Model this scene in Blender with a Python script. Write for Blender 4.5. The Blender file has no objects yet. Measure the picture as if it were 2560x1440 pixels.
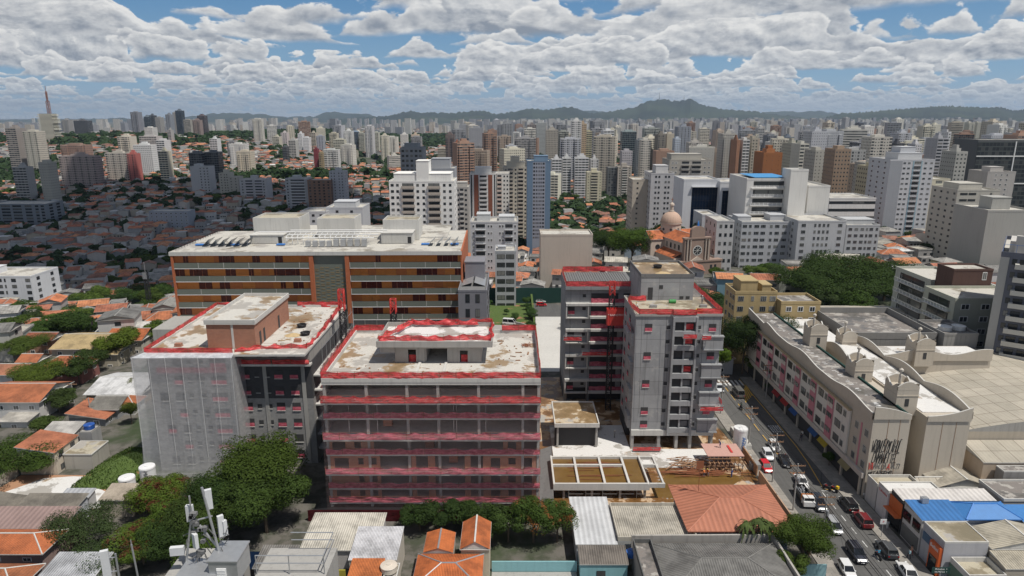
import bpy, math, random
from mathutils import Vector, Matrix
R=math.radians
sc=bpy.context.scene
# ---------------- camera, world, sun, exposure ----------------
FPX=1700.0; PITCH=R(14.2); CAMH=66.0; HAZE=4.0e-5
cam=bpy.data.cameras.new("camera"); cam.sensor_width=36; cam.lens=36*FPX/2560
cam.clip_start=1; cam.clip_end=120000
co=bpy.data.objects.new("camera",cam); sc.collection.objects.link(co)
co.location=(0,0,CAMH); co.rotation_euler=(R(90)-PITCH,0,0); sc.camera=co
sc.view_settings.view_transform='Standard'; sc.view_settings.look='None'
sc.view_settings.gamma=1; sc.view_settings.exposure=-0.16
SUND=Vector((0.40,-0.27,1.0)).normalized()
sel=math.asin(SUND.z); srot=math.atan2(SUND.x,SUND.y)
class NT:
    def __init__(s,nt): s.nt=nt; nt.nodes.clear()
    def n(s,t,ins=None,**kw):
        nd=s.nt.nodes.new(t)
        for k,v in kw.items(): setattr(nd,k,v)
        for k,v in (ins or {}).items():
            sk=nd.inputs[k]
            if isinstance(v,bpy.types.NodeSocket): s.nt.links.new(v,sk)
            elif v is not None:
                if sk.type=='RGBA' and len(v)==3: v=(*v,1)
                sk.default_value=v
        return nd
    def m(s,op,a,b=None,c=None,clamp=False):
        i={0:a}
        if b is not None:i[1]=b
        if c is not None:i[2]=c
        return s.n('ShaderNodeMath',i,operation=op,use_clamp=clamp).outputs[0]
    def vm(s,op,a,b=None):
        i={0:a}
        if b is not None:i[1]=b
        return s.n('ShaderNodeVectorMath',i,operation=op).outputs[0]
    def mix(s,f,a,b,bt='MIX'):
        nd=s.n('ShaderNodeMix',data_type='RGBA',blend_type=bt)
        for k,v in ((0,f),(6,a),(7,b)):
            if isinstance(v,bpy.types.NodeSocket): s.nt.links.new(v,nd.inputs[k])
            else:
                if k and len(v)==3: v=(*v,1)
                nd.inputs[k].default_value=v
        return nd.outputs[2]
    def mr(s,v,a,b,c=0.0,d=1.0,smooth=True):
        nd=s.n('ShaderNodeMapRange',{0:v,1:a,2:b,3:c,4:d},interpolation_type='SMOOTHSTEP' if smooth else 'LINEAR')
        return nd.outputs[0]
    def noise(s,vec,scale,detail=4,rough=.5,dim='3D'):
        return s.n('ShaderNodeTexNoise',{'Vector':vec,'Scale':scale,'Detail':detail,'Roughness':rough},noise_dimensions=dim).outputs[0]
w=bpy.data.worlds.new("World"); sc.world=w; w.use_nodes=True
t=NT(w.node_tree)
sky=t.n('ShaderNodeTexSky',sky_type='NISHITA'); sky.sun_disc=False; sky.sun_elevation=sel; sky.sun_rotation=srot
sky.altitude=800; sky.air_density=1.0; sky.dust_density=.6; sky.ozone_density=2.0
SEED=2.0
tc=t.n('ShaderNodeTexCoord').outputs['Generated']
sx=t.n('ShaderNodeSeparateXYZ',{0:tc})
el=t.m('ADD',t.m('MAXIMUM',sx.outputs[2],0.0),0.006)
az=t.m('ARCTAN2',sx.outputs[0],sx.outputs[1])
col=t.mix(t.mr(sx.outputs[2],.0,.2),(3.9,6.5,8.7),(1.25,3.5,6.9))
l2=t.m('LOGARITHM',el,2.0)
CELL=0.80; NR=5
warp=t.noise(t.n('ShaderNodeCombineXYZ',{0:az,1:t.m('MULTIPLY',l2,.30),2:4.2}).outputs[0],2.2,2,.5)
cov=t.noise(t.n('ShaderNodeCombineXYZ',{0:az,1:t.m('MULTIPLY',l2,.45),2:9.7}).outputs[0],2.9,2,.5)
# rows of cumulus: each row has a level base and a heaped top, rows shrink towards the horizon
for j in range(NR):
    r=t.m('ADD',t.m('MULTIPLY_ADD',l2,1/CELL,20+j/NR),t.m('MULTIPLY_ADD',warp,.9,-.45))
    k=t.m('FLOOR',r); f=t.m('SUBTRACT',r,k)
    sc_=t.m('POWER',2.0,t.m('MULTIPLY',t.m('SUBTRACT',20+j/NR,k),CELL))
    u=t.m('MULTIPLY',az,t.m('MULTIPLY',sc_,.62))
    kz=t.m('MULTIPLY_ADD',k,7.31,j*3.77+SEED)
    g=t.m('SUBTRACT',t.m('POWER',2.0,t.m('MULTIPLY',f,CELL)),1.0)      # true height above the base, 0 .. 0.74
    big=t.noise(t.n('ShaderNodeCombineXYZ',{0:u,1:kz}).outputs[0],0.62,3,.55,'2D')
    V3=lambda du,df: t.n('ShaderNodeCombineXYZ',{0:t.m('ADD',u,du),1:t.m('MULTIPLY_ADD',g,1.25,df),2:kz}).outputs[0]
    n1=t.noise(V3(0,0),2.5,8,.58); n2=t.noise(V3(.04,.085),2.5,5,.58)
    big=t.m('ADD',big,t.m('MULTIPLY_ADD',cov,.42,-.21)); h=t.mr(big,.39,.64,-.06,0.70,False)
    d=t.m('ADD',t.m('SUBTRACT',h,g),t.m('MULTIPLY_ADD',n1,.75,-.40))
    d=t.m('SUBTRACT',d,t.mr(f,.88,1.0,0,1))
    a=t.m('MULTIPLY',t.mr(d,0.0,.05),t.mr(g,t.m('MULTIPLY_ADD',n2,.16,-.06),t.m('MULTIPLY_ADD',n2,.22,.0)))
    rel=t.m('SUBTRACT',n1,n2)
    lit=t.m('ADD',t.m('MULTIPLY_ADD',rel,2.9,.20),t.m('MULTIPLY',t.m('DIVIDE',g,t.m('ADD',t.m('MAXIMUM',h,0.0),.18)),.80),clamp=True)
    lit=t.m('ADD',lit,t.mr(d,.16,0.0,0.0,.30),clamp=True)
    c=t.mix(lit,(3.8,4.3,5.1),(12.4,12.3,12.0))
    col=t.mix(t.m('MULTIPLY',a,.97),col,c)
# overhead: plain broken cloud seen from below
inv=t.m('DIVIDE',1.0,t.m('MAXIMUM',sx.outputs[2],.05))
pv=t.n('ShaderNodeCombineXYZ',{0:t.m('MULTIPLY',sx.outputs[0],inv),1:t.m('MULTIPLY',sx.outputs[1],inv)}).outputs[0]
n=t.noise(pv,1.1,5,.55,'2D')
over=t.mix(t.mr(n,.50,.59),sky.outputs[0],t.mix(t.mr(n,.5,.7),(9,9,9),(5.,5.4,6.)))
col=t.mix(t.mr(sx.outputs[2],.2,.3),col,over)
hz=t.mr(sx.outputs[2],0.0,0.06,0.62,0.0)
col=t.mix(hz,col,(5.4,6.9,8.3))
bg=t.n('ShaderNodeBackground',{0:col,1:0.076})
t.n('ShaderNodeOutputWorld',{0:bg.outputs[0]})
w.cycles.sampling_method='MANUAL'; w.cycles.sample_map_resolution=256
sl=bpy.data.lights.new("sun",'SUN'); sl.energy=4.8; sl.angle=R(.5); sl.color=(1,.95,.87)
so=bpy.data.objects.new("sun",sl); sc.collection.objects.link(so); so.rotation_euler=SUND.to_track_quat('Z','Y').to_euler()
# ---------------- materials ----------------
MATS={}
def newmat(name):
    m=bpy.data.materials.new(name); m.use_nodes=True; t=NT(m.node_tree); MATS[name]=m
    return m,t
def bsdf(t,col,rough=.8,metal=0.0,bump=None,bd=.02,spec=None,**kw):
    ins={'Base Color':col,'Roughness':rough,'Metallic':metal}
    if bump is not None: ins['Normal']=t.n('ShaderNodeBump',{'Height':bump,'Distance':bd}).outputs[0]
    if spec is not None: ins['Specular IOR Level']=spec
    ins.update(kw)
    b=t.n('ShaderNodeBsdfPrincipled',ins); return b.outputs[0]
def out(t,s): t.n('ShaderNodeOutputMaterial',{0:s})
def xyz(t,v):
    s=t.n('ShaderNodeSeparateXYZ',{0:v}); return s.outputs[0],s.outputs[1],s.outputs[2]
def comb(t,x,y,z=0.0): return t.n('ShaderNodeCombineXYZ',{0:x,1:y,2:z}).outputs[0]
def P_(t): return t.n('ShaderNodeNewGeometry').outputs['Position']
def ocol(t): return t.n('ShaderNodeObjectInfo').outputs['Color']
def ornd(t): return t.n('ShaderNodeObjectInfo').outputs['Random']
def uv(t): return t.n('ShaderNodeTexCoord').outputs['UV']
def scalec(t,c,f):  # colour * factor socket
    if isinstance(f,(int,float)): return t.mix(1.0,c,(f,f,f),'MULTIPLY')
    return t.mix(1.0,c,comb(t,f,f,f),'MULTIPLY')
def mk_paint(name,dirt=.17,rough=.85,col=None,fine=3.0):
    m,t=newmat(name); p=P_(t)
    c=col if col else ocol(t)
    big=t.noise(p,.13,4,.6); fn=t.noise(p,fine,3,.6)
    x,y,z=xyz(t,p); st=t.noise(comb(t,t.m('MULTIPLY',x,1.6),t.m('MULTIPLY',y,1.6),t.m('MULTIPLY',z,.12)),1.0,4,.6)
    f=t.m('ADD',t.m('MULTIPLY',t.mr(st,.46,.78),-dirt*.75),t.m('ADD',t.m('MULTIPLY_ADD',big,dirt,1.0-dirt*.35),t.m('MULTIPLY_ADD',fn,.12,-.06)))
    out(t,bsdf(t,scalec(t,c,f),rough,bump=fn,bd=.01)); return m
mk_paint('paint'); mk_paint('paint_clean',.07); mk_paint('dirty',.5)
mk_paint('concrete',.3,.9,(.33,.32,.30)); mk_paint('concrete_light',.25,.9,(.52,.51,.48)); mk_paint('concrete_dark',.3,.9,(.16,.16,.16))
def mk_flat(name,col,rough=.6,metal=0.0,**kw):
    m,t=newmat(name); n=t.noise(P_(t),1.7,3,.6)
    out(t,bsdf(t,scalec(t,col if col else ocol(t),t.m('MULTIPLY_ADD',n,.3,.85)),rough,metal,spec=.15 if name=='glass_blue' else None,**kw)); return m
mk_flat('metal',(.45,.46,.47),.45,.6); mk_flat('white',(.78,.78,.77),.5); mk_flat('black',(.02,.02,.022),.5)
mk_flat('redmetal',(.55,.05,.04),.5); mk_flat('rust',(.25,.09,.04),.8); mk_flat('wood',(.28,.16,.09),.85)
mk_flat('tint',None,.55); mk_flat('rubber',(.025,.025,.027),.8); mk_flat('plastic',None,.35)
mk_flat('skin',(.35,.2,.14),.6); mk_flat('cloth',None,.9)
mk_flat('bluetarp',(.05,.2,.55),.4)
def mk_glass(name,col,r=.12):
    m,t=newmat(name); rn=ornd(t)
    c=t.mix(t.mr(rn,.6,.95,0,.55),col,(.30,.30,.28))
    out(t,bsdf(t,c,r,0,spec=.6)); return m
mk_glass('glass',(.03,.035,.04)); mk_flat('glass_blue',(.006,.014,.034),.12); mk_flat('carglass',(.012,.014,.016),.06)
m,t=newmat('carpaint'); out(t,bsdf(t,ocol(t),.28,.0,**{'Coat Weight':.7,'Coat Roughness':.05}))
m,t=newmat('lamp_white'); out(t,bsdf(t,(.8,.8,.78),.15))
m,t=newmat('lamp_red'); out(t,bsdf(t,(.45,.01,.01),.2))
# near-black paint for the shade inside: interior seen through an unfinished opening
mk_flat('shaded_interior',(.045,.045,.047),.9)
# tiles / corrugated, in UV metres (v runs up the slope)
def mk_tile(name,pu,pv,depth,dirt,rough=.8,col=None,white=0.0):
    m,t=newmat(name); u,v,_=xyz(t,uv(t)); p=P_(t)
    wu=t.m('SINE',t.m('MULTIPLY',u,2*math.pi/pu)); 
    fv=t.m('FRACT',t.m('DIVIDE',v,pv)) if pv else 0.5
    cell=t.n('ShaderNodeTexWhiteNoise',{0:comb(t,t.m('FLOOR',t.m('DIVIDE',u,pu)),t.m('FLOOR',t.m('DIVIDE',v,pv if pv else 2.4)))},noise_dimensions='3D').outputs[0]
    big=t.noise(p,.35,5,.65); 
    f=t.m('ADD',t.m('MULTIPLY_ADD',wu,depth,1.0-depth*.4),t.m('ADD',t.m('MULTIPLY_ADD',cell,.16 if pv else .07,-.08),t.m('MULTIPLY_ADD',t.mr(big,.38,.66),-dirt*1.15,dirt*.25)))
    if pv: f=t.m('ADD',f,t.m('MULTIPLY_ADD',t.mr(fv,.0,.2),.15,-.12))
    c=scalec(t,col if col else ocol(t),f)
    if white: c=t.mix(t.mr(t.noise(p,.8,5,.7),.58,.66),c,(.55,.55,.53))
    out(t,bsdf(t,c,rough,bump=wu,bd=.03)); return m
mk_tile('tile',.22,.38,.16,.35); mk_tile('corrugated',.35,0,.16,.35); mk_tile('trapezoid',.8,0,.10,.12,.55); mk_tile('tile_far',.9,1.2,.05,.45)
def mk_brick(name,c1,c2,mort,dirt=.2,sc=1.0):
    m,t=newmat(name)
    b=t.n('ShaderNodeTexBrick',{'Vector':uv(t),'Color1':c1,'Color2':c2,'Mortar':mort,'Scale':1.0,'Mortar Size':.025*sc,'Brick Width':.4*sc,'Row Height':.2*sc})
    n=t.noise(P_(t),.5,5,.65)
    out(t,bsdf(t,scalec(t,b.outputs[0],t.m('MULTIPLY_ADD',n,dirt*2,1-dirt)),.9,bump=b.outputs[1],bd=-.02)); return m
mk_brick('brick',(.42,.17,.09),(.34,.13,.07),(.33,.24,.2)); mk_brick('block',(.27,.265,.26),(.20,.20,.198),(.36,.35,.34),.3)
mk_brick('block_shaded',(.055,.055,.06),(.04,.04,.045),(.08,.08,.085),.3)  # block colour darkened to stand for the building's own shadow
# screeded roof slab: pale cement, damp brown pools, grey patches
def mk_slab(name,wet=.5,base=(.53,.51,.465),pool=(.30,.21,.12),sc=.12):
    m,t=newmat(name); p=P_(t)
    n=t.noise(p,sc,9,.68); n2=t.noise(t.vm('ADD',p,(31,7,3)),sc*1.4,9,.66); fn=t.noise(p,2.5,5,.7)
    c=scalec(t,base,t.m('MULTIPLY_ADD',fn,.35,.82))
    c=t.mix(t.mr(n2,.52,.56),c,(.36,.34,.31))
    c=t.mix(t.mr(n,wet,wet+.035),c,t.mix(t.mr(n,wet+.04,wet+.14),pool,(pool[0]*.75,pool[1]*.75,pool[2]*.7)))
    c=t.mix(t.mr(t.noise(p,5.5,2,.5),.70,.74),c,(.2,.12,.09))
    r=t.mr(n,wet,wet+.05,.9,.35)
    out(t,bsdf(t,c,r)); return m
mk_slab('slab',.53); mk_slab('slab_white',.60,(.64,.63,.61),(.36,.28,.2),.09); mk_slab('slab_brown',.42,(.50,.42,.30),(.28,.19,.10),.2)
mk_slab('slab_tan',.5,(.42,.38,.29),(.27,.23,.16),.15); mk_slab('mud',.47,(.50,.36,.23),(.20,.10,.035),.22); mk_slab('roof_pale',.55,(.50,.48,.43),(.30,.27,.22),.1)
# ponded brown water
m,t=newmat('muddy_water'); n=t.noise(P_(t),.4,4,.6); out(t,bsdf(t,t.mix(n,(.10,.055,.015),(.22,.13,.04)),.12))
m,t=newmat('water'); out(t,bsdf(t,(.02,.06,.08),.05))
# ground
m,t=newmat('ground'); p=P_(t); n=t.noise(p,.02,6,.65); n2=t.noise(p,.3,5,.65); n3=t.noise(p,.004,4,.6)
c=t.mix(t.mr(n2,.42,.6),(.13,.12,.105),(.06,.062,.045)); c=t.mix(t.mr(n,.5,.6),c,(.035,.055,.02))
dst=t.n('ShaderNodeVectorMath',{0:p},operation='LENGTH').outputs[1]
far=t.mr(dst,900,2600); cf=t.mix(t.mr(n3,.45,.55),(.16,.14,.125),(.03,.048,.022))
c=t.mix(far,c,cf); out(t,bsdf(t,c,.95,bump=n2,bd=.1))
m,t=newmat('asphalt'); p=P_(t); n=t.noise(p,.5,6,.7); x,y,z=xyz(t,p)
st=t.noise(comb(t,t.m('MULTIPLY',x,1.3),t.m('MULTIPLY',y,.06)),1.0,4,.6,'2D')
c=t.mix(n,(.072,.071,.069),(.12,.118,.113)); c=scalec(t,c,t.m('MULTIPLY_ADD',st,.6,.7))
cr=t.n('ShaderNodeTexVoronoi',{'Vector':p,'Scale':.12},feature='DISTANCE_TO_EDGE').outputs[0]
c=t.mix(t.mr(cr,.0,.012,.6,0),c,(.03,.03,.03)); out(t,bsdf(t,c,.9,bump=t.noise(p,12,3,.7),bd=.01))
m,t=newmat('sidewalk'); p=P_(t)
b=t.n('ShaderNodeTexBrick',{'Vector':p,'Color1':(.32,.295,.26),'Color2':(.26,.245,.22),'Mortar':(.15,.14,.13),'Scale':1.0,'Mortar Size':.02,'Brick Width':1.2,'Row Height':1.2})
n=t.noise(p,.45,6,.7); out(t,bsdf(t,scalec(t,b.outputs[0],t.m('MULTIPLY_ADD',n,.9,.5)),.9))
m,t=newmat('grass'); p=P_(t); n=t.noise(p,1.1,6,.75); n2=t.noise(p,.2,4,.6)
c=t.mix(n,(.03,.07,.012),(.12,.17,.035)); c=t.mix(t.mr(n2,.6,.68),c,(.30,.15,.08)); out(t,bsdf(t,c,.95,bump=n,bd=.3))
m,t=newmat('dirt'); p=P_(t); n=t.noise(p,.5,6,.7); out(t,bsdf(t,t.mix(n,(.30,.14,.07),(.44,.27,.17)),.95,bump=n,bd=.1))
m,t=newmat('roadpaint_white'); n=t.noise(P_(t),3,5,.7); out(t,bsdf(t,t.mix(t.mr(n,.5,.62),(.68,.68,.66),(.25,.25,.24)),.7))
m,t=newmat('roadpaint_yellow'); n=t.noise(P_(t),3,5,.7); out(t,bsdf(t,t.mix(t.mr(n,.55,.66),(.62,.37,.05),(.3,.22,.1)),.7))
# safety nets: woven plastic, partly see-through, tone and opacity varied by noise
def mk_net(name,c1,c2,alpha,trans=.35,ws=9.0,va=.7):
    m,t=newmat(name); p=P_(t); x,y,z=xyz(t,p)
    n=t.noise(comb(t,t.m('MULTIPLY',x,.8),t.m('MULTIPLY',y,.8),t.m('MULTIPLY',z,1.6)),1.3,4,.6)
    line=t.m('SINE',t.m('MULTIPLY',t.m('ADD',z,t.m('MULTIPLY',n,.5)),ws*2))
    a=t.m('ADD',t.m('MULTIPLY_ADD',n,va,alpha-va/2),t.m('MULTIPLY',line,.07*va/.7),clamp=True)
    c=t.mix(t.mr(n,.35,.68),c1,c2)
    d=t.n('ShaderNodeBsdfPrincipled',{'Base Color':c,'Roughness':.5}).outputs[0]
    tl=t.n('ShaderNodeBsdfTranslucent',{0:c}).outputs[0]
    s=t.n('ShaderNodeMixShader',{0:trans,1:d,2:tl}).outputs[0]
    tr=t.n('ShaderNodeBsdfTransparent').outputs[0]
    out(t,t.n('ShaderNodeMixShader',{0:a,1:tr,2:s}).outputs[0]); return m
mk_flat('plypink',(.50,.30,.25),.8); mk_flat('tan_strip',(.3,.2,.08),.8)
mk_net('net_red',(.66,.035,.045),(.86,.12,.12),.95); mk_net('net_pink',(.64,.10,.16),(.84,.24,.30),.90)
mk_net('net_white',(.66,.66,.68),(.72,.72,.74),.41,.3,2.0,.14); mk_net('net_thin',(.40,.30,.30),(.46,.34,.34),.11,.3,3.0,.2); mk_net('net_dark',(.07,.006,.01),(.12,.012,.018),.99)
mk_net('plastic_film',(.6,.62,.66),(.7,.72,.75),.85,.2,1.0)
m,t=newmat('mesh_fence'); 
out(t,t.n('ShaderNodeMixShader',{0:.35,1:t.n('ShaderNodeBsdfTransparent').outputs[0],2:bsdf(t,(.4,.4,.4),.5)}).outputs[0])
m,t=newmat('green_fence'); n=t.noise(P_(t),.6,4,.6); out(t,bsdf(t,t.mix(n,(.006,.035,.028),(.01,.055,.045)),.8))
# foliage: tint from the object's colour, varied per clump
def mk_leaf(name,second=None):
    m,t=newmat(name); p=P_(t); n=t.noise(p,.55,3,.6); n2=t.noise(p,4.0,2,.6)
    c=scalec(t,ocol(t),t.m('ADD',t.m('MULTIPLY_ADD',n,1.5,.25),t.m('MULTIPLY_ADD',n2,.7,-.35)))
    if second: c=t.mix(t.mr(t.noise(p,.45,3,.65),.50 if 'red' in name else .56,.57 if 'red' in name else .62),c,second)
    c=scalec(t,c,1.15); d=bsdf(t,c,.75,spec=.15); tl=t.n('ShaderNodeBsdfTranslucent',{0:scalec(t,c,1.3)}).outputs[0]
    out(t,t.n('ShaderNodeMixShader',{0:.25,1:d,2:tl}).outputs[0]); return m
mk_leaf('leaf'); mk_leaf('leaf_red',(.10,.035,.018)); mk_leaf('leaf_orange',(.22,.09,.03))
mk_flat('bark',(.12,.09,.065),.95)
# facades in UV cells: one cell is one window bay by one storey
def mk_fac(name,boxes,glass=(.035,.04,.045),mod=1,band=None,frame=None,curt=.35,rough=.2):
    m,t=newmat(name); u,v,_=xyz(t,uv(t)); p=P_(t)
    fu=t.m('FRACT',u); fv=t.m('FRACT',v); cu=t.m('FLOOR',u); cv=t.m('FLOOR',v)
    md=t.m('FLOORED_MODULO',cu,float(mod)) if mod>1 else 0.0
    def rng(x,a,b): return t.m('MULTIPLY',t.m('GREATER_THAN',x,a),t.m('LESS_THAN',x,b))
    mask=None
    for k,(a,b,c_,d_) in boxes:
        w_=t.m('MULTIPLY',rng(fu,a,b),rng(fv,c_,d_))
        if mod>1: w_=t.m('MULTIPLY',w_,rng(md,k-.5,k+.5))
        mask=w_ if mask is None else t.m('MAXIMUM',mask,w_)
    rnd=t.n('ShaderNodeTexWhiteNoise',{0:comb(t,cu,cv,t.m('MULTIPLY',ornd(t),50.0))},noise_dimensions='3D').outputs[0]
    g=t.mix(t.mr(rnd,.55,1.0,0,curt),glass,(.35,.34,.31))
    big=t.noise(p,.09,4,.6); x,y,z=xyz(t,p)
    st=t.noise(comb(t,t.m('MULTIPLY',x,.9),t.m('MULTIPLY',y,.9),t.m('MULTIPLY',z,.05)),1.0,3,.6)
    w=scalec(t,ocol(t),t.m('ADD',t.m('MULTIPLY_ADD',big,.3,.82),t.m('MULTIPLY_ADD',st,-.2,.1)))
    if band: 
        bm=rng(fv,band[0],band[1])
        w=t.mix(bm,w,scalec(t,w,band[2]) if not isinstance(band[2],tuple) else band[2])
    c=t.mix(mask,w,g); r=t.m('MULTIPLY_ADD',mask,rough-.85,.85)
    out(t,bsdf(t,c,r)); return m
mk_fac('fac_punch',[(0,(.28,.72,.32,.72))]); mk_fac('fac_small',[(0,(.36,.64,.42,.72))])
mk_fac('fac_balc',[(0,(.06,.94,.40,.93))],mod=1,band=(0,.38,1.08),curt=.5)  # dark bands paint the shade of balcony recesses in the glass tone
mk_fac('fac_mix',[(0,(.08,.99,.38,.92)),(1,(.3,.7,.38,.74)),(2,(.3,.7,.38,.74))],mod=3)
mk_fac('fac_vert',[(0,(.2,.8,.25,.85)),(1,(.38,.62,.4,.7))],mod=2)
mk_fac('fac_strip',[(0,(.0,1.0,.3,.72))],curt=.6); mk_fac('fac_glass',[(0,(.03,.97,.05,.93))],glass=(.012,.02,.03),curt=.12,rough=.08)
mk_fac('fac_dark',[(0,(.05,.95,.12,.86))],glass=(.02,.024,.03),curt=.15); mk_fac('fac_blank',[(0,(.46,.54,.45,.6))])
# ---------------- placing and tagging ----------------
cP,sP=math.cos(PITCH),math.sin(PITCH)
def G(px,py,z=0.0):
    vx=(px-1280)/FPX; v=(720-py)/FPX; ry=cP+v*sP; rz=-sP+v*cP; k=(z-CAMH)/rz
    return vx*k,ry*k
def V(px,py,Y):
    vx=(px-1280)/FPX; v=(720-py)/FPX; ry=cP+v*sP; rz=-sP+v*cP; k=Y/ry
    return vx*k,CAMH+rz*k
def S(x,a,b):
    k=min(1,max(0,(x-a)/(b-a))); return k*k*(3-2*k)
def T(x,y):
    k=S(x,20,80); z=-25*S(y,185+90*k,460+160*k)
    z+=-12*S(-x,60,150)*S(y,150,300)*(1-S(y,500,950))
    z+=32*S(-x,150,700)*S(y,800,1700)*(1-S(y,2200,3200))
    z+=6*math.sin(x*.009+1)*math.sin(y*.006)*S(y,350,700)*(1-S(y,2500,5000))
    return z
def GT(px,py):
    vx=(px-1280)/FPX; v=(720-py)/FPX; ry=cP+v*sP; rz=-sP+v*cP
    lo,k=0,40.0
    while k<20000:
        if CAMH+rz*k<T(vx*k,ry*k): break
        lo=k; k*=1.01
    for _ in range(12):
        m=(lo+k)/2
        if CAMH+rz*m<T(vx*m,ry*m): k=m
        else: lo=m
    return vx*k,ry*k,T(vx*k,ry*k)
COL=sc.collection.objects
def tag(o,label=None,cat=None,group=None,kind=None):
    if label:o['label']=label
    if cat:o['category']=cat
    if group:o['group']=group
    if kind:o['kind']=kind
    return o
def empty(name,loc,rz=0.0):
    o=bpy.data.objects.new(name,None); o.location=loc; o.rotation_euler=(0,0,rz); o.empty_display_size=1; COL.link(o); return o
def thing(name,label,cat,loc,rz=0.0,group=None): return tag(empty(name,loc,rz),label,cat,group)
class MB:
    def __init__(s): s.v=[];s.f=[];s.m=[];s.uv=[]
    def poly(s,pts,m=0,uvs=None):
        i=len(s.v); s.v+=[tuple(p) for p in pts]; s.f.append(tuple(range(i,i+len(pts)))); s.m.append(m)
        if uvs is None:
            a=Vector(pts[0]);n=Vector((0,0,0))
            for j in range(1,len(pts)-1): n+=(Vector(pts[j])-a).cross(Vector(pts[j+1])-a)
            if n.length<1e-9: n=Vector((0,0,1))
            n.normalize()
            if abs(n.z)>.98: t_=Vector((1,0,0)); b=Vector((0,1,0))
            else:
                t_=Vector((-n.y,n.x,0)).normalized(); b=n.cross(t_)
            uvs=[(Vector(p).dot(t_),Vector(p).dot(b)) for p in pts]
        s.uv+=uvs
    def box(s,x0,x1,y0,y1,z0,z1,m=0,mt=None,mb=True,cells=None,mside=None):
        mt=m if mt is None else mt
        A=[(x0,y0),(x1,y0),(x1,y1),(x0,y1)]
        for i in range(4):
            a,b=A[i],A[(i+1)%4]; mm=m if mside is None else mside[i]
            uvs=None
            if cells:
                L=math.hypot(b[0]-a[0],b[1]-a[1]); n=max(1,round(L/cells[0])); k=max(1,round((z1-z0)/cells[1]))
                uvs=[(0,0),(n,0),(n,k),(0,k)]
            s.poly([(*a,z0),(*b,z0),(*b,z1),(*a,z1)],mm,uvs)
        s.poly([(x0,y0,z1),(x1,y0,z1),(x1,y1,z1),(x0,y1,z1)],mt)
        if mb: s.poly([(x0,y1,z0),(x1,y1,z0),(x1,y0,z0),(x0,y0,z0)],m)
    def prism(s,pts,z0,z1,m=0,mt=None,cap=True):
        n=len(pts)
        for i in range(n):
            a,b=pts[i],pts[(i+1)%n]; s.poly([(*a,z0),(*b,z0),(*b,z1),(*a,z1)],m)
        if cap: s.poly([(*p,z1) for p in pts],m if mt is None else mt); s.poly([(*p,z0) for p in reversed(pts)],m)
    def parapet(s,x0,x1,y0,y1,z0,z1,th,m=0,mt=None):
        mt=m if mt is None else mt
        s.box(x0,x1,y0,y0+th,z0,z1,m,mt); s.box(x0,x1,y1-th,y1,z0,z1,m,mt)
        s.box(x0,x0+th,y0+th,y1-th,z0,z1,m,mt); s.box(x1-th,x1,y0+th,y1-th,z0,z1,m,mt)
    def tube(s,p,q,r,r2=None,n=8,m=0,cap=True):
        p,q=Vector(p),Vector(q); d=(q-p); r2=r if r2 is None else r2
        if d.length<1e-6: return
        a=d.orthogonal().normalized(); b=d.normalized().cross(a)
        c=[(math.cos(2*math.pi*i/n),math.sin(2*math.pi*i/n)) for i in range(n)]
        A=[p+(a*x+b*y)*r for x,y in c]; B=[q+(a*x+b*y)*r2 for x,y in c]
        for i in range(n):
            j=(i+1)%n; s.poly([A[i],A[j],B[j],B[i]],m,[(i/n,0),((i+1)/n,0),((i+1)/n,d.length),(i/n,d.length)])
        if cap: s.poly(list(reversed(A)),m); s.poly(B,m)
    def lathe(s,cx,cy,prof,n=20,m=0):
        for i in range(n):
            a0,a1=2*math.pi*i/n,2*math.pi*(i+1)/n
            for (r0,z0),(r1,z1) in zip(prof,prof[1:]):
                P=[(cx+r0*math.cos(a0),cy+r0*math.sin(a0),z0),(cx+r0*math.cos(a1),cy+r0*math.sin(a1),z0),(cx+r1*math.cos(a1),cy+r1*math.sin(a1),z1),(cx+r1*math.cos(a0),cy+r1*math.sin(a0),z1)]
                if r1<1e-6: P=P[:3]
                elif r0<1e-6: P=[P[0],P[2],P[3]]
                s.poly(P,m)
    def build(s,name,mats,parent=None,loc=None,rz=0.0,color=None,smooth=False):
        me=bpy.data.meshes.new(name); me.from_pydata(s.v,[],s.f)
        ms=mats if isinstance(mats,(list,tuple)) else [mats]
        for x in ms: me.materials.append(MATS[x])
        if len(ms)>1: me.polygons.foreach_set('material_index',s.m)
        l=me.uv_layers.new(name='UVMap'); l.data.foreach_set('uv',[c for p in s.uv for c in p])
        if smooth: me.polygons.foreach_set('use_smooth',[True]*len(s.f))
        me.update()
        return place(name,me,parent,loc,rz,color)
def place(name,me,parent=None,loc=None,rz=0.0,color=None,scale=None):
    o=bpy.data.objects.new(name,me); COL.link(o); o.parent=parent
    if loc is not None:o.location=loc
    if rz:o.rotation_euler=(0,0,rz)
    if color is not None:o.color=(*color[:3],1)
    if scale is not None:o.scale=scale
    return o
def copy_tree(o,parent=None):
    c=o.copy(); COL.link(c); c.parent=parent
    for ch in o.children: copy_tree(ch,c)
    return c
def hide_proto(o): bpy.data.objects.remove(o)
def mesh_of(mb,name,mats):
    o=mb.build(name,mats); me=o.data; bpy.data.objects.remove(o); return me
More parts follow.
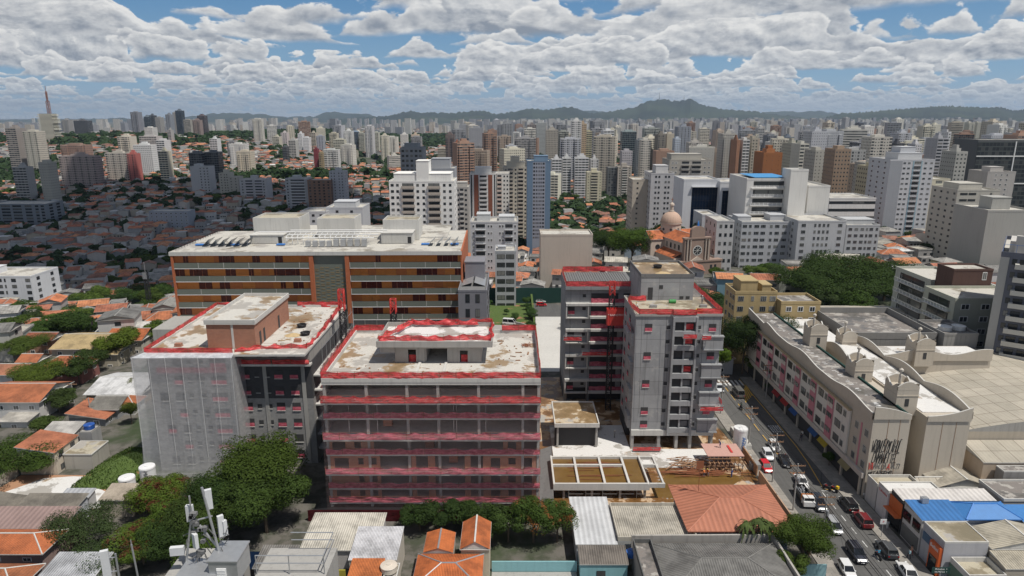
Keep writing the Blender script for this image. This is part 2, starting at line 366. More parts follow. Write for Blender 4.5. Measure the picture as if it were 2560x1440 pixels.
# ------- unit parts shared by many things -------
def unit_window(name,fr,gl,bars=1,fw=.09,hb=0):
    b=MB(); b.box(-.5,.5,-.06,0,-.5,.5,0); b.poly([(-.5+fw,-.065,-.5+fw),(.5-fw,-.065,-.5+fw),(.5-fw,-.065,.5-fw),(-.5+fw,-.065,.5-fw)],1)
    for i in range(bars):
        x=-.5+(i+1)/(bars+1); b.box(x-.02,x+.02,-.09,-.066,-.5+fw,.5-fw,0)
    for i in range(hb):
        z=-.5+(i+1)/(hb+1); b.box(-.5+fw,.5-fw,-.086,-.066,z-.015,z+.015,0)
    return mesh_of(b,name,[fr,gl])
W_WHITE=unit_window('window_white','white','glass'); W_DARK=unit_window('window_dark','black','glass',1,.05)
W_METAL=unit_window('window_metal','metal','glass',2,.06); W_GRID=unit_window('window_grid','white','glass',2,.07,2)
b=MB(); b.box(-.5,.5,-.03,0,-.5,.5,0); W_VOID=mesh_of(b,'opening','shaded_interior')
b=MB(); b.box(-.5,.5,-.03,0,-.5,.5,0); b.box(-.48,.48,-.09,-.04,-.5,-.05,1); b.box(-.5,.5,-.14,0,-.58,-.5,2); W_NET=mesh_of(b,'opening_net',['shaded_interior','net_pink','concrete_light'])
b=MB(); b.box(-.5,.5,-.03,0,-.5,.5,0); b.box(-.5,.5,-.14,0,-.58,-.5,1); W_VOIDSILL=mesh_of(b,'opening_sill',['shaded_interior','concrete_light'])
b=MB(); b.box(-.5,.5,-1,0,0,.06,0); b.box(-.5,.5,-1,-.94,.06,.42,0); b.box(-.5,-.47,-.94,0,.06,.42,0); b.box(.47,.5,-.94,0,.06,.42,0); BALC=mesh_of(b,'balcony','paint_clean')
b=MB(); b.box(-.5,.5,-1,0,0,.06,0)
for i in range(9): b.box(-.5+i*.125-.006 if i else -.5,-.5+i*.125+.006 if i<8 else .5,-1,-.98,.06,.36,1)
b.box(-.5,.5,-1,-.97,.36,.39,1); BALC_R=mesh_of(b,'balcony_rail',['paint_clean','white'])
FACE={'f':(0,-1,0.0),'r':(1,0,math.pi/2),'b':(0,1,math.pi),'l':(-1,0,-math.pi/2)}
def on_face(root,face,hw,hd,u,z,me,name,w,h,d=1.0,color=None,off=0.0):
    # u runs left to right as one looks at the face; root-local
    if face=='f': loc=(u,-hd-off,z)
    elif face=='b': loc=(-u,hd+off,z)
    elif face=='r': loc=(hw+off,u,z)
    else: loc=(-hw-off,-u,z)
    return place(name,me,root,loc,FACE[face][2],color,(w,d,h))
def wingrid(root,face,hw,hd,us,zs,w,h,me=None,name='window',d=1.0,color=None,skip=None):
    for i,u in enumerate(us):
        for j,z in enumerate(zs):
            if skip and skip(i,j): continue
            on_face(root,face,hw,hd,u,z,me or W_WHITE,name,w,h,d,color)
def lin(a,b,n): return [a+(b-a)*(i+.5)/n for i in range(n)]
def bbox_root(name,label,cat,x0,x1,y0,y1,z0,rz=0,group=None): 
    return thing(name,label,cat,((x0+x1)/2,(y0+y1)/2,z0),rz,group),(x1-x0)/2,(y1-y0)/2
OCC=[]
def occ(x0,x1,y0,y1,m=1.0): OCC.append((x0-m,x1+m,y0-m,y1+m))
def free(x,y,r):
    for a,b_,c,d in OCC:
        if a-r<x<b_+r and c-r<y<d+r: return False
    return True
def text_mesh(body,size,mat,parent,loc,rot,name='lettering',extr=.01,sx=1.0,shear=0,align='CENTER'):
    cu=bpy.data.curves.new('t','FONT'); cu.body=body; cu.size=size; cu.extrude=extr; cu.align_x=align; cu.shear=shear
    o=bpy.data.objects.new('t',cu); COL.link(o); bpy.context.view_layer.update()
    me=bpy.data.meshes.new_from_object(o.evaluated_get(bpy.context.evaluated_depsgraph_get())); bpy.data.objects.remove(o); me.materials.clear(); me.materials.append(MATS[mat]); me.name=name
    o=place(name,me,parent,loc); o.rotation_euler=rot; o.scale=(sx,1,1); return o
# ---------------- terrain, road ----------------
random.seed(11)
b=MB(); rings=[0]; d=8.0
while d<70000: rings.append(d); d*=1.055 if d<3000 else 1.12
NA=120; idx=[]
for d in rings:
    row=[]
    for i in range(NA):
        a=2*math.pi*i/NA; x,y=d*math.sin(a),d*math.cos(a)
        b.v.append((x,y,T(x,y)-.02 if d<6000 else T(x,y)-(d-6000)*.002)); row.append(len(b.v)-1)
    idx.append(row)
for r0,r1 in zip(idx,idx[1:]):
    for i in range(NA):
        j=(i+1)%NA; f=(r0[i],r1[i],r1[j],r0[j]); b.f.append(f); b.m.append(0); b.uv+=[(0,0)]*4
tag(b.build('ground','ground',smooth=True),kind='structure')
def sheet(name,pts,z,mat,kind='structure'):
    b=MB(); b.poly([(x,y,z) for x,y in pts]); return tag(b.build(name,mat),kind=kind)
def slabx(name,pts,z0,z1,mat,kind='structure'):
    b=MB(); b.prism(pts,z0,z1); return tag(b.build(name,mat),kind=kind)
sheet('road',[(49,30),(59.2,30),(59.2,166),(49,166)],.004,'asphalt')
sheet('cross_street',[(40,166),(140,166),(140,176),(40,176)],.004,'asphalt')
sheet('road_uphill',[(50,176),(60,176),(62,240),(53,240)],.03,'asphalt')
slabx('sidewalk',[(59.2,30),(62.3,30),(62.3,166),(59.2,166)],-.2,.14,'sidewalk')
slabx('sidewalk_left',[(46.4,30),(49,30),(49,163),(46.4,163)],-.2,.14,'sidewalk')
b=MB()
def stripe(b,x0,x1,y0,y1): b.poly([(x0,y0,.009),(x1,y0,.009),(x1,y1,.009),(x0,y1,.009)])
for i in range(22): 
    y=76+i*3.6
    if y<112: stripe(b,56.05,56.18,y,y+1.7)
for i in range(9): stripe(b,49.6+i*1.08,50.15+i*1.08,160.5,164)
stripe(b,56.2,59,110.6,110.75)
o=b.build('white_road_markings','roadpaint_white'); tag(o,kind='structure')
b=MB()
pts=[(58.8,165),(58.75,140),(58.6,128),(58.1,121),(57.2,114),(56.9,111.2),(58.9,111.0)]
for p,q in zip(pts,pts[1:]):
    dx,dy=q[0]-p[0],q[1]-p[1]; L=math.hypot(dx,dy); nx,ny=-dy/L*.09,dx/L*.09
    b.poly([(p[0]-nx,p[1]-ny,.009),(q[0]-nx,q[1]-ny,.009),(q[0]+nx,q[1]+ny,.009),(p[0]+nx,p[1]+ny,.009)])
for i in range(10): stripe(b,53.4,53.55,108+i*5.4,111.4+i*5.4)
for i in range(5): b.poly([(55.5+i*.7,150+i,.0095),(55.8+i*.7,150+i,.0095),(57.4+i*.5,157+i,.0095),(57.1+i*.5,157+i,.0095)])
o=b.build('yellow_road_markings','roadpaint_yellow'); tag(o,kind='structure')
b=MB()
for i in range(4):
    for j in range(5): b.poly([(56.2+j*.5,134.2+i*.9,.01),(56.5+j*.5,134.2+i*.9,.01),(56.5+j*.5,134.85+i*.9,.01),(56.2+j*.5,134.85+i*.9,.01)])
tag(b.build('lane_lettering','roadpaint_white'),kind='structure')
# ---------------- pieces used on the building sites ----------------
def wavy(b,p,q,z0,h,amp=.18,sag=.25,seed=0,m=0,step=.6,nz=4,off=0.0):
    rnd=random.Random(seed); L=math.hypot(q[0]-p[0],q[1]-p[1]); n=max(2,int(L/step)); tx,ty=(q[0]-p[0])/L,(q[1]-p[1])/L; nx,ny=ty,-tx
    ph=[rnd.uniform(0,6.28) for _ in range(6)]; i0=len(b.v); span=rnd.uniform(2.4,3.4)
    for i in range(n+1):
        s=L*i/n; sg=sag*abs(math.sin(math.pi*s/span+ph[0]))*(.4+.6*abs(math.sin(s*.31+ph[1])))
        for j in range(nz+1):
            k=j/nz; w=amp*(math.sin(s*1.3+ph[2]+k*2)+.4*math.sin(s*3.1+ph[3]-k*3)+.7*math.sin(s*.5+ph[4]))*(.35+.65*math.sin(math.pi*min(1,k*.9+.05)))+rnd.uniform(-.04,.04)
            b.v.append((p[0]+tx*s+nx*(w+off),p[1]+ty*s+ny*(w+off),z0+k*(h-sg)))
    for i in range(n):
        for j in range(nz):
            a=i0+i*(nz+1)+j; c=a+nz+1; b.f.append((a,c,c+1,a+1)); b.m.append(m)
            b.uv+=[(L*i/n,j*h/nz),(L*(i+1)/n,j*h/nz),(L*(i+1)/n,(j+1)*h/nz),(L*i/n,(j+1)*h/nz)]
NS=[0]
def net(root,pts,z0,h,mat='net_red',amp=.18,sag=.3,posts=True,name='safety_net',off=0.0):
    rx,ry,rz=root.location; b=MB()
    for p,q in zip(pts,pts[1:]):
        NS[0]+=1; wavy(b,(p[0]-rx,p[1]-ry),(q[0]-rx,q[1]-ry),z0-rz,h,amp,sag,NS[0],off=off)
    o=b.build(name,mat,root,smooth=False)
    if posts:
        b=MB()
        for p,q in zip(pts,pts[1:]):
            L=math.hypot(q[0]-p[0],q[1]-p[1]); n=max(1,int(L/2.6))
            for i in range(n+1):
                x=p[0]+(q[0]-p[0])*i/n-rx; y=p[1]+(q[1]-p[1])*i/n-ry; b.tube((x,y,z0-rz),(x,y,z0-rz+h*1.02),.035,n=5)
            for zz in (.55,1.0): b.tube((p[0]-rx,p[1]-ry,z0-rz+h*zz),(q[0]-rx,q[1]-ry,z0-rz+h*zz),.025,n=5)
        b.build('railing','rust',o)
    return o
def lattice(b,x,y,z0,z1,w=.65,r=.05,m=0,step=1.5):
    C=[(x-w,y-w),(x+w,y-w),(x+w,y+w),(x-w,y+w)]
    for c in C: b.tube((*c,z0),(*c,z1),r*1.3,n=5,m=m)
    z=z0;k=0
    while z<z1-.1:
        zz=min(z+step,z1)
        for i in range(4):
            p,q=C[i],C[(i+1)%4]
            if k%2: p,q=q,p
            b.tube((*p,z),(*q,zz),r,n=4,m=m); b.tube((*C[i],zz),(*C[(i+1)%4],zz),r,n=4,m=m)
        z=zz;k+=1
def gondola(root,x,y,z,L,face='f',mat='net_red'):
    # suspended work platform: deck, rails, red screen, end frames and cables
    rx,ry,rz=root.location; t=empty('hanging_platform',(x-rx,y-ry,z-rz),0 if face=='f' else math.pi/2); t.parent=root
    b=MB(); b.box(-L/2,L/2,-.35,.35,-.08,0); 
    for sx in (-1,1):
        b.tube((sx*L/2,-.35,0),(sx*L/2,-.35,1.1),.04,n=5); b.tube((sx*L/2,.35,0),(sx*L/2,.35,1.1),.04,n=5)
    for zz in (.5,1.1):
        for yy in (-.35,.35): b.tube((-L/2,yy,zz),(L/2,yy,zz),.03,n=5)
    for i in range(int(L/1.4)+1): xx=-L/2+i*1.4; b.tube((xx,-.35,0),(xx,-.35,1.1),.03,n=5)
    b.build('deck','metal',t); b=MB(); wavy(b,(-L/2,-.4),(L/2,-.4),.02,.85,.03,.06,7,step=.4,nz=2); b.build('screen',mat,t)
def sheet_part(root,name,pts,mat):
    rx,ry,rz=root.location; b=MB(); b.poly([(x-rx,y-ry,z-rz) for x,y,z in pts]); return b.build(name,mat,root)
def loc_mb(root): return root.location.x,root.location.y,root.location.z

# ---------------- A: block-walled building half wrapped in white netting ----------------
A,_,_=bbox_root('unfinished_building','unfinished grey block building with white netting over one half and a brick roof house','building',-67.5,-38,118,150,0)
ax,ay,az_=loc_mb(A)
def rel(o,x,y,z): return x-o.location.x,y-o.location.y,z-o.location.z
b=MB(); b.box(-67.2-ax,-51.5-ax,118-ay,150-ay,-6,23.2,0,2); b.build('netted_wing_wall',['block','concrete','slab'],A)
b=MB(); b.box(-51.5-ax,-38-ax,121-ay,150-ay,-6,13.6,0,0); b.build('lower_wall',['block'],A)
b=MB(); b.box(-51.5-ax,-38-ax,121-ay,150-ay,13.6,20.9,0,0); b.build('shaded_wall',['block_shaded'],A)  # same blockwork, its own shadow painted as a darker colour
b=MB(); b.box(-51.5-ax,-38.2-ax,121.3-ay,150-ay,20.9,23.2,0,0); b.build('upper_wall',['concrete'],A)
b=MB(); b.box(-67.5-ax,-38-ax,118-ay-.1,150-ay,23.2,23.6,1,0); b.box(-67.5-ax,-38-ax,150-ay-.25,150-ay,23.6,24.1,1); b.box(-67.5-ax,-67.25-ax,118-ay,149.7-ay,23.6,24.0,1)
b.build('roof_slab',['slab','concrete_light'],A)
b=MB(); b.box(-51.6-ax,-37.8-ax,119.9-ay,121.3-ay,20.5,20.9); b.build('ledge','concrete_light',A)
for zz in (18,15,12,8.9,5.8,2.8,-.3):
    b=MB(); b.box(-38-ax,-36.6-ax,122-ay,149-ay,zz-.3,zz); b.build('floor_ledge','concrete_light',A)
    net(A,[(-36.7,122.5),(-36.7,149)],zz,1.25,'net_pink' if zz>6 else 'net_dark',.1,.3,posts=zz>10,name='side_net')
def awin(px,py,Y,w,h,me,nm='window_opening'):
    x,z=V(px,py,Y); place(nm,me,A,(x-ax,Y-ay-.01,z-az_),0,None,(w,1,h))
for r,(py,dx) in enumerate(((907,-38),(950,-31),(992,-25),(1032,-12),(1072,0),(1111,5),(1150,12))):
    k=1+.0*r
    awin(470+dx*.75,py,118,1.5,1.6,W_NET if r%2 else W_VOIDSILL); awin(497+dx*.7,py-3,118,.8,.85,W_VOIDSILL); awin(527+dx*.65,py-3,118,.8,.85,W_VOIDSILL)
    awin(563+dx*.5,py,118,2.9,1.6,W_NET)
    if r in (2,4,6): awin(432+dx*.8,py,118,1.5,1.6,W_NET if r==4 else W_VOIDSILL)
for r,py in enumerate((936,976,1016,1056,1095,1134)):
    j=(py-1016)*.09
    awin(615+j*1.2,py,121,2.7,1.6,W_NET); awin(650+j*1.1,py,121,.85,.95,W_VOIDSILL); awin(676+j,py,121,.85,.95,W_VOIDSILL)
    awin(703+j,py,121,1.6,1.6,W_NET); awin(742+j,py,121,1.6,1.6,W_NET if r!=4 else W_VOIDSILL)
for px,w in ((648,.9),(682,1.6),(728,1.5)): awin(px,888,121.3,w,.8,W_VOID)
b=MB()
for px in (668,763): x,z=V(px,1000,121); b.box(x-ax-.35,x-ax+.35,121-ay-.12,121-ay,-1,20.6)
b.build('concrete_column','concrete',A)
# white netting, ropes and tray
b=MB(); 
def bigsheet(b,P,Q,z0,z1,bulge,seed,nu=26,nv=22,flare=1.2,nrm=(0,-1)):
    rnd=random.Random(seed); i0=len(b.v)
    for i in range(nu+1):
        for j in range(nv+1):
            u,v=i/nu,j/nv; w=bulge*(math.sin(u*17+v*2)+.6*math.sin(u*31+v*5))*math.sin(math.pi*min(1,v+.05))+flare*(1-v)**6-.0
            b.v.append((P[0]+(Q[0]-P[0])*u+nrm[0]*w,P[1]+(Q[1]-P[1])*u+nrm[1]*w,z0+(z1-z0)*v+.15*math.sin(u*9+seed)))
    for i in range(nu):
        for j in range(nv):
            a=i0+i*(nv+1)+j; c=a+nv+1; b.f.append((a,c,c+1,a+1)); b.m.append(0); b.uv+=[(0,0),(1,0),(1,1),(0,1)]
bigsheet(b,(-69.2-ax,116.4-ay),(-51.0-ax,116.8-ay),-.2,23.5,.10,3); bigsheet(b,(-69.2-ax,134-ay),(-69.2-ax,116.4-ay),-.2,23.5,.12,5,nrm=(-1,0)); bigsheet(b,(-51.-ax,116.8-ay),(-50.6-ax,121-ay),-.2,23.3,.05,6,nu=6,nrm=(1,0),flare=.1)
b.build('white_netting','net_white',A)
b=MB()
for i in range(7):
    x=-69.1+i*3.0-ax; b.tube((x,116.15-ay,-.2),(x+.15,116.3-ay,23.6),.022,n=4)
b.tube((-69.3-ax,116.1-ay,.3),(-51-ax,116.5-ay,.3),.03,n=4); b.build('netting_rope','white',A)
b=MB(); b.poly([rel(A,-69.3,116.4,23.4),rel(A,-51,116.8,23.3),rel(A,-51,118,23.9),rel(A,-67.6,118,23.9)]); b.build('netting_hem','plastic_film',A)
b=MB(); q=[(-70.5,114.2),(-50,114.6),(-49.5,118),(-69.5,118)]; b.prism([(x-ax,y-ay) for x,y in q],-.55,-.3); b.build('debris_tray','net_dark',A)
b=MB(); b.box(-69.5-ax,-50-ax,114.6-ay,114.7-ay,-5.5,-.56); b.build('tray_curtain','net_dark',A)
net(A,[(-67.4,150),(-67.5,118.1),(-51.3,118.1)],23.6,1.25,'net_red',.12,.15)
net(A,[(-67.4,149.8),(-57,149.8)],23.6,1.2); net(A,[(-49,149.8),(-39,149.8),(-38.3,133)],23.6,1.4); net(A,[(-51.3,119),(-47,121),(-38.6,121.2),(-38.2,133)],23.6,1.1,amp=.3,sag=.6)
net(A,[(-51.6,120),(-45.2,120)],20.9,1.0); net(A,[(-44.9,120),(-38,120)],20.9,1.0)
net(A,[(-65.5,117.7),(-52.6,117.7)],20.1,1.0,'net_pink',.04,.05)
b=MB(); x0,x1,y0,y1=-57,-48,121,140.5
b.box(x0-ax,x1-ax,y0-ay,y1-ay,23.6,28.4); P=b.build('roof_house_wall','brick',A)
b=MB(); b.box(x0-.25-ax,x1+.25-ax,y0-.25-ay,y1+.25-ay,28.4,28.6,0); b.box(x0-ax-.25,x1-ax+.25,y0-ay-.25,y1-ay+.25,28.6,28.62,1); b.parapet(x0-.25-ax,x1+.25-ax,y0-.25-ay,y1+.25-ay,28.6,29.3,.18,0)
b.build('roof_house_roof',['concrete_light','slab'],A)
b=MB(); b.box(-52.4-ax,-52-ax,120.93-ay,121-ay,23.6,28.4); b.build('concrete_column','concrete_light',A)
for y in (123.5,125.6,134): place('door_opening',W_VOID,A,(x1-ax+.02,y-ay,25.0),math.pi/2,None,(.9,1,2.6))
# second small netted strip and side scaffold
b=MB(); bigsheet(b,(-36.2-ax,149-ay),(-34.5-ax,141-ay),8,24.6,.1,9,nu=8,nrm=(1,0),flare=0); b.build('white_netting','net_white',A)
b=MB()
for y in range(123,149,3):
    b.tube(rel(A,-36.3,y,0),rel(A,-36.3,y,24.2),.05,n=4)
for z in range(2,24,3): b.tube(rel(A,-36.3,123,z),rel(A,-36.3,148,z),.04,n=4)
b.build('scaffold','metal',A)
tag(A,group=None)
# roof clutter on A
def small(name,label,cat,x,y,z,fn,mats,color=None,rz=0,group=None):
    b=MB(); fn(b); o=b.build(name,mats,None,(x,y,z),rz,color); return tag(o,label,cat,group)
def heap(r,h,seed):
    def f(b):
        rnd=random.Random(seed); n=12
        ring=[(r*(.8+.3*rnd.random())*math.cos(i*6.283/n),r*.8*(.8+.3*rnd.random())*math.sin(i*6.283/n)) for i in range(n)]
        mid=[(x*.5+rnd.uniform(-.1,.1),y*.5,h*rnd.uniform(.55,.8)) for x,y in ring]
        for i in range(n):
            j=(i+1)%n; b.poly([(*ring[i],0),(*ring[j],0),mid[j],mid[i]]); b.poly([mid[i],mid[j],(0,0,h)])
    return f
mk_flat('sand',(.48,.36,.2),.95)
small('sand_heap','sand heap on the roof behind the brick roof house with red netting','heap',-43.6,129,23.62,heap(1.7,.5,1),'sand')
def coil(b):
    for k in range(5):
        for i in range(14):
            a0,a1=i*.449,(i+1)*.449; r=.75+.04*k
            b.tube((r*math.cos(a0),r*math.sin(a0),.1+k*.12),(r*math.cos(a1),r*math.sin(a1),.1+k*.12),.09,n=5)
small('hose_coil','black hose coil lying behind the sand heap on the roof with the brick house','coil',-43.5,134.5,23.62,coil,'black')
small('hose_coil','black hose coil nearest the scaffold side of the roof with the brick house','coil',-41.2,129.2,23.62,coil,'black')
def pallet(b):
    b.box(-.7,.7,-.5,.5,0,.12); 
    for i in range(3): b.box(-.62+.42*i,-.24+.42*i,-.42,.42,.13,.6)
small('brick_pallet','pallet of bricks by the front edge of the roof with the brick house','pallet',-41.5,125.2,23.62,pallet,'brick')
small('brick_pallet','lone pallet of bricks on the pale roof above the white netting','pallet',-63.3,122.5,23.62,pallet,'brick')
# hoists
def hoist(label,x,y,z0,z1,redfrom,cab=None,txt=None):
    t=thing('construction_hoist',label,'hoist',(x,y,z0),0,'construction hoists')
    b=MB(); lattice(b,0,0,0,redfrom-z0,.55,.07); b.build('mast','black',t)
    b=MB(); lattice(b,0,0,redfrom-z0,z1-z0,.55,.09); b.build('mast_top','redmetal',t)
    if cab:
        cx,cy,cz,w,d,h=cab; b=MB(); b.box(cx-w/2,cx+w/2,cy-d/2,cy+d/2,cz,cz+h)
        for i in range(8): b.box(cx-w/2+.1+i*(w-.3)/8,cx-w/2+.22+i*(w-.3)/8,cy-d/2-.05,cy-d/2-.003,cz+.1,cz+h-.1)
        b.parapet(cx-w/2,cx+w/2,cy-d/2,cy+d/2,cz+h,cz+h+.5,.06); c=b.build('cabin','redmetal',t)
        if txt:
            text_mesh(txt,.62,'white',c,(cx,cy-d/2-.1,cz+h-.95),(math.pi/2,0,0),'lettering')
    return t
hoist('tall lattice hoist mast with red top beside the building with the brick roof house',-35.6,137,0,31,26.5,(-.0,2.2,14,1.6,1.8,2.6))
hoist('short red topped hoist mast rising behind the red netted roof',-24.5,135,0,29.5,26.5)

# ---------------- B: open frame wrapped in pink netting ----------------
BX0,BX1,BY0,BY1=-31.2,4.7,104,130
B,_,_=bbox_root('unfinished_building','unfinished concrete frame building with rows of sagging pink safety nets','building',BX0,BX1,BY0,BY1,0)
bx,by,_z=loc_mb(B)
FL=[(1.9,0),(4.6,0),(7.9,1.2),(10.9,0),(14.2,1.2),(17.5,0),(20.7,1.2)]
for i,(z,p) in enumerate(FL):
    b=MB(); b.box(BX0-bx,BX1-bx,BY0-by-p,BY1-by,z-.38,z,1,0); b.build('floor_slab',['concrete_light','concrete_light'],B)
b=MB(); b.box(BX0-bx,BX1-bx,BY0-by,BY1-by,23.3,23.75,1,0); b.parapet(BX0-bx,BX1-bx,BY0-.05-by,BY1-by,23.75,24.5,.2,1); b.build('roof_slab',['slab','concrete_light'],B)
b=MB(); b.box(BX0+.25-bx,BX1-.25-bx,BY0+9-by,BY0+9.2-by,1.95,23.2); b.build('inner_wall','concrete',B)
b=MB(); b.box(BX0-bx,BX0+.2-bx,BY0+.6-by,BY1-by,1.0,23.3); b.build('side_wall','block',B)
b=MB(); b.box(BX1-.2-bx,BX1-bx,BY0+.6-by,BY1-by,1.0,23.3); b.build('side_wall','brick',B)
b=MB(); b.box(BX0+.25-bx,BX1-.25-bx,BY0+9.25-by,BY1-.1-by,0,23.25); b.build('core','concrete_dark',B)
for x in (BX0+.3,-24,-17.3,-12.2,-5.5,1.8,BX1-.3):
    b=MB(); b.box(x-.22-bx,x+.22-bx,BY0+.15-by,BY0+.8-by,.9,23.3); b.build('column','concrete',B)
# brick infill with real openings on the lower storeys
def wallholes(b,x0,x1,z0,z1,y,th,holes,m=0):
    xs=sorted({x0,x1,*[h[0] for h in holes],*[h[1] for h in holes]})
    for a,c in zip(xs,xs[1:]):
        hs=[h for h in holes if h[0]<=a+1e-6 and h[1]>=c-1e-6]
        if hs:
            h=hs[0]
            if h[2]>z0: b.box(a,c,y,y+th,z0,h[2],m)
            if h[3]<z1: b.box(a,c,y,y+th,h[3],z1,m)
        else: b.box(a,c,y,y+th,z0,z1,m)
for i in range(4):
    z0=FL[i][0]; z1=FL[i+1][0]-.38; H_=min(z0+2.1,z1-.05)
    for (a,c,hs) in ((BX0+.5,-22.3,[(-30,-27.6),(-26,-25.1),(-24.4+.3,-22.9)]),(-17.0,-16.2,[]),(-14.2,-13,[]),(-8,-7,[]),(-4.9,BX1-.55,[(-3.6,-2.0),(-.6,.6),(2,3.4)])) if i<3 else ((BX0+.5,-23.2,[(-30.2,-28),(-26.5,-25.4)]),(-1.5,1.6,[(-.7,.7)])):
        hh=[(h[0]-bx,h[1]-bx,z0+(.9 if h[1]-h[0]<1.3 else .15),H_) for h in hs if not(i==1 and h[1]-h[0]>2.3)]
        b=MB(); wallholes(b,a-bx,c-bx,z0,z1,BY0-by+.25,.16,hh); b.build('brick_infill','brick',B)
for i,(z,p) in enumerate(FL):
    net(B,[(BX0,BY0-p-.12),(BX1,BY0-p-.12)],z-.05,1.35 if p else 1.15,'net_red' if z>19 else 'net_pink',.09,.34)
net(B,[(BX0,BY0-1.1),(BX1,BY0-1.1)],.3,1.0,'net_pink',.1,.5,posts=False)
net(B,[(BX1,BY0),(BX0,BY0),(BX0,BY1-.3),(-25.5,BY1-.3)],24.45,1.2,'net_red',.1,.2); net(B,[(-2,BY1-.3),(BX1,BY1-.3),(BX1,BY0)],24.45,1.2,'net_red',.1,.2)
b=MB(); bigsheet(b,(BX0-bx,BY0-1.5-by),(BX1-bx,BY0-1.5-by),.8,23.3,.03,4,flare=.3,nu=60); b.build('thin_netting','net_thin',B)
for x,z,p in ((-28,5,0),(-21,15,0),(-10,8.2,0),(-14,11,0)): 
    b=MB()
    for k in range(5): b.box(x-bx-.8,x-bx+.7-.1*(k%2),BY0+2-by,BY0+3-by,z+k*.28,z+k*.28+.22)
    b.build('brick_stack','brick',B)
b=MB()
for x in (-22.6,-9.8,-9.3,-4.4,-27.4): b.tube(rel(B,x,BY0+1.4,17.5),rel(B,x,BY0+1.4,20.3),.06,n=5); b.tube(rel(B,x,BY0+1.2,14.2),rel(B,x,BY0+1.2,17.1),.06,n=5)
b.build('prop','concrete_light',B)
# roof house of B: flat roof on blocky walls with openings
zr=23.76; y0,y1=113.2,121.5
b=MB(); wallholes(b,-20.6-bx,-5.4-bx,zr,27.0,y0-by,.3,[(-18.3-bx,-16.9-bx,zr,26.2),(-15.4-bx,-11.4-bx,zr,26.4),(-9.2-bx,-7.8-bx,zr,26.0)])
b.box(-20.6-bx,-20.3-bx,y0+.3-by,y1-by,zr,27); b.box(-5.7-bx,-5.4-bx,y0+.3-by,y1-by,zr,27); b.box(-15.4-bx,-15.1-bx,y0+.3-by,y1-by,zr,27); b.box(-20.3-bx,-5.7-bx,y1-.2-by,y1-by,zr,25.2)
b.build('roof_house_wall','concrete',B)
for x0,x1 in ((-18.2,-17),(-9,-7.8)):
    b=MB(); b.box(x0-bx,x1-bx,y0+.5-by,y0+.6-by,zr,zr+1.3); b.build('red_panel','net_red',B)
b=MB(); b.box(-23.6-bx,-3.4-bx,y0-1.2-by,y1+2-by,27,27.25,0,1); b.parapet(-23.6-bx,-3.4-bx,y0-1.2-by,y1+2-by,27.25,28.1,.2,0); b.box(-23.2-bx,-20.6-bx,y0-.2-by,y0+.1-by,25.7,27,0)
b.build('roof_house_roof',['concrete','slab_white'],B)
net(B,[(-23.3,y0+.4),(-3.7,y0+1)],27.6,1.2,amp=.3,sag=.5); net(B,[(-23.4,y0),(-19,y1+1.6),(-10,y1+1.4),(-3.7,y1+1.8),(-3.5,y0+.8)],27.7,1.3,amp=.35,sag=.6)
for x,w in ((-16.2,.45),(-11.6,.45)): 
    b=MB(); b.box(x-bx-w/2,x-bx+w/2,BY0+.3-by,y0-by,zr-.01,zr+.22); b.build('kerb_beam','concrete_light',B)
# sloping debris tray round the base
b=MB(); b.poly([rel(B,BX0-3,101.2,2.1),rel(B,-1,101.2,2.1),rel(B,BX1,103.9,.9),rel(B,BX0,103.9,.9)],0); b.poly([rel(B,BX0-3,101.25,2.0),rel(B,BX0,103.9,.8),rel(B,BX1,103.9,.8),rel(B,-1,101.25,2.0)],1); b.box(BX0-3-bx,-1-bx,101.1-by,101.2-by,-1.5,2.05,1)
b.build('debris_tray',['black','net_dark'],B)
b=MB(); b.poly([rel(B,BX1,103,.9),rel(B,BX1+2.4,102,2.1),rel(B,BX1+3.2,124,2.1),rel(B,BX1,124,.9)],0); b.poly([rel(B,BX1+2.45,102,2.0),rel(B,BX1+2.45,102,-.5),rel(B,BX1+3.25,124,-.5),rel(B,BX1+3.25,124,2.05)],1)
b.build('side_tray',['concrete_dark','net_dark'],B)
small('steel_scraps','tangle of red scrap steel on the brown roof corner above the pink nets','scrap',-23.6,125,23.8,lambda b:[b.tube((random.uniform(-2,2),random.uniform(-1,1),.1),(random.uniform(-2,2),random.uniform(-1,1),.25),.05,n=4) for _ in range(26)],'redmetal')
small('steel_scraps','small tangle of dark red wire at the far end of the pink netted roof','scrap',2.8,122,23.8,lambda b:[b.tube((random.uniform(-1,1),random.uniform(-1,1),.1),(random.uniform(-1,1),random.uniform(-1,1),.25),.05,n=4) for _ in range(18)],'rust')

# ---------------- C: bare grey concrete building by the street ----------------
Cc,_,_=bbox_root('unfinished_building','bare grey concrete building with red netted roof edges beside the street','building',12,41,126,165,0)
cx,cy,_z=loc_mb(Cc)
m,t=newmat('bareconcrete'); p=P_(t); bt=t.n('ShaderNodeTexBrick',{'Vector':uv(t),'Color1':(.33,.335,.34),'Color2':(.275,.28,.285),'Mortar':(.17,.17,.17),'Scale':1.0,'Mortar Size':.035,'Brick Width':4.3,'Row Height':2.93}); bt.offset=0
n=t.noise(p,.35,7,.65); x,y,z=xyz(t,p); st=t.noise(comb(t,t.m('MULTIPLY',x,1.2),t.m('MULTIPLY',y,1.2),t.m('MULTIPLY',z,.1)),1.0,5,.65)
c=scalec(t,bt.outputs[0],t.m('ADD',t.m('MULTIPLY_ADD',n,.55,.70),t.m('MULTIPLY',t.mr(st,.5,.75),-.22))); out(t,bsdf(t,t.mix(t.mr(n,.60,.64,0,.5),c,(.40,.39,.37)),.9))
b=MB(); b.box(24.2-cx,40.9-cx,127-cy,141-cy,3.2,28.2); b.build('front_block_wall','bareconcrete',Cc)
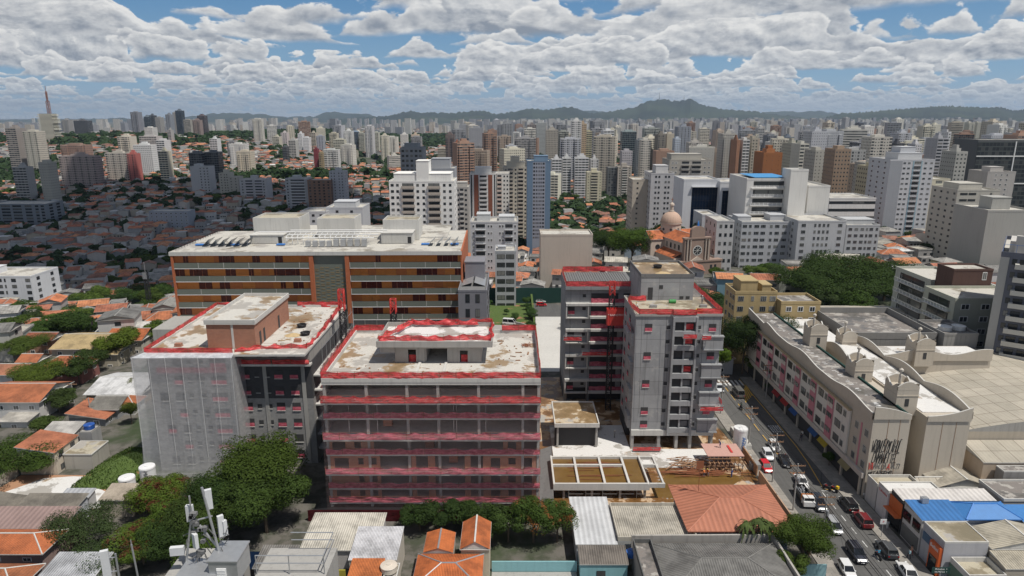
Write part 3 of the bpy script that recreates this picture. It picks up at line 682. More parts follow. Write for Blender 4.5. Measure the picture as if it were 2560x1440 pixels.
b=MB(); b.box(27-cx,38-cx,138-cy,152-cy,28.0,33.4); b.build('stair_core','bareconcrete',Cc)
b=MB(); b.box(12.3-cx,28.2-cx,150.8-cy,165-cy,3.5,27.6); b.build('rear_block_wall','bareconcrete',Cc)
b=MB(); b.box(27-cx,38-cx,141-cy,160-cy,1,28.0); b.build('middle_block_wall','bareconcrete',Cc)
b=MB(); b.box(24-cx,41.1-cx,126.8-cy,141-cy,28.2,28.4,1,0); b.parapet(24-cx,41.1-cx,126.8-cy,141-cy,28.4,28.7,.15,1); b.build('front_roof',['slab_tan','concrete'],Cc)
b=MB(); b.box(26.9-cx,38.1-cx,137.9-cy,152-cy,33.4,33.6,1,0); b.parapet(26.9-cx,38.1-cx,137.9-cy,152-cy,33.6,34.1,.18,1); b.build('core_roof',['slab_brown','concrete_dark'],Cc)
b=MB(); b.box(12.2-cx,28.3-cx,150-cy,165-cy,27.6,28.3,1,0); b.build('rear_roof',['corr_dark' if 'corr_dark' in MATS else 'concrete_dark','bareconcrete'],Cc)
b=MB()
for i in range(26): b.box(12.8+i*.58-cx,13.1+i*.58-cx,151-cy,164.5-cy,28.3,28.42)
b.build('roof_decking','concrete_dark',Cc)
net(Cc,[(12.4,164.5),(12.4,150.2),(27.5,150.2)],28.4,1.2,'net_red',.06,.08); net(Cc,[(12.6,164.6),(27.5,164.6)],28.6,1.3,'net_red',.1,.1)
net(Cc,[(24.1,136),(24.1,131),(24.8,126.8),(31.2,126.8)],28.6,1.15,'net_red',.06,.08); net(Cc,[(31.2,126.8),(31.3,126.5),(35.8,126.5),(36,127.2),(41,127.2),(40.9,150)],28.6,1.15,'net_red',.06,.08); net(Cc,[(24.5,137),(28,137)],28.6,1.2)
# front block facade: columns of openings and the recessed bay
def cwin(px,py,Y,w,h,me,nm='window_opening'):
    x,z=V(px,py,Y); place(nm,me,Cc,(x-cx,Y-cy-.01,z),0,None,(w,1,h))
for r in range(8):
    z=25.9-r*2.93
    for x,w,h,me in ((26.7,1.45,1.5,W_NET),(30.6,.72,.75,W_VOIDSILL),(36.6,.72,.75,W_VOIDSILL),(39.2,1.45,1.5,W_NET)):
        if me is W_NET and (r in (1,3,5) and x<30): continue
        if me is W_NET and x>38 and r%2: continue
        place('window_opening',me,Cc,(x-cx,127-cy-.01,z),0,None,(w,1,h))
b=MB(); b.box(31.7-cx,35.7-cx,126.9-cy,127-cy,4.2,27.2); b.build('bay_shade','shaded_interior',Cc)  # flat dark sheet painted for the shade of the bay
for r in range(9):
    z=27.2-r*2.93
    b=MB(); b.box(31.6-cx,35.8-cx,126.3-cy,126.9-cy,z-.0,z+1.05); b.build('bay_balustrade','bareconcrete',Cc)
    if r<8:
        b=MB(); b.box(33.6-cx,33.9-cx,126.5-cy,126.9-cy,z-2,z); b.build('bay_post','bareconcrete',Cc)
        b=MB(); b.box(33.95-cx,35.4-cx,126.8-cy,126.89-cy,z-1.6,z-.5); b.build('bay_screen','net_red' if r in(0,1,3) else 'concrete_dark',Cc)
for x in (31.3,35.8):
    b=MB(); b.box(x-cx,x+.4-cx,126.2-cy,127-cy,3.2,28.2); b.build('bay_pilaster','bareconcrete',Cc)
for r in range(1,8,2):
    z=25.9-r*2.93
    b=MB(); b.box(37.4-cx,41.3-cx,126.2-cy,127-cy,z-1.3,z+1.2); b.box(37.3-cx,41.4-cx,126.0-cy,127-cy,z+1.2,z+1.42); b.box(37.3-cx,41.4-cx,126.0-cy,127-cy,z-1.5,z-1.3); b.build('corner_box','bareconcrete',Cc)
    b=MB(); b.box(23.6-cx,24.2-cx,128-cy,131.5-cy,z-1.3,z+1.3); b.build('side_box','bareconcrete',Cc)
for x in (24.2,29.6,33.2,36,40.3):
    b=MB(); b.box(x-cx,x+.6-cx,126.8-cy,128-cy,-.1,3.2); b.build('ground_column','concrete',Cc)
b=MB(); b.box(24.2-cx,40.9-cx,133-cy,141-cy,-.1,3.19); b.build('ground_floor_wall','shaded_interior',Cc)
b=MB(); b.box(24.2-cx,40.9-cx,126.6-cy,127-cy,3.0,4.2); b.build('transfer_beam','concrete_light',Cc)
# doors and vents on the core
for x,z,w,h in ((29,29.9,1.0,2.6),(31.2,31.3,.8,.8),(35.6,29,.8,.6),(36.9,29,.8,.6)): place('opening',W_VOID,Cc,(x-cx,138-cy-.02,z),0,None,(w,1,h))
# rear block facade: flat dark sheets painted for loggia shade, with nets, boxes, slabs
for r in range(8):
    z=25.6-r*3.08
    b=MB(); b.box(18.2-cx,22.6-cx,150.72-cy,150.8-cy,z-1.2,z+1.0); b.build('loggia','shaded_interior',Cc)
    b=MB(); b.box(22.9-cx,24.4-cx,150.72-cy,150.8-cy,z-1.2,z+1.0); b.build('loggia','shaded_interior',Cc)
    b=MB(); b.box(25.6-cx,27.4-cx,150.72-cy,150.8-cy,z-1.2,z+1.0); b.build('loggia','shaded_interior',Cc)
    net(Cc,[(18.2,150.55),(22.6,150.55)],z-1.2,1.15,'net_pink',.06,.2,posts=False); net(Cc,[(22.9,150.55),(27.4,150.55)],z-1.2,1.05,'net_pink',.05,.15,posts=False)
    b=MB(); b.box((17.9 if r%2 else 12.4)-cx,28.3-cx,149.8-cy,150.8-cy,z-1.75,z-1.2); b.build('slab_edge','concrete_light',Cc)
    place('window_opening',W_VOIDSILL,Cc,(16.6-cx,150.8-cy-.01,z+.4),0,None,(.75,1,.75))
    if r%2:
        b=MB(); b.box(12.4-cx,17.7-cx,149.9-cy,150.8-cy,z-1.75,z-1.5); b.box(12.4-cx,17.7-cx,149.9-cy,150.8-cy,z+1.2,z+1.45); b.box(12.4-cx,12.65-cx,149.9-cy,150.8-cy,z-1.5,z+1.2); b.box(17.45-cx,17.7-cx,149.9-cy,150.8-cy,z-1.5,z+1.2); b.build('window_box','concrete_light',Cc)
        place('window_opening',W_NET,Cc,(13.7-cx,150.8-cy-.01,z),0,None,(1.5,1,1.8))
b=MB(); b.box(12.3-cx,28.2-cx,152-cy,165-cy,0,3.5); b.build('base_wall','shaded_interior',Cc)
for x in (12.3,17.6,27): 
    b=MB(); b.box(x-cx,x+.7-cx,150.8-cy,152-cy,0,3.5); b.build('ground_column','concrete_dark',Cc)
# left side of the front block: red screens between ledges
for r in range(8):
    z=25.9-r*2.93
    place('window_opening',W_NET,Cc,(24.2-cx-.01,133.5-cy,z),-math.pi/2,None,(1.4,1,1.5)); place('window_opening',W_NET,Cc,(24.2-cx-.01,138.5-cy,z),-math.pi/2,None,(1.4,1,1.5))
for a in ((14,149.3,15.8,4.2,'f'),(19.5,149.2,12.2,6.5,'f'),(34.5,125.6,24.2,2.6,'f'),(37.6,125.4,24,1.8,'f'),(39.5,124.9,9.4,4.6,'f'),(24.8+2.4,125.5,.4,5.6,'f'),(23.2,131,24.4,5,'l'),(41.6,128,10,4,'l')): gondola(Cc,*a)
for px in (1480,1575,1690,1800):
    pass
b=MB()
for x,y,z in ((25.2,126.4,8),(30,126.4,8),(37.2,126.4,8),(40.4,126.4,8),(13.2,149.6,4),(18,149.6,4),(22,149.6,4)):
    b=MB(); b.tube(rel(Cc,x,y,28.4),rel(Cc,x+.3,y,z),.03,n=4); b.build('cable','black',Cc)
hoist('lattice hoist with a red lettered cabin between the two blocks of bare concrete',22.2,146,0,30.6,27.5,(.9,-1.3,21.0,4.2,1.6,3.2),'* BAINOTECH')
for l,x,y,z in (('dark hose heap on the brown topmost roof of the bare concrete building',32,146,33.62),): small('hose_coil',l,'coil',x,y,z,coil,'black')
small('sand_heap','pale sand heap on the brown topmost roof of the bare concrete building','heap',32,140.5,33.62,heap(1.7,.4,5),'sand')
def drum(b): b.lathe(0,0,[(0,0),(.35,0),(.35,.9),(0,.9)],12)
small('drum','green drum lying on the lower roof of the bare concrete building','drum',33.2,135.8,28.45,lambda b:b.tube((-.7,0,.35),(.7,0,.35),.4,n=12),'tint',(.04,.25,.06))
small('concrete_tub','yellow round tub at the red netted edge of the bare concrete roof','tub',37,128.6,28.45,lambda b:b.lathe(0,0,[(0,.25),(.75,.3),(.9,.6),(.8,.62),(0,.3)],14),'tint',(.75,.45,.02))
for x,y,l in ((28.6,132.6,'grey block pile on the lower roof next to the net corner'),(38.8,132.8,'flat grey block pile on the lower roof near the worker')): small('block_pile',l,'pile',x,y,28.42,lambda b:b.box(-.7,.7,-.35,.35,0,.5),'block')
# ---------------- generic houses and blocks ----------------
def roof_mesh(b,kind,x0,x1,y0,y1,z,h,ov=.4,m=0,me=1,th=.14):
    X0,X1,Y0,Y1=x0-ov,x1+ov,y0-ov,y1+ov; xm,ym=(X0+X1)/2,(Y0+Y1)/2
    def pl(P): b.poly(P,m)
    if kind=='flat': b.box(X0,X1,Y0,Y1,z,z+.15,me,m); b.parapet(X0,X1,Y0,Y1,z+.15,z+h,.15,me); return
    if kind=='mono': # falls to the front
        pl([(X0,Y0,z),(X1,Y0,z),(X1,Y1,z+h),(X0,Y1,z+h)]); b.poly([(X0,Y0,z-th),(X1,Y0,z-th),(X1,Y0,z-.003),(X0,Y0,z-.003)],me)
        b.poly([(X1,Y0,z-th),(X1,Y1,z+h-th),(X1,Y1,z+h-.003),(X1,Y0,z-.003)],me); b.poly([(X0,Y1,z+h-th),(X0,Y0,z-th),(X0,Y0,z-.003),(X0,Y1,z+h-.003)],me)
        b.poly([(x1,y0,z-.1),(x1,y1,z-.1),(x1,y1,z+h-.1)],me); b.poly([(x0,y1,z-.1),(x0,y0,z-.1),(x0,y1,z+h-.1)],me); b.poly([(x1,y1,z-.1),(x0,y1,z-.1),(x0,y1,z+h-.1),(x1,y1,z+h-.1)],me); return
    if kind=='monox':
        pl([(X0,Y0,z+h),(X1,Y0,z),(X1,Y1,z),(X0,Y1,z+h)]); b.poly([(X0,Y0,z+h-th),(X1,Y0,z-th),(X1,Y0,z-.003),(X0,Y0,z+h-.003)],me); b.poly([(x0,y0,z-.1),(x1,y0,z-.1),(x0,y0,z+h-.1)],me); b.poly([(x0,y1,z-.1),(x0,y0,z-.1),(x0,y0,z+h-.1),(x0,y1,z+h-.1)],me); return
    if kind=='gx':
        pl([(X0,Y0,z),(X1,Y0,z),(X1,ym,z+h),(X0,ym,z+h)]); pl([(X1,Y1,z),(X0,Y1,z),(X0,ym,z+h),(X1,ym,z+h)])
        for X in (x0,x1): 
            P=[(X,y0,z-.1),(X,y1,z-.1),(X,ym,z+h-.12)]; b.poly(P if X==x1 else P[::-1],me)
        b.box(X0,X1,ym-.12,ym+.12,z+h-.05,z+h+.06,me)
    elif kind=='gy':
        pl([(X1,Y0,z),(X1,Y1,z),(xm,Y1,z+h),(xm,Y0,z+h)]); pl([(X0,Y1,z),(X0,Y0,z),(xm,Y0,z+h),(xm,Y1,z+h)])
        for Y in (y0,y1): 
            P=[(x0,Y,z-.1),(x1,Y,z-.1),(xm,Y,z+h-.12)]; b.poly(P if Y==y0 else P[::-1],me)
        b.box(xm-.12,xm+.12,Y0,Y1,z+h-.05,z+h+.06,me)
    elif kind=='hip':
        w,d=X1-X0,Y1-Y0; k=min(w,d)/2
        if w>=d: A,B_=(X0+k,ym,z+h),(X1-k,ym,z+h)
        else: A,B_=(xm,Y0+k,z+h),(xm,Y1-k,z+h)
        c=[(X0,Y0,z),(X1,Y0,z),(X1,Y1,z),(X0,Y1,z)]
        if w>=d: pl([c[0],c[1],B_,A]); pl([c[2],c[3],A,B_]); pl([c[1],c[2],B_]); pl([c[3],c[0],A])
        else: pl([c[0],c[1],A]); pl([c[1],c[2],B_,A]); pl([c[2],c[3],B_]); pl([c[3],c[0],A,B_])
        for p,q in ((c[0],A),(c[3],A if w>=d else B_),(c[1],B_ if w>=d else A),(c[2],B_),(A,B_)): b.tube(p,q,.11,n=5,m=me)
    b.box(X0,X1,Y0-.03,Y0,z-th,z-.01,me); b.box(X0-.03,X0,Y0,Y1,z-th,z-.01,me); b.box(X1,X1+.03,Y0,Y1,z-th,z-.01,me)
    b.poly([(X0,Y1,z-.05),(X1,Y1,z-.05),(X1,Y0,z-.05),(X0,Y0,z-.05)],me)
ORANGE=(.42,.125,.045); RUSTY=(.33,.115,.06); TAN=(.50,.38,.22); FIB=(.30,.28,.25); FIBD=(.17,.165,.155); PALE=(.60,.59,.56)
def house(label,x0,x1,y0,y1,z0,ze,roof='gx',rh=1.6,wall=(.55,.52,.46),rc=ORANGE,rmat='tile',edge='concrete_light',win='',wm=None,rz=0,group=None,cat='house',wmat='paint',ov=.4,name='house',wsz=(1.3,1.1),door=None):
    o,hw,hd=bbox_root(name,label,cat,x0,x1,y0,y1,z0,rz,group); H_=ze-z0; occ(x0,x1,y0,y1,.3)
    b=MB(); b.box(-hw,hw,-hd,hd,-3,H_); b.build('wall',wmat,o,color=wall)
    b=MB(); roof_mesh(b,roof,-hw,hw,-hd,hd,H_+.0,rh,ov); b.build('roof',[rmat,edge],o,color=rc)
    nf=max(1,round(H_/3))
    for f in win:
        L=hw if f in 'fb' else hd; n=max(1,int(2*L/3.4))
        wingrid(o,f,hw,hd,lin(-L,L,n),[H_*(k+.55)/nf for k in range(nf)],*wsz,wm or W_WHITE)
    if door:
        f,u=door; b=MB(); b.box(-.5,.5,-.06,0,0,2.1); me=mesh_of(b,'door','wood'); on_face(o,f,hw,hd,u,0.05,me,'door',1,1)
    return o
def block(label,x0,x1,y0,y1,z0,z1,wall,faces,nf,wm=None,wsz=(1.4,1.2),rz=0,roofm='roof_pale',wmat='paint',name='apartment_block',cat='building',par=.8,skip=None,boxes=(),group=None,balc=(),z00=0.0,doc=True,vis=None):
    # faces: {face: [u fractions]} ; balc: (face,u0,u1,mesh,depth)
    o,hw,hd=bbox_root(name,label,cat,x0,x1,y0,y1,z0,rz,group); H_=z1-z0; occ(x0,x1,y0,y1,.5)
    b=MB(); b.box(-hw,hw,-hd,hd,-8,H_); b.build('wall',wmat,o,color=wall)
    b=MB(); b.box(-hw+.2,hw-.2,-hd+.2,hd-.2,H_,H_+.1,0); b.parapet(-hw-.06,hw+.06,-hd-.06,hd+.06,H_,H_+par,.26,1); b.build('roof',[roofm,'paint'],o,color=wall)
    fh=(H_-z00)/nf; fl=[i for i in range(nf) if vis is None or i>=nf-vis]
    for f,us in faces.items():
        L=hw if f in 'fb' else hd
        for u in us:
            w=wsz[0]
            if isinstance(u,tuple): u,w=u
            for i in fl:
                if skip and skip(f,u,i): continue
                on_face(o,f,hw,hd,-L+2*L*u,z00+fh*(i+.55),wm or W_WHITE,'window',w,wsz[1])
    for (f,u0,u1,me,dp,cl) in balc:
        L=hw if f in 'fb' else hd; uc=-L+L*(u0+u1); w=2*L*(u1-u0)
        for i in fl:
            on_face(o,f,hw,hd,uc,z00+fh*(i+.58),W_DARK,'window',w*.86,fh*.55)
            bo=on_face(o,f,hw,hd,uc,z00+fh*i+.1,me,'balcony',w,fh*.95,dp,cl or wall)
    for bx_ in boxes:
        X0,X1,Y0,Y1,h=bx_; b=MB(); b.box(X0,X1,Y0,Y1,H_+.1,H_+h); b.box(X0-.15,X1+.15,Y0-.15,Y1+.15,H_+h,H_+h+.25,0); b.build('roof_house',['paint'],o,color=wall)
    return o
# ---------------- orange striped building ----------------
OX0,OX1,OY0,OY1=-89.5,-13.8,175,208
O,_,_=bbox_root('apartment_building','long building striped with orange panels and grey glass balustrades with a pale flat roof','building',OX0,OX1,OY0,OY1,0,math.radians(1.0)); ox,oy=(OX0+OX1)/2,(OY0+OY1)/2; occ(OX0,OX1,OY0,OY1,3)
hw,hd=(OX1-OX0)/2,(OY1-OY0)/2
b=MB(); b.box(-hw+.3,hw,-hd+.45,hd,-30,30.6); b.build('wall','concrete_dark',O)
b=MB(); b.box(-hw-.3,hw+.3,-hd-.4,hd,30.6,31.6,1,0); b.box(-hw+25,hw-5,3,hd+9,31.6,32.0,1,0); b.build('roof',['roof_pale','concrete_light'],O)
mk_flat('orange_panel',(.56,.19,.035),.75); mk_flat('orange_panel_b',(.46,.14,.035),.75); mk_flat('orange_glass',(.10,.018,.012),.25); mk_flat('brickred',(.40,.12,.05),.85); mk_flat('balustrade_glass',(.15,.165,.14),.3)
S0,S1=(-52.6-ox),(-44.2-ox)   # stair panel
random.seed(5)
for i in range(5):
    z=30.6-3.55*i
    for (a,c) in ((-hw+.3,S0-1.0),(S1+1.2,hw)):
        x=a; 
        while x<c-.1:
            w=random.choice((1.3,2.0,2.7,3.4)); w=min(w,c-x); k=random.random(); mat='orange_panel' if k<.55 else ('orange_panel_b' if k<.75 else 'orange_glass')
            b=MB(); b.box(x,x+w-.04,-hd+.34-random.uniform(0,.08),-hd+.45,z-1.95,z,0)
            if mat=='orange_glass': b.box(x+w/2-.04,x+w/2+.04,-hd+.2,-hd+.25,z-1.95,z,1)
            b.build('shutter' if mat!='orange_glass' else 'window',[mat,'brickred'],O); x+=w
        b=MB(); b.box(a,c,-hd-.25,-hd+.44,z-3.55,z-3.42,0); b.build('slab_edge','white',O)
        b=MB(); b.box(a,c,-hd-.2,-hd-.14,z-3.35,z-1.95,0)
        for k in range(int((c-a)/6.6)+1): b.box(a+k*6.6,a+k*6.6+.1,-hd-.26,-hd-.21,z-3.35,z-1.9,1)
        b.build('balustrade',['balustrade_glass','concrete_light'],O)
b=MB(); b.box(S0,S1,-hd+.3,-hd+.44,9,30.5,0)
for k in range(44): 
    for x in range(6):
        if (k*7+x*3)%5<3 and k<38: b.box(S0+.3+x*1.35,S0+1.3+x*1.35,-hd+.24,-hd+.295,10.5+k*.45,10.6+k*.45,1)
b.build('stair_panel',['balustrade_glass','tan_strip' if 'tan_strip' in MATS else 'wood'],O)
for x in (S0-1,S1,-hw,): 
    b=MB(); b.box(x,x+1.1 if x>-hw+1 else x+.6,-hd-.3,-hd+1.2,12,30.6); b.build('pilaster','brickred',O)
b=MB(); b.box(hw,hw+.4,-hd-.3,hd,8,31.7); b.build('end_wall','brickred',O)
b=MB(); b.box(-hw,hw-8,-hd-8,-hd+1,-20,10.2,0); b.box(-hw-1,-hw+22,-hd-12,-hd+1,-20,14.2,0); b.box(-hw-1,hw-8,-hd-6,-hd-5.6,10.2,11.6,0); b.build('podium','concrete',O)
b=MB(); b.box(-hw+26,hw-8.1,-hd+.6,-hd+1.15,10.3,12.8); b.build('garage_opening','shaded_interior',O)  # dark sheet stands in for the shade of the garage mouth
for k in range(14):
    b=MB(); b.box(-hw+27+k*3.2,-hw+27.3+k*3.2,-hd+.3,-hd+.6,10.2,12.9); b.build('podium_column','concrete',O)
# roof plant
b=MB(); b.box(-75-ox,-62.2-ox,13-hd+hd-6,13+0,31.6,37.0,0,1); 
def plant(x0,x1,y0,y1,z1): 
    b=MB(); b.box(x0-ox,x1-ox,y0-oy,y1-oy,31.7,z1,0,1); b.parapet(x0-ox,x1-ox,y0-oy,y1-oy,z1,z1+.5,.2,0); b.build('tank_house',['concrete_light','slab_tan'],O)
plant(-73.5,-60.5,192,203,37.5); plant(-56,-45.3,194,204,37.0); plant(-36.6,-26.5,191,200,37.0)
def louv(x0,x1,y0,y1,z1):
    b=MB(); b.box(x0-ox,x1-ox,y0-oy,y1-oy,31.7,z1,0,0); n=int((x1-x0-1.5)/.35)
    for i in range(n): b.box(x0-ox+.1+i*.35,x0-ox+.25+i*.35,y0-oy-.06,y0-oy-.003,31.9,z1-.3,0)
    b.box(x1-ox-1.3,x1-ox-.3,y0-oy-.04,y0-oy-.003,31.8,33.6,1); b.box(x0-ox-.2,x1-ox+.2,y0-oy-.2,y1-oy+.2,z1,z1+.15,0); b.build('plant_room',['concrete_light','black'],O)
louv(-72.5,-63.5,186,191.5,34.0); louv(-36.3,-27.7,185.5,190.8,34.6)
b=MB()
for i in range(4): b.box(-56+i*1.9-ox,-54.8+i*1.9-ox,181-oy,182.2-oy,31.75,33.2,0); 
for i in range(5): b.box(-48.5+i*1.9-ox,-47.2+i*1.9-ox,181.2-oy,182.6-oy,31.75,33.6,0)
b.build('chiller','metal',O)
b=MB()
for k,(y,z) in enumerate(((184,33.6),(185.4,34.3),(186.6,34.8),(188.5,35.0))): b.tube((-62-ox,y-oy,z),(-38+k-ox,y-oy,z),.16,n=6); 
for i in range(16): b.tube((-62+i*1.5-ox,184.5-oy,31.7),(-62+i*1.5-ox,184.5-oy,34.2+(i%3)*.3),.09,n=5); b.tube((-62+i*1.5-ox,183.5-oy,33.8),(-62+i*1.5-ox,188-oy,34.4),.07,n=5)
b.tube((-70-ox,186-oy,35),(-60-ox,186-oy,35),.16,n=6); b.build('pipework','white',O)
mk_flat('solar',(.17,.20,.24),.2)
def solar(x,y,n):
    for i in range(n):
        b=MB(); X,Y=x+i*2.1-ox,y-oy; b.prism([(X,Y-2.4),(X+.12,Y-2.4),(X+.12,Y+2.4),(X,Y+2.4)],31.7,31.9); P=[(X,Y-2.4,31.9),(X+1.8,Y-2.4,33.6),(X+1.8,Y+2.4,33.6),(X,Y+2.4,31.9)]; b.poly(P); b.poly([(p[0],p[1],p[2]-.05) for p in reversed(P)]); b.tube((X+1.7,Y-2.3,31.7),(X+1.7,Y-2.3,33.4),.05,n=4); b.build('solar_panel','solar',O)
solar(-84,184,6); solar(-23,184,4)
b=MB()
for x in (-86.5,-77,-64.5,-25,-17): b.box(x-ox,x+2.2-ox,183-oy,184.2-oy,31.8,32.1)
b.build('roof_trays','bluetarp',O)
b=MB(); b.tube((-hw+.6,-hd+2,32.5),(-hw+.6,hd,32.5),.06,n=4); 
for k in range(18): b.tube((-hw+.6,-hd+2+k*1.7,31.6),(-hw+.6,-hd+2+k*1.7,32.5),.05,n=4); 
b.build('roof_railing','black',O)
# slate grey annex by its right end
X=block('slate grey narrow building with twin dark windows against the end of the orange striped building',-13.6,-6.4,166,186,0,23.0,(.20,.20,.22),{'f':[(.33,1.1),(.68,1.1)],'r':[.15,.4,.65,.9]},6,W_DARK,(1.1,2.2),roofm='concrete_dark',wmat='paint_clean',par=.5,boxes=((-2.6,2.6,2,9,5),),name='narrow_building',vis=3)
b=MB(); b.poly([(-3,-5,23.3),(-.2,-5,24.2),(-.2,4,24.2),(-3,4,23.3)]); b.poly([(.2,-5,24.2),(3,-5,23.3),(3,4,23.3),(.2,4,24.2)]); b.build('skylight','metal',X)

# ---------------- D: long beige block with wavy parapets ----------------
BE=(.46,.41,.34); BEP=(.50,.20,.24)
D,_,_=bbox_root('apartment_block','long beige and pink apartment block with wavy parapets and graffiti on its end wall','building',62.3,80,108.3,172,0); dx,dy=D.location.x,D.location.y; occ(62,80,108,172,.5)
def dm(name,mat,color=BE,fn=None):
    b=MB(); fn(b); return b.build(name,mat,D,color=color)
def wave_wall(b,ax_,p0,p1,fix,z0,prof,th=.25):
    # wall along x or y with its top following prof(t)
    n=40
    for i in range(n):
        a,c=i/n,(i+1)/n; s0,s1=p0+(p1-p0)*a,p0+(p1-p0)*c; h0,h1=prof(a),prof(c)
        if ax_=='y':
            q=[(fix,s0),(fix,s1)]; o2=[(fix+th,s0),(fix+th,s1)]
        else: q=[(s0,fix),(s1,fix)]; o2=[(s0,fix+th),(s1,fix+th)]
        A=[(*q[0],z0),(*q[1],z0),(*q[1],h1),(*q[0],h0)]; B_=[(*o2[1],z0),(*o2[0],z0),(*o2[0],h0),(*o2[1],h1)]
        if ax_=='y': A=A[::-1]; B_=B_[::-1]
        b.poly(A); b.poly(B_); tp=[(*q[0],h0),(*q[1],h1),(*o2[1],h1),(*o2[0],h0)]; b.poly(tp if ax_=='x' else tp[::-1],1)
L1=lambda x:x-dx; L2=lambda y:y-dy
dm('street_wing_wall','paint',fn=lambda b:b.box(L1(62.5),L1(69),L2(108.4),L2(172),-2,15.6))
dm('rear_wing_wall','paint',fn=lambda b:b.box(L1(72.2),L1(79.8),L2(109),L2(150),-2,15.2))
dm('link_wall','paint',fn=lambda b:(b.box(L1(69),L1(72.2),L2(118),L2(128),-2,14.8),b.box(L1(69),L1(79),L2(150),L2(172),-2,14.0),b.box(L1(79.8),L1(103),L2(138),L2(146),-2,15.5)))
mk_slab('oldroof',.5,(.20,.18,.165),(.15,.14,.13),.3)
def roofs(b):
    b.box(L1(62.8),L1(68.7),L2(108.8),L2(171.5),15.6,15.75,0); 
dm('street_wing_roof','oldroof',fn=roofs)
dm('rear_wing_roof','slab_white',fn=lambda b:(b.box(L1(72.5),L1(79.5),L2(111),L2(149.5),15.2,15.35),b.box(L1(69.2),L1(78.8),L2(150.2),L2(171.5),14,14.2),b.box(L1(80),L1(102.8),L2(138.5),L2(145.5),15.5,15.6)))
def W(t): 
    k=(t*3.0)%1.0
    return 16.3+ (.8*(.5-.5*math.cos(2*math.pi*min(1,k*1.25))) if k<.8 else 0) if t<.82 else 16.3+.8*(t-.82)/.18
wm_=['paint','concrete_light']
for nm,a in (('wavy_parapet',('y',L2(108.4),L2(172),L1(62.25),15.0,W)),('end_parapet',('x',L1(62.5),L1(69),L2(108.2),15.2,lambda t:17.5-1.5*t+.3*math.sin(t*3))),('end_parapet',('x',L1(72.2),L1(79.8),L2(108.8),14.5,lambda t:15.5+1.6*t*t)),('wavy_parapet',('y',L2(109),L2(150),L1(79.8),14.8,lambda t:16.2+1.2*abs(math.sin(t*9)))),('wavy_parapet',('y',L2(128),L2(150),L1(71.9),14.8,lambda t:16+1.1*abs(math.sin(t*7)))),('wavy_parapet',('x',L1(80),L1(103),L2(137.7),15,lambda t:16.4+1.2*math.sin(t*5)**2))):
    b=MB(); wave_wall(b,*a); b.build(nm,wm_,D,color=BE)
# stair towers with curved crowns
def stower(x,y,w=3.6,d=3.8,h=22.0,clock=False):
    r=empty('stair_tower',(L1(x),L2(y),0)); r.parent=D
    b=MB(); b.box(-w/2,w/2,-d/2,d/2,14,h-1.6); b.build('tower_wall','paint',r,color=BE)
    for (a,c) in (((-w/2,-d/2-.02),'x'),((-w/2,d/2-.2),'x')):
        b=MB(); wave_wall(b,'x',-w/2,w/2,a[1],h-1.6,lambda t:h-.9+.9*math.sin(math.pi*t)); b.build('tower_crown',wm_,r,color=BE)
    for xx in (-w/2-.02,w/2-.2):
        b=MB(); wave_wall(b,'y',-d/2+.2,d/2-.2,xx,h-1.6,lambda t:h-.9+.5*math.cos(2*math.pi*t)); b.build('tower_crown',wm_,r,color=BE)
    b=MB(); b.lathe(-w*.2,-d*.1,[(.26,h-1.6),(.26,h+.7),(.16,h+.9),(.16,h+1.3),(.38,h+1.45),(.38,h+1.75),(.1,h+2.0),(0,h+2.0)],10); b.build('tower_vent','paint',r,color=(.5,.46,.4))
    b=MB(); b.box(-.35,.35,-d/2-.05,-d/2-.01,h-4.6,h-3.2); b.lathe(0,0,[(0,0),(0,0)],3) if False else None; b.build('tower_window','shaded_interior',r)
    b=MB(); b.box(-w/2-.06,w/2+.06,-d/2-.08,d/2+.06,h-2.7,h-2.5); b.build('tower_band','paint',r,color=BE)
stower(70.3,114.5,3.8,4.2,20.4); stower(69.5,128,3.6,3.8,19.8); stower(68.8,147,3.8,3.8,21.0); stower(88,139,4.0,4.0,20.3); stower(77,149,3.3,3.4,18.6)
dm('gutter','green_fence',fn=lambda b:b.box(L1(68.4),L1(68.75),L2(109),L2(171),15.76,16.1))
b=MB(); random.seed(4)
for i in range(60): 
    y=random.uniform(110,170); b.box(L1(65.3+random.uniform(-.3,.5)),L1(65.9),L2(y),L2(y+.12),15.76,15.82)
b.build('roof_patch','white',D)
# street facade: three storeys of windows between pink panels, shops below
def dface(nm,mat,y0,y1,z0,z1,x=62.42,color=None,th=.1): 
    b=MB(); b.box(L1(x-th),L1(x),L2(y0),L2(y1),z0,z1); return b.build(nm,mat,D,color=color)
dface('white_panel','paint',115.5,169,4.9,13.6,62.45,(.60,.57,.52),.35)
dface('cornice','paint',115.3,169.2,13.6,13.85,62.3,(.42,.33,.2),.6)
for k,y in enumerate((121.5,129.3,137.1,144.9,152.7,160.5)):
    dface('pink_panel','paint',y,y+2.6,3.8,13.5,62.08,BEP,.12)
for y in (109.9,113.4):
    for z in (5.8,8.7,11.8): on_face(D,'l',(80-62.3)/2-.2,0,-(y-dy),z,W_METAL,'window',1.2,1.4)
dface('pink_strip','paint',111.5,111.95,4.6,13.0,62.5,BEP,.08)
for k in range(6):
    y=116.6+k*7.8
    for z in (6.2,9.2,12.2):
        on_face(D,'l',(80-62.3)/2+.21,0,-(y+.6-dy),z,W_METAL,'window',1.1,1.3)
        on_face(D,'l',(80-62.3)/2+.21,0,-(y+2.9-dy),z,W_DARK,'loggia',2.2,1.5)
        on_face(D,'l',(80-62.3)/2+.35,0,-(y+6.2-dy),z,W_DARK,'loggia',2.0,1.4)
        on_face(D,'l',(80-62.3)/2+.36,0,-(y+6.2-dy),z-1.15,BALC,'balcony_front',2.2,2.2,.06,BEP if z<12 else (.55,.5,.45))
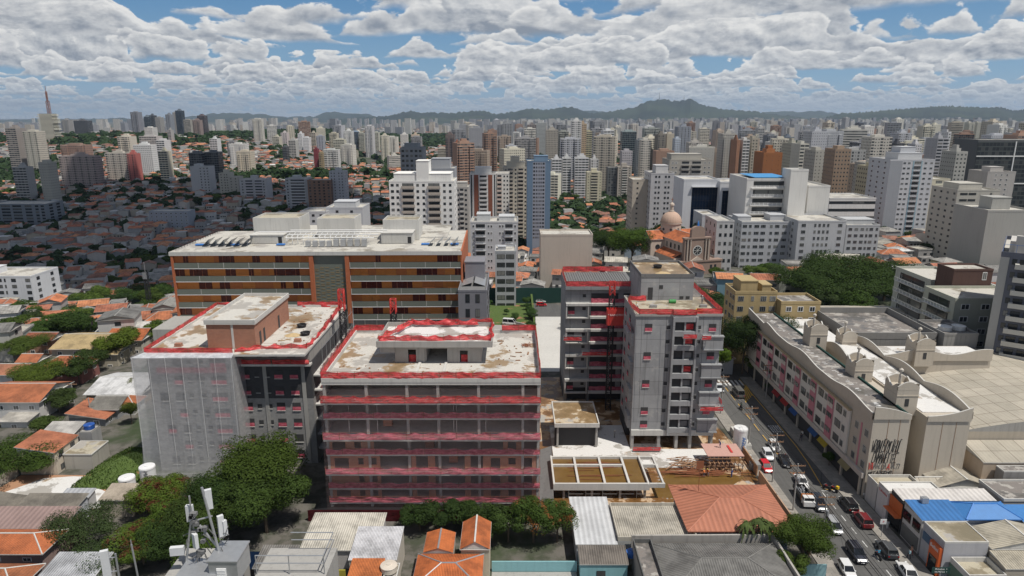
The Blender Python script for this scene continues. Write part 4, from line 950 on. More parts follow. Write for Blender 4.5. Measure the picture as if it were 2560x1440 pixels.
dface('shop_front','shaded_interior',109,169,0.15,3.6,62.44,None,.05)
for k in range(9):
    y=109.2+k*6.8; dface('shop_pier','paint',y,y+.5,.1,4.6,62.42,BE,.35)
dface('canopy_band','paint',108.6,169,3.7,4.7,62.4,(.50,.45,.40),.5)
for y,c,nm in ((141,(.5,.03,.02),'shop_awning'),(146,(.42,.02,.02),'shop_awning'),(136,(.03,.12,.4),'shop_awning'),(121.5,(.55,.42,.03),'shop_sign'),(126,(.03,.12,.35),'shop_awning'),(112.5,(.45,.38,.2),'shop_sign')):
    b=MB(); b.poly([(L1(61.2),L2(y),2.9),(L1(61.2),L2(y+3.6),2.9),(L1(61.85),L2(y+3.6),3.7),(L1(61.85),L2(y),3.7)][::-1]); b.poly([(L1(61.2),L2(y),2.9),(L1(61.2),L2(y+3.6),2.9),(L1(61.85),L2(y+3.6),3.7),(L1(61.85),L2(y),3.7)]); b.build(nm,'tint',D,color=c)
# end wall joints, stain lines and the black and red tags
b=MB()
for x in (65.2,67.2,75,77.4): b.box(L1(x),L1(x+.06),L2(108.36 if x<70 else 108.96),L2(108.4 if x<70 else 109)-.001,.5,15.2)
b.build('wall_joint','wood',D)
b=MB(); b.box(L1(62.5),L1(69),L2(108.1),L2(108.4),.6,.9); b.box(L1(72.2),L1(79.8),L2(108.7),L2(109),3.6,3.9); b.build('wall_base','concrete_light',D)
XR=(math.pi/2,0,0)
STK={'V':['02 10 22'],'R':['00 02 22 21 01','11 20'],'O':['00 02 22 20 00'],'N':['00 02 20 22'],'U':['02 00 20 22'],'S':['22 02 01 21 20 00'],'Y':['02 11 22','11 10'],'M':['00 02 11 22 20'],'C':['22 02 00 20'],'A':['00 12 20','01 21'],'H':['00 02','20 22','01 21'],'E':['22 02 00 20','01 21'],'T':['02 22','12 10'],'P':['00 02 22 21 01'],'K':['00 02','22 01 20'],'7':['02 22 10'],'X':['00 22','02 20'],'L':['02 00 20'],'@':['00 02 22 20 00','01 11 12']}
def tagline(word,x0,x1,z0,z1,mat,lean=.12,r=.055,seed=1):
    rnd=random.Random(seed); b=MB(); n=len(word); w=(x1-x0)/n
    for i,ch in enumerate(word):
        if ch not in STK: continue
        hz=(z1-z0)*rnd.uniform(.88,1.12); dz=rnd.uniform(-.15,.1); ww=w*rnd.uniform(.62,.95)
        for st_ in STK[ch]:
            P=[]
            for q in st_.split(): u,v=int(q[0])/2,int(q[1])/2; P.append((x0+w*i+u*ww+v*hz*lean+rnd.uniform(-.05,.05),z0+dz+v*hz+rnd.uniform(-.07,.07)))
            for p,q in zip(P,P[1:]): b.tube((L1(p[0]),L2(108.37),p[1]),(L1(q[0]),L2(108.37),q[1]),r*rnd.uniform(.7,1.25),n=4)
    b.build('graffiti',mat,D)
tagline('VRONUSYMCAHUC',62.8,67.9,8.9,11.3,'black',seed=1); tagline('CNMAHETTEC',63.2,67.6,6.9,8.8,'black',seed=2)
tagline('PHARCOA',62.9,65.9,5.7,6.7,'concrete_dark',seed=3,r=.04); tagline('VA',62.7,63.6,5.5,6.8,'redmetal',seed=6,r=.06); tagline('A',66.0,66.6,5.6,6.8,'redmetal',seed=4,r=.06); tagline('XAL77',66.6,68.2,5.7,6.7,'concrete_dark',seed=5,r=.04)
tagline('RKCAPREO@',62.9,67.0,4.6,5.3,'black',seed=7,r=.035)
# ---------------- shed behind it, old houses, shops ----------------
def arch_shed(label,x0,x1,y0,y1,ze,h,wall,rc,name='warehouse'):
    o,hw,hd=bbox_root(name,label,'warehouse',x0,x1,y0,y1,0); occ(x0,x1,y0,y1)
    b=MB(); b.box(-hw,hw,-hd,hd,-2,ze); b.build('wall','paint',o,color=wall)
    b=MB(); n=12
    f=lambda t: ze+.02+h*(1-(2*t-1)**2)
    for i in range(n):
        a,c=i/n,(i+1)/n; X0,X1=-hw+2*hw*a,-hw+2*hw*c; b.poly([(X0,-hd,f(a)),(X1,-hd,f(c)),(X1,hd,f(c)),(X0,hd,f(a))]); b.poly([(X0,-hd,ze),(X1,-hd,ze),(X1,-hd,f(c)),(X0,-hd,f(a))],1)
    for k in range(1,9): b.box(-hw,hw,-hd+2*hd*k/9,-hd+2*hd*k/9+.1,f(.5)-.02,f(.5)+.03,1) if False else None
    b.build('roof',['roofpanel','concrete'],o,color=rc); return o
m,t=newmat('roofpanel'); 
bt=t.n('ShaderNodeTexBrick',{'Vector':uv(t),'Color1':(.44,.40,.33),'Color2':(.36,.33,.27),'Mortar':(.15,.12,.09),'Scale':1.0,'Mortar Size':.05,'Brick Width':3.0,'Row Height':3.6}); bt.offset=0
n_=t.noise(P_(t),.25,5,.65); x_,y_,z_=xyz(t,P_(t)); ch=t.m('SINE',t.m('MULTIPLY',x_,9.0))
out(t,bsdf(t,scalec(t,bt.outputs[0],t.m('ADD',t.m('MULTIPLY_ADD',n_,.6,.65),t.m('MULTIPLY',ch,.04))),.85))
arch_shed('large warehouse with a pale arched sheet roof behind the beige block',81,128,113,151,10.6,2.6,(.42,.37,.3),(.5,.46,.38))
house('low beige annex with a pale panelled roof in front of the arched warehouse',81.5,112,106.5,112.6,0,8.0,'mono',1.1,(.45,.36,.27),PALE,'roofpanel',ov=.1)
house('tall bare grey cement wall building right of the old sheet roofed houses',83.5,112,104.2,106.2,0,7.4,'flat',.2,(.22,.21,.20),FIB,'oldroof',wmat='dirty',ov=0)
house('old house with a sagging pale sheet roof directly under the graffiti wall',70.5,77,108.0-2.5,108.2,0,4.0,'gx',1.0,(.35,.31,.24),(.46,.42,.35),'roofpanel',ov=.3,wmat='dirty')
house('old workshop with a ridged weathered sheet roof and a dark red side wall',73.4,82,104.8,112.5,0,4.4,'gy',1.5,(.36,.33,.27),(.42,.38,.31),'corrugated',win='f',wm=W_DARK,ov=.4,wmat='dirty')
house('squat workshop with a flat weathered roof right of the ridged old workshop',82.4,83.3,104,112,0,3.6,'flat',.3,(.3,.28,.24),FIB,'oldroof',ov=.2)
house('small flat roofed shop with a bare terrace at the foot of the graffiti wall',62.6,70,104.6,107.9,0,4.2,'flat',.7,(.52,.50,.48),(.3,.28,.25),'slab_tan',ov=0)
house('white shop with a silver sheet roof and red lettering on its street side',62.6,71.5,101.2,104.3,0,5.2,'flat',.4,(.60,.58,.57),(.62,.6,.58),'slab_white',ov=0)
house('black and orange shop with a long whitish roof',62.6,77.5,97.6,102.5,0,6.4,'flat',.35,(.05,.05,.05),(.6,.58,.56),'slab_white',ov=0) if False else None
s1=house('dark walled shop with an orange front and a long whitish sheet roof',62.9,78,97.6,100.9,0,6.0,'mono',.3,(.06,.06,.06),(.62,.59,.56),'trapezoid',ov=.0)
s2=house('pale shop house with a bright blue sheet roof and large front windows',63.0,69.8,92.4,97.2,0,5.9,'mono',.5,(.52,.50,.48),(.045,.17,.42),'trapezoid',win='',ov=.15)
s3=house('blue hipped roof building behind the pale shop with the blue roof',69.9,78.2,92.6,97.2,0,6.0,'hip',1.2,(.3,.32,.36),(.05,.19,.46),'tint',edge='bluetarp',ov=.2)
house('low shed with a bright blue roof at the very edge of the picture',78.6,88,92.5,96.5,0,5.6,'mono',.4,(.3,.32,.36),(.05,.19,.46),'tint',ov=.1)
s4=house('grey shop with a worn flat roof and an orange doorway',63.0,69.4,86.8,92.0,0,5.7,'flat',.25,(.40,.40,.42),(.45,.4,.33),'slab_tan',ov=0)
house('beige workshop with a broad ribbed pale roof below the blue roofs',69.9,80.6,86.6,91.8,0,5.0,'gy',1.3,(.36,.33,.28),(.42,.38,.3),'corrugated',ov=.15)
house('rear house with a mottled grey flat roof behind the blue roofs',79,88,97.5,103.4,0,6.0,'flat',.5,(.4,.38,.36),(.27,.25,.22),'oldroof',ov=.1)
house('beige house with a ribbed roof in the lower corner beside the green balcony',69.5,77,83,86.4,0,4.3,'mono',.5,(.38,.34,.28),(.42,.38,.3),'corrugated',ov=.1)
g=house('green walled terrace house with a planted balcony and a balustrade',64.0,69.3,82.4,86.5,0,2.8,'flat',.9,(.10,.17,.13),(.4,.36,.3),'slab_tan',ov=0,edge='concrete_light')
# shop fronts on the street side (face -X)
def sfront(o,u,z,w,h,mat,name,color=None,d=.1,off=0):
    hwx=[c for c in o.children if c.name.startswith('wall')][0]; xs=[v.co.x for v in hwx.data.vertices]; ys=[v.co.y for v in hwx.data.vertices]
    b=MB(); b.box(-.5,.5,-d,0,-.5,.5); me=mesh_of(b,name,mat); return on_face(o,'l',max(xs),max(ys),u,z,me,name,w,h,1,color,off)
sfront(s1,0,4.2,3.6,2.2,'tint','sign_board',(.55,.13,.03)); sfront(s1,0,1.5,3.2,2.6,'carglass','shop_window'); sfront(s1,0,2.95,3.7,.15,'tint','awning',(.6,.15,.04),1.0)
sfront(s2,-1.3,4.2,1.9,1.6,'carglass','window'); sfront(s2,1.2,4.2,1.9,1.6,'carglass','window'); sfront(s2,0,1.4,4.4,2.3,'glass','shop_window')
sfront(s4,-1.2,3.9,2.2,1.3,'tint','sign_board',(.06,.12,.2)); sfront(s4,1.3,2.4,2.4,4.6,'tint','orange_portal',(.6,.12,.03),.5); sfront(s4,1.3,1.4,1.7,2.6,'carglass','door',None,.1,.5)
text_mesh('Bellini',.8,'white',s4,(-3.2-.56,-1.3,3.9),(math.pi/2,0,-math.pi/2),'lettering'); text_mesh('Calzados',.7,'redmetal',[o for o in COL if o.name.startswith('house') and o.get('label','').startswith('white shop')][0],(-4.48,0,4.3),(math.pi/2,0,-math.pi/2),'lettering')
b=MB(); b.box(-.5,.5,-.4,.4,0,.9); b.lathe(0,0,[(.3,.92),(.3,.95),(0,.95)],10); o=b.build('air_conditioner','metal',None,(65.6,96.6,6.35)); tag(o,'grey air conditioning unit on the bright blue shop roof','air conditioner')

# ---------------- foreground roofs ----------------
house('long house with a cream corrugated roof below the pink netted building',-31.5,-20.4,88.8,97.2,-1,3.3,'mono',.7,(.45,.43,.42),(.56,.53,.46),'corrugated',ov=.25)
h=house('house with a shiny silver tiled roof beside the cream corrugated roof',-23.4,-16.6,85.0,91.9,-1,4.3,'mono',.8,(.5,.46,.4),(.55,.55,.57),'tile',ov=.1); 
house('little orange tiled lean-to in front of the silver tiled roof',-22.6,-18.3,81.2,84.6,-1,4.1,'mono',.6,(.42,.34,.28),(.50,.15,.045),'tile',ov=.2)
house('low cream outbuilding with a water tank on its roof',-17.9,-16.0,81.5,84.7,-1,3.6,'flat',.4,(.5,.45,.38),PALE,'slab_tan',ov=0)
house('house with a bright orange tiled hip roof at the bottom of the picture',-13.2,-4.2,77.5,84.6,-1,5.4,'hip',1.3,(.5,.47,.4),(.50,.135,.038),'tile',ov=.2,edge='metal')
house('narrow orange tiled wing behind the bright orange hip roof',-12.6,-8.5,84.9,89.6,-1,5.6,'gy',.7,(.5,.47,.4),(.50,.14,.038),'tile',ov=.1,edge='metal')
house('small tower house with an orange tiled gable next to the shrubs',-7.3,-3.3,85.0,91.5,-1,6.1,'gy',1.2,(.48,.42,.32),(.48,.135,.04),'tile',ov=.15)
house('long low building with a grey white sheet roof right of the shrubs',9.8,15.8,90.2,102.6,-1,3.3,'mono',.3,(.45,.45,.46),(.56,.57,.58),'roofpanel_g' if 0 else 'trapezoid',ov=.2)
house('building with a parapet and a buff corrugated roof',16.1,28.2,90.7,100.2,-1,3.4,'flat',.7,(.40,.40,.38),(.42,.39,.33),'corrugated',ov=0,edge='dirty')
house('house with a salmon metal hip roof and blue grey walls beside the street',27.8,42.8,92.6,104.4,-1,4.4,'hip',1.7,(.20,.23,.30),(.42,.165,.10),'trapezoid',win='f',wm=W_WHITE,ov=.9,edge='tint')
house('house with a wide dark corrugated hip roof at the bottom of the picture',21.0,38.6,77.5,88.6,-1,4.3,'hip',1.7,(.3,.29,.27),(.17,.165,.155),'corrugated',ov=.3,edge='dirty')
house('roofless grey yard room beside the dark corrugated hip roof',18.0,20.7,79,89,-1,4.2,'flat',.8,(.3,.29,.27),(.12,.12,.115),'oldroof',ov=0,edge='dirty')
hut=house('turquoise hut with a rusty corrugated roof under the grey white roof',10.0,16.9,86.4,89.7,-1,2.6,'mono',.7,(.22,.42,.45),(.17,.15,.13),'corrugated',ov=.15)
on_face(hut,'f',3.45,1.65,-.4,1.9,W_DARK,'window',1.3,1.0)
def yardwall(label,pts,z0,z1,col,mat='paint',th=.2,name='wall_fence',cat='wall'):
    b=MB()
    for p,q in zip(pts,pts[1:]):
        L=math.hypot(q[0]-p[0],q[1]-p[1]); nx,ny=-(q[1]-p[1])/L*th/2,(q[0]-p[0])/L*th/2; b.prism([(p[0]+nx,p[1]+ny),(p[0]-nx,p[1]-ny),(q[0]-nx,q[1]-ny),(q[0]+nx,q[1]+ny)],z0,z1)
    o=b.build(name,mat,None,color=col); return tag(o,label,cat)
yardwall('turquoise painted yard wall behind the shrubs at the bottom',[(-3,88.2),(9.7,88.2)],-1,1.7,(.22,.42,.45),name='yard_wall')
yardwall('pale turquoise yard wall at the foot of the street tree',[(39.2,86.8),(46.2,86.8)],-1,2.2,(.25,.42,.45),name='yard_wall')
yardwall('dirty cement parapet wall between the salmon roof and the dark corrugated roof',[(18,90.0),(39.3,90.2),(39.4,78)],-1,4.9,(.36,.34,.31),'dirty',.3,name='yard_wall')
yardwall('olive yellow courtyard wall under the cream corrugated roof',[(-30.5,84.2),(-23.8,84.2)],-1,3.2,(.36,.31,.04),name='yard_wall')
yardwall('corrugated orange brown hoarding along the near street kerb',[(46.3,116),(46.3,128),],0,1.9,(.40,.22,.12),name='hoarding')
yardwall('weathered plywood hoarding between the salmon roof and the street',[(45.9,114),(46.1,92)],0,2.3,(.42,.27,.18),name='hoarding')
house('grey ribbed roof shed right of the blue canopy at the bottom',-36.8,-31.8,84.2,88.6,-1,3.6,'mono',.5,(.25,.25,.24),(.20,.19,.175),'corrugated',ov=.2)
house('lower grey ribbed roof shed beside the olive yellow wall',-34.2,-30.8,79,84,-1,3.0,'monox',.8,(.25,.25,.24),(.20,.19,.175),'corrugated',ov=.2)
cnp=empty('canopy',(-39.8,86.6,0)); tag(cnp,'dark blue translucent canopy on posts beside the big green tree','canopy')
b=MB(); b.box(-3.2,3.2,-2,2,3.0,3.08); b.build('canopy_sheet','glass_blue',cnp)
for sx in (-3,3):
    for sy in (-1.8,1.8): b=MB(); b.tube((sx,sy,-1),(sx,sy,3),.08,n=6); b.build('post','bluetarp',cnp)
def tank(label,x,y,z,r,h,col,txt=None,cone=True,cat='water tank',txtm='concrete_dark'):
    o=thing('water_tank',label,cat,(x,y,z)); b=MB(); b.lathe(0,0,[(0,0),(r*.95,0),(r,h*.05),(r,h*.93),(r*1.03,h*.93),(r*1.03,h)],24); b.build('barrel','plastic',o,color=col,smooth=False)
    b=MB(); b.lathe(0,0,[(r*1.05,h*.97),(r*1.0,h*1.03),(r*.3,h+.14*r),(r*.3,h+.2*r),(0,h+.2*r)],24); b.build('lid','plastic',o,color=tuple(c*1.02 for c in col))
    if txt: text_mesh(txt,r*.8,txtm,o,(.0,-r-.02,h*.45),(0,-math.pi/2 if False else 0,0),'lettering',.02).rotation_euler=(math.pi/2,math.pi/2,0)
    return o
tank('white lettered water tank nearest the camera by the grassy slope',-69.5,110.5,-.8,1.35,3.6,(.72,.72,.72),'MATRIX')
tank('white lettered water tank half hidden behind its twin and the netting',-66.8,112.6,.0,1.35,3.8,(.72,.72,.72),'MATRIX')
tank('tall white water tank with a blue emblem beside the street hoarding',46.0,125.5,0,1.35,5.2,(.74,.74,.73),'AGUA',txtm='bluetarp')
tank('cream domed water tank on the outbuilding beside the orange lean-to',-17.3,83.0,4.0,1.15,.9,(.6,.54,.46))
tank('small blue water tank beside the turquoise hut',17.8,88.8,2.2,.75,.8,(.03,.12,.4))
tank('blue water tank on the grey block tower in the lower left yards',-86.2,127.5,4.2,1.0,.9,(.02,.08,.32))
house('grey block stand carrying the blue water tank',-87.5,-84.9,125.9,129,-4,4.0,'flat',.15,(.3,.3,.3),FIB,'concrete',ov=0,name='tank_stand',cat='tower')

# lower left yards and roofs
def hpx(label,p0,p1,yf,yb,zr,wall_h,roof,rh,wall,rc,rmat,**k):
    x0,y0=G(p0,yf,zr); x1,_=G(p1,yf,zr); _,y1=G(p0,yb,zr+rh*.5); z0=T((x0+x1)/2,y0)
    return house(label,x0,x1,y0,max(y1,y0+4),zr-wall_h,zr,roof,rh,wall,rc,rmat,**k)
house('pale cream house with a clay tiled roof above the empty lot',-93.2,-86.2,116.5,123.5,-3,4.6,'monox',1.2,(.50,.44,.36),(.43,.155,.08),'tile',win='r',wm=W_DARK,ov=.25)
house('cube shaped cement outbuilding on the edge of the grassy slope',-86.0,-80.6,118.5,124,-3,3.0,'flat',.2,(.36,.34,.3),(.42,.4,.34),'slab_tan',ov=.1,wmat='dirty')
house('house with a clay tiled roof and silver patches behind the cream house',-94.5,-88,124,129,-4,4.0,'mono',1.0,(.42,.4,.38),(.5,.48,.45),'corrugated',ov=.2)
for a in (('house with a dark grey gabled roof above the grey walled house',222,292,1022,980,2.5,5,'gx',1.4,(.24,.25,.26),(.19,.18,.16),'tile'),
 ('grey walled house with a long clay roof by the blue water tank',172,262,1046,1003,1.8,4.5,'monox',1.4,(.24,.25,.26),(.43,.155,.08),'tile'),
 ('white cottage with a small orange hip roof near the netted building',288,333,1012,985,2.5,3.5,'hip',1.3,(.55,.55,.53),(.42,.14,.055),'tile'),
 ('beige warehouse with a holed white corrugated roof beside the netted building',215,350,985,925,3,6,'gx',1.6,(.36,.28,.19),(.62,.62,.62),'corrugated'),
 ('ochre walled house with a straw coloured tile roof in two steps',128,248,872,824,4,6,'gx',2.0,(.42,.38,.3),(.44,.33,.17),'tile'),
 ('house with a straw coloured tile roof lower than its stepped neighbour',250,292,885,852,3,5,'gx',1.6,(.42,.38,.3),(.42,.32,.17),'tile'),
 ('long house with a vivid orange roof beside the straw coloured roofs',262,352,850,815,3,5,'gx',2.0,(.45,.42,.36),(.45,.13,.045),'tile'),
 ('dark pink two storey house with an orange roof under the trees',92,200,922,886,4,6.5,'hip',2.2,(.24,.10,.09),(.42,.13,.055),'tile'),
 ('low orange roofed extension left of the dark pink house',44,90,905,882,3,5,'gx',1.4,(.4,.35,.3),(.42,.14,.06),'tile'),
 ('white two storey house with a large orange roof at the picture edge',-60,96,1004,945,4.5,6.5,'gx',2.0,(.55,.54,.52),(.42,.14,.06),'tile'),
 ('white walled house with a faded clay roof above the large orange roof',-30,55,936,905,3.5,6,'gx',1.6,(.5,.5,.5),(.38,.16,.09),'tile'),
 ('low shed with a rusty white sheet roof below the two storey white house',0,66,1052,1032,1.6,3,'mono',.5,(.5,.5,.48),(.5,.47,.42),'corrugated'),
 ('white roofed bungalow between the valley trees and the netted building',318,412,828,798,2.5,5,'gx',1.5,(.5,.5,.48),(.60,.58,.55),'tile'),
 ('orange roofed cottage next to the white roofed bungalow',270,316,812,795,2,4.5,'hip',1.4,(.5,.48,.42),(.43,.14,.06),'tile'),
 ('red brown roofed house beside the bright green edge tree',60,128,850,828,2.5,5,'gx',1.4,(.36,.2,.14),(.30,.09,.05),'tile')):
    hpx(*a,win='fr',ov=.5)
house('grey gabled house with a mossy roof at the bottom left',-81.5,-72.0,98.4,103,-1,3.3,'mono',.7,(.45,.47,.5),(.20,.18,.15),'tile',win='f',wm=W_DARK,ov=.3)
house('house with a low pitched mossy roof left of the grey gabled house',-96,-82,96,103.4,-1,3.2,'gy',1.2,(.42,.40,.38),(.19,.17,.14),'tile',ov=.3)
house('dusky mauve long roofed building at the bottom left',-92,-69.5,92.8,97.6,-1,4.2,'mono',.8,(.34,.23,.20),(.30,.21,.19),'trapezoid',ov=.1)
house('mauve house with an orange tiled hip roof at the bottom left edge',-82,-68.6,86.6,91.8,-1,4.4,'hip',1.4,(.27,.19,.175),(.44,.13,.045),'tile',win='f',wm=W_WHITE,ov=.5,wsz=(1.3,.6))
house('brown red tiled hip roof cut off by the bottom left corner',-76,-66.6,78,83.6,-1,4.4,'hip',1.6,(.3,.2,.18),(.34,.12,.05),'tile',ov=.4)
house('low house with a crinkled silver roof under the feathery tree',-65.8,-58.2,80.5,86.5,-1,3.8,'mono',.6,(.5,.5,.47),(.42,.43,.45),'corrugated',ov=.2)
house('small shed with a grey metal roof on the near edge of the empty lot',-77.5,-72.8,104.4,106.4,-1,2.6,'mono',.4,(.4,.4,.4),(.40,.41,.43),'trapezoid',ov=.2)
house('tan roofed lean-to beside the lettered water tanks',-69.6,-64.5,102.5,106.5,-1,3.2,'mono',.7,(.4,.36,.3),(.40,.34,.27),'tile',ov=.2)
sheet('empty_lot',[(-95,104.8),(-70,104.8),(-67,108),(-67,113),(-72,116),(-86,116.3),(-93,116.2)],.012,'dirt'); 
sheet('cement_patch',[(-92,110),(-88,108),(-80,107),(-75,104.9),(-71.5,104.9),(-70.8,108),(-73,110),(-76,111.8),(-79,115.6),(-83,115.8),(-88,115)],.017,'slab_white')
yardwall('long cement boundary wall on the left of the empty lot',[(-95.2,104.8),(-93.6,116.3)],-1,2.0,(.36,.34,.30),'dirty',name='boundary_wall')
yardwall('dark timber gate wall at the left picture edge beside the lot',[(-99,106),(-95.4,111.5)],-1,2.4,(.06,.05,.045),name='boundary_wall')

# ---------------- the building site beside C ----------------
sheet('site_ground',[(8,104),(46,104),(46,129),(41.2,166),(5,166),(5,104)],.004,'mud')
slabx('site_slab',[(8.2,118.2),(24,118.2),(24,137),(8.2,137)],-.3,.35,'slab_white'); slabx('site_apron',[(24.01,119),(41,119),(41,126.5),(24.01,126.5)],-.3,.1,'slab_white')
pt=thing('concrete_platform','raised concrete platform with a brown stained roof slab beside the pink netted building','platform',(13.2,132,0))
b=MB(); b.box(-4.6,4.5,-5.6,5.6,4.9,5.5,1,0); b.parapet(-4.6,4.5,-5.6,5.6,5.5,5.75,.22,1); b.build('deck',['slab_brown','concrete_light'],pt)
for sx in (-4.1,3.8):
    for sy in (-5.2,4.8): b=MB(); b.box(sx,sx+.4,sy,sy+.4,.3,4.9); b.build('post','concrete',pt)
b=MB(); b.box(-4.5,4.4,-4.4,-4.2,.34,4.89); b.build('back_wall','shaded_interior',pt)
kp=thing('raised_slab_frame','low concrete frame of beams holding panes of muddy rainwater','frame',(16,113,0))
b=MB()
X0,X1,Y0,Y1=-8.4,8.0,-5,4.8; b.box(X0,X1,Y0,Y1,2.3,2.5,0); b.build('deck','muddy_water',kp)
b=MB(); b.box(X0,X1,Y0-.35,Y0,1.9,3.2); b.box(X0,X1,Y1,Y1+.3,2.3,3.0); b.box(X1,X1+.3,Y0-.35,Y1+.3,1.9,3.1); b.box(X0-.3,X0,Y0-.35,Y1+.3,1.9,3.1)
for x in (-4.4,.3,4.6): b.box(x,x+.4,Y0,Y1,2.5,2.95)
b.box(X0,-4.4,1.8,2.2,2.5,2.93); b.box(-4.0,.3,1.8,2.2,2.5,2.93); b.box(.7,4.6,1.8,2.2,2.5,2.93); b.build('beam','concrete_light',kp)
for x in (-7,-2,3,7.4):
    for y in (-4.9,4.3): b=MB(); b.box(x,x+.4,y,y+.4,0,2.3); b.build('post','concrete',kp)
b=MB()
for i in range(16): y=random.uniform(-3,3.6); x=random.uniform(-6,0); b.tube((x,y,2.6),(x+random.uniform(4,7),y+random.uniform(-.3,.3),2.65),.05,n=4)
b.build('rebar','rust',kp)
b=MB(); b.box(8.3,11,-5.35,-5,2.4,3.2); b.box(10.7,11,-5,4.8,2.4,3.0); b.box(8.3,10.7,1.8,2.1,2.4,3.0); b.box(8.3,10.7,4.8,5.1,2.4,3.0); b.build('open_bay','concrete_light',kp)
b=MB()
for x in (-6,-3,0,3,6): b.box(x,x+2.6,-5.42,-5.38,1.2,1.25); b.box(x,x+.05,-5.42,-5.38,.4,1.9)
b.build('rail_mesh','metal',kp)
sheet('muddy_pool',[(25.5,108.5),(33,107.8),(40,112),(44,115.5),(40,117.3),(30,117.0),(25.5,112)],.02,'muddy_water')
fw=thing('formwork_deck','pink plywood formwork deck on timber props near the street','formwork',(41,119.5,0))
b=MB(); b.box(-3.6,3.4,-1.5,3.6,2.9,3.05); b.build('deck','slab_white' if 0 else 'plypink' if 'plypink' in MATS else 'wood',fw)
b=MB(); b.box(1.2,1.6,-.2,2.6,3.05,3.2); b.build('red_beam','redmetal',fw)
b=MB()
for i in range(9): b.tube((-3.2+i*.8,-1.6,0),(-3.2+i*.8,-1.6,2.9),.07,n=5); b.box(-3.4+i*.85,-3.2+i*.85,-2.6,-1.5,1.8,1.95)
for z in (1.0,1.7,2.5): b.box(-3.6,3.4,-1.75,-1.65,z,z+.12)
b.build('prop','wood',fw)
b=MB(); random.seed(8)
def plank(b,x,y,z,L,a,w=.2,th=.06): 
    c,s=math.cos(a)*L/2,math.sin(a)*L/2; nx,ny=-math.sin(a)*w/2,math.cos(a)*w/2; b.prism([(x-c-nx,y-s-ny),(x+c-nx,y+s-ny),(x+c+nx,y+s+ny),(x-c+nx,y-s+ny)],z,z+th)
for i in range(90): plank(b,random.gauss(0,2.6),random.gauss(0,1.4),.02+i*.008,random.uniform(.8,3),random.uniform(-.6,.9))
o=b.build('timber_offcuts','wood',None,(36,119.5,.1)); tag(o,'scattered timber offcuts and boards in front of the bare concrete building','timber'); o['kind']='stuff'
b=MB()
for i in range(50): plank(b,random.gauss(0,3),random.gauss(0,.6),.03+i*.008,random.uniform(2,6),random.uniform(-.08,.12),.12)
o=b.build('reinforcing_bars','rust',None,(36,116.8,.1)); tag(o,'long rusty reinforcing bars lying beside the muddy pool','bars'); o['kind']='stuff'
b=MB()
for i in range(60): x,y=random.uniform(-4,4),random.uniform(-2,2); heap_s=random.uniform(.1,.5); b.box(x,x+heap_s,y,y+heap_s,0,heap_s*.5)
o=b.build('rubble','concrete_light',None,(43.6,124,.05)); tag(o,'loose pale rubble between the bare concrete building and the street','rubble'); o['kind']='stuff'
small('crate_box','orange framed opening box on the white site slab nearest the platform','box',11.5,121.5,.36,lambda b:b.parapet(-1,1,-.8,.8,0,.35,.12),'orange_panel')
small('crate_box','orange framed opening box on the white site slab nearest the water panes','box',15.5,119.6,.36,lambda b:b.parapet(-1.1,1.1,-.6,.6,0,.35,.12),'orange_panel')
small('waste_skip','white waste skip full of rubble behind the tall water tank','skip',47.8,127.6,.15,lambda b:(b.box(-.9,.9,-1.6,1.6,0,1.0),b.box(-.8,.8,-1.5,1.5,1.0,1.2)),'concrete_light')
small('waste_skip','second waste skip farther along the kerb with a heap on it','skip',47.7,132.6,.15,lambda b:(b.box(-.9,.9,-1.6,1.6,0,1.0),b.box(-.8,.8,-1.5,1.5,1.0,1.3)),'concrete_light')
small('block_stack','stack of pale blocks on the kerb beside the red vehicle','stack',46.8,118.6,.15,lambda b:b.box(-.9,.9,-.8,.8,0,1.1),'block')
# light street sign, green sign
sg=thing('street_sign','green direction sign on a post at the lower right kerb','sign',(61.2,84.2,.14)); b=MB(); b.tube((0,0,0),(0,0,3.4),.06,n=6); b.build('post','metal',sg); b=MB(); b.box(-1.3,1.3,-.05,0,2.5,3.5); b.build('panel','green_fence',sg); text_mesh('Pinheiros  >',.36,'white',sg,(0,-.06,3.1),XR,'lettering'); text_mesh('Vila Mariana  >',.3,'white',sg,(0,-.06,2.68),XR,'lettering')
sg=thing('street_sign','small white parking sign on a pole at the kerb by the maroon car','sign',(59.6,96.6,.14)); b=MB(); b.tube((0,0,0),(0,0,2.9),.05,n=6); b.build('post','metal',sg); b=MB(); b.box(-.5,.5,-.05,0,2.3,3.2); b.build('panel','white',sg); text_mesh('P',.5,'redmetal',sg,(0,-.06,2.55),XR,'lettering')
# ---------------- mid distance blocks with real windows ----------------
def mid(label,p0,p1,yt,Dd,dep,wall,ybot,faces,wm=None,wsz=(1.4,1.2),fh=3.0,name='apartment_tower',**k):
    if not Dd: Dd=GT((p0+p1)/2,ybot)[1]
    x0,z1=V(p0,yt,Dd); x1,_=V(p1,yt,Dd); z0=T((x0+x1)/2,Dd+dep/2)-1; _,zb=V(p0,ybot,Dd); nf=max(2,round((z1-z0)/fh)); vis=min(nf,max(1,int((z1-zb)/fh)+5))
    w=x1-x0; fc={}
    for f,n in faces.items(): fc[f]=n if isinstance(n,(list,tuple)) else [(i+.5)/n for i in range(n)]
    return block(label,x0,x1,Dd,Dd+dep,z0,z1,wall,fc,nf,wm,wsz,vis=vis,name=name,cat=k.pop('cat','tower'),**k)
WHITE=(.66,.65,.62); CREAM=(.55,.51,.41); GREY=(.36,.37,.38); LGREY=(.52,.52,.52); BEIGE=(.48,.42,.35)
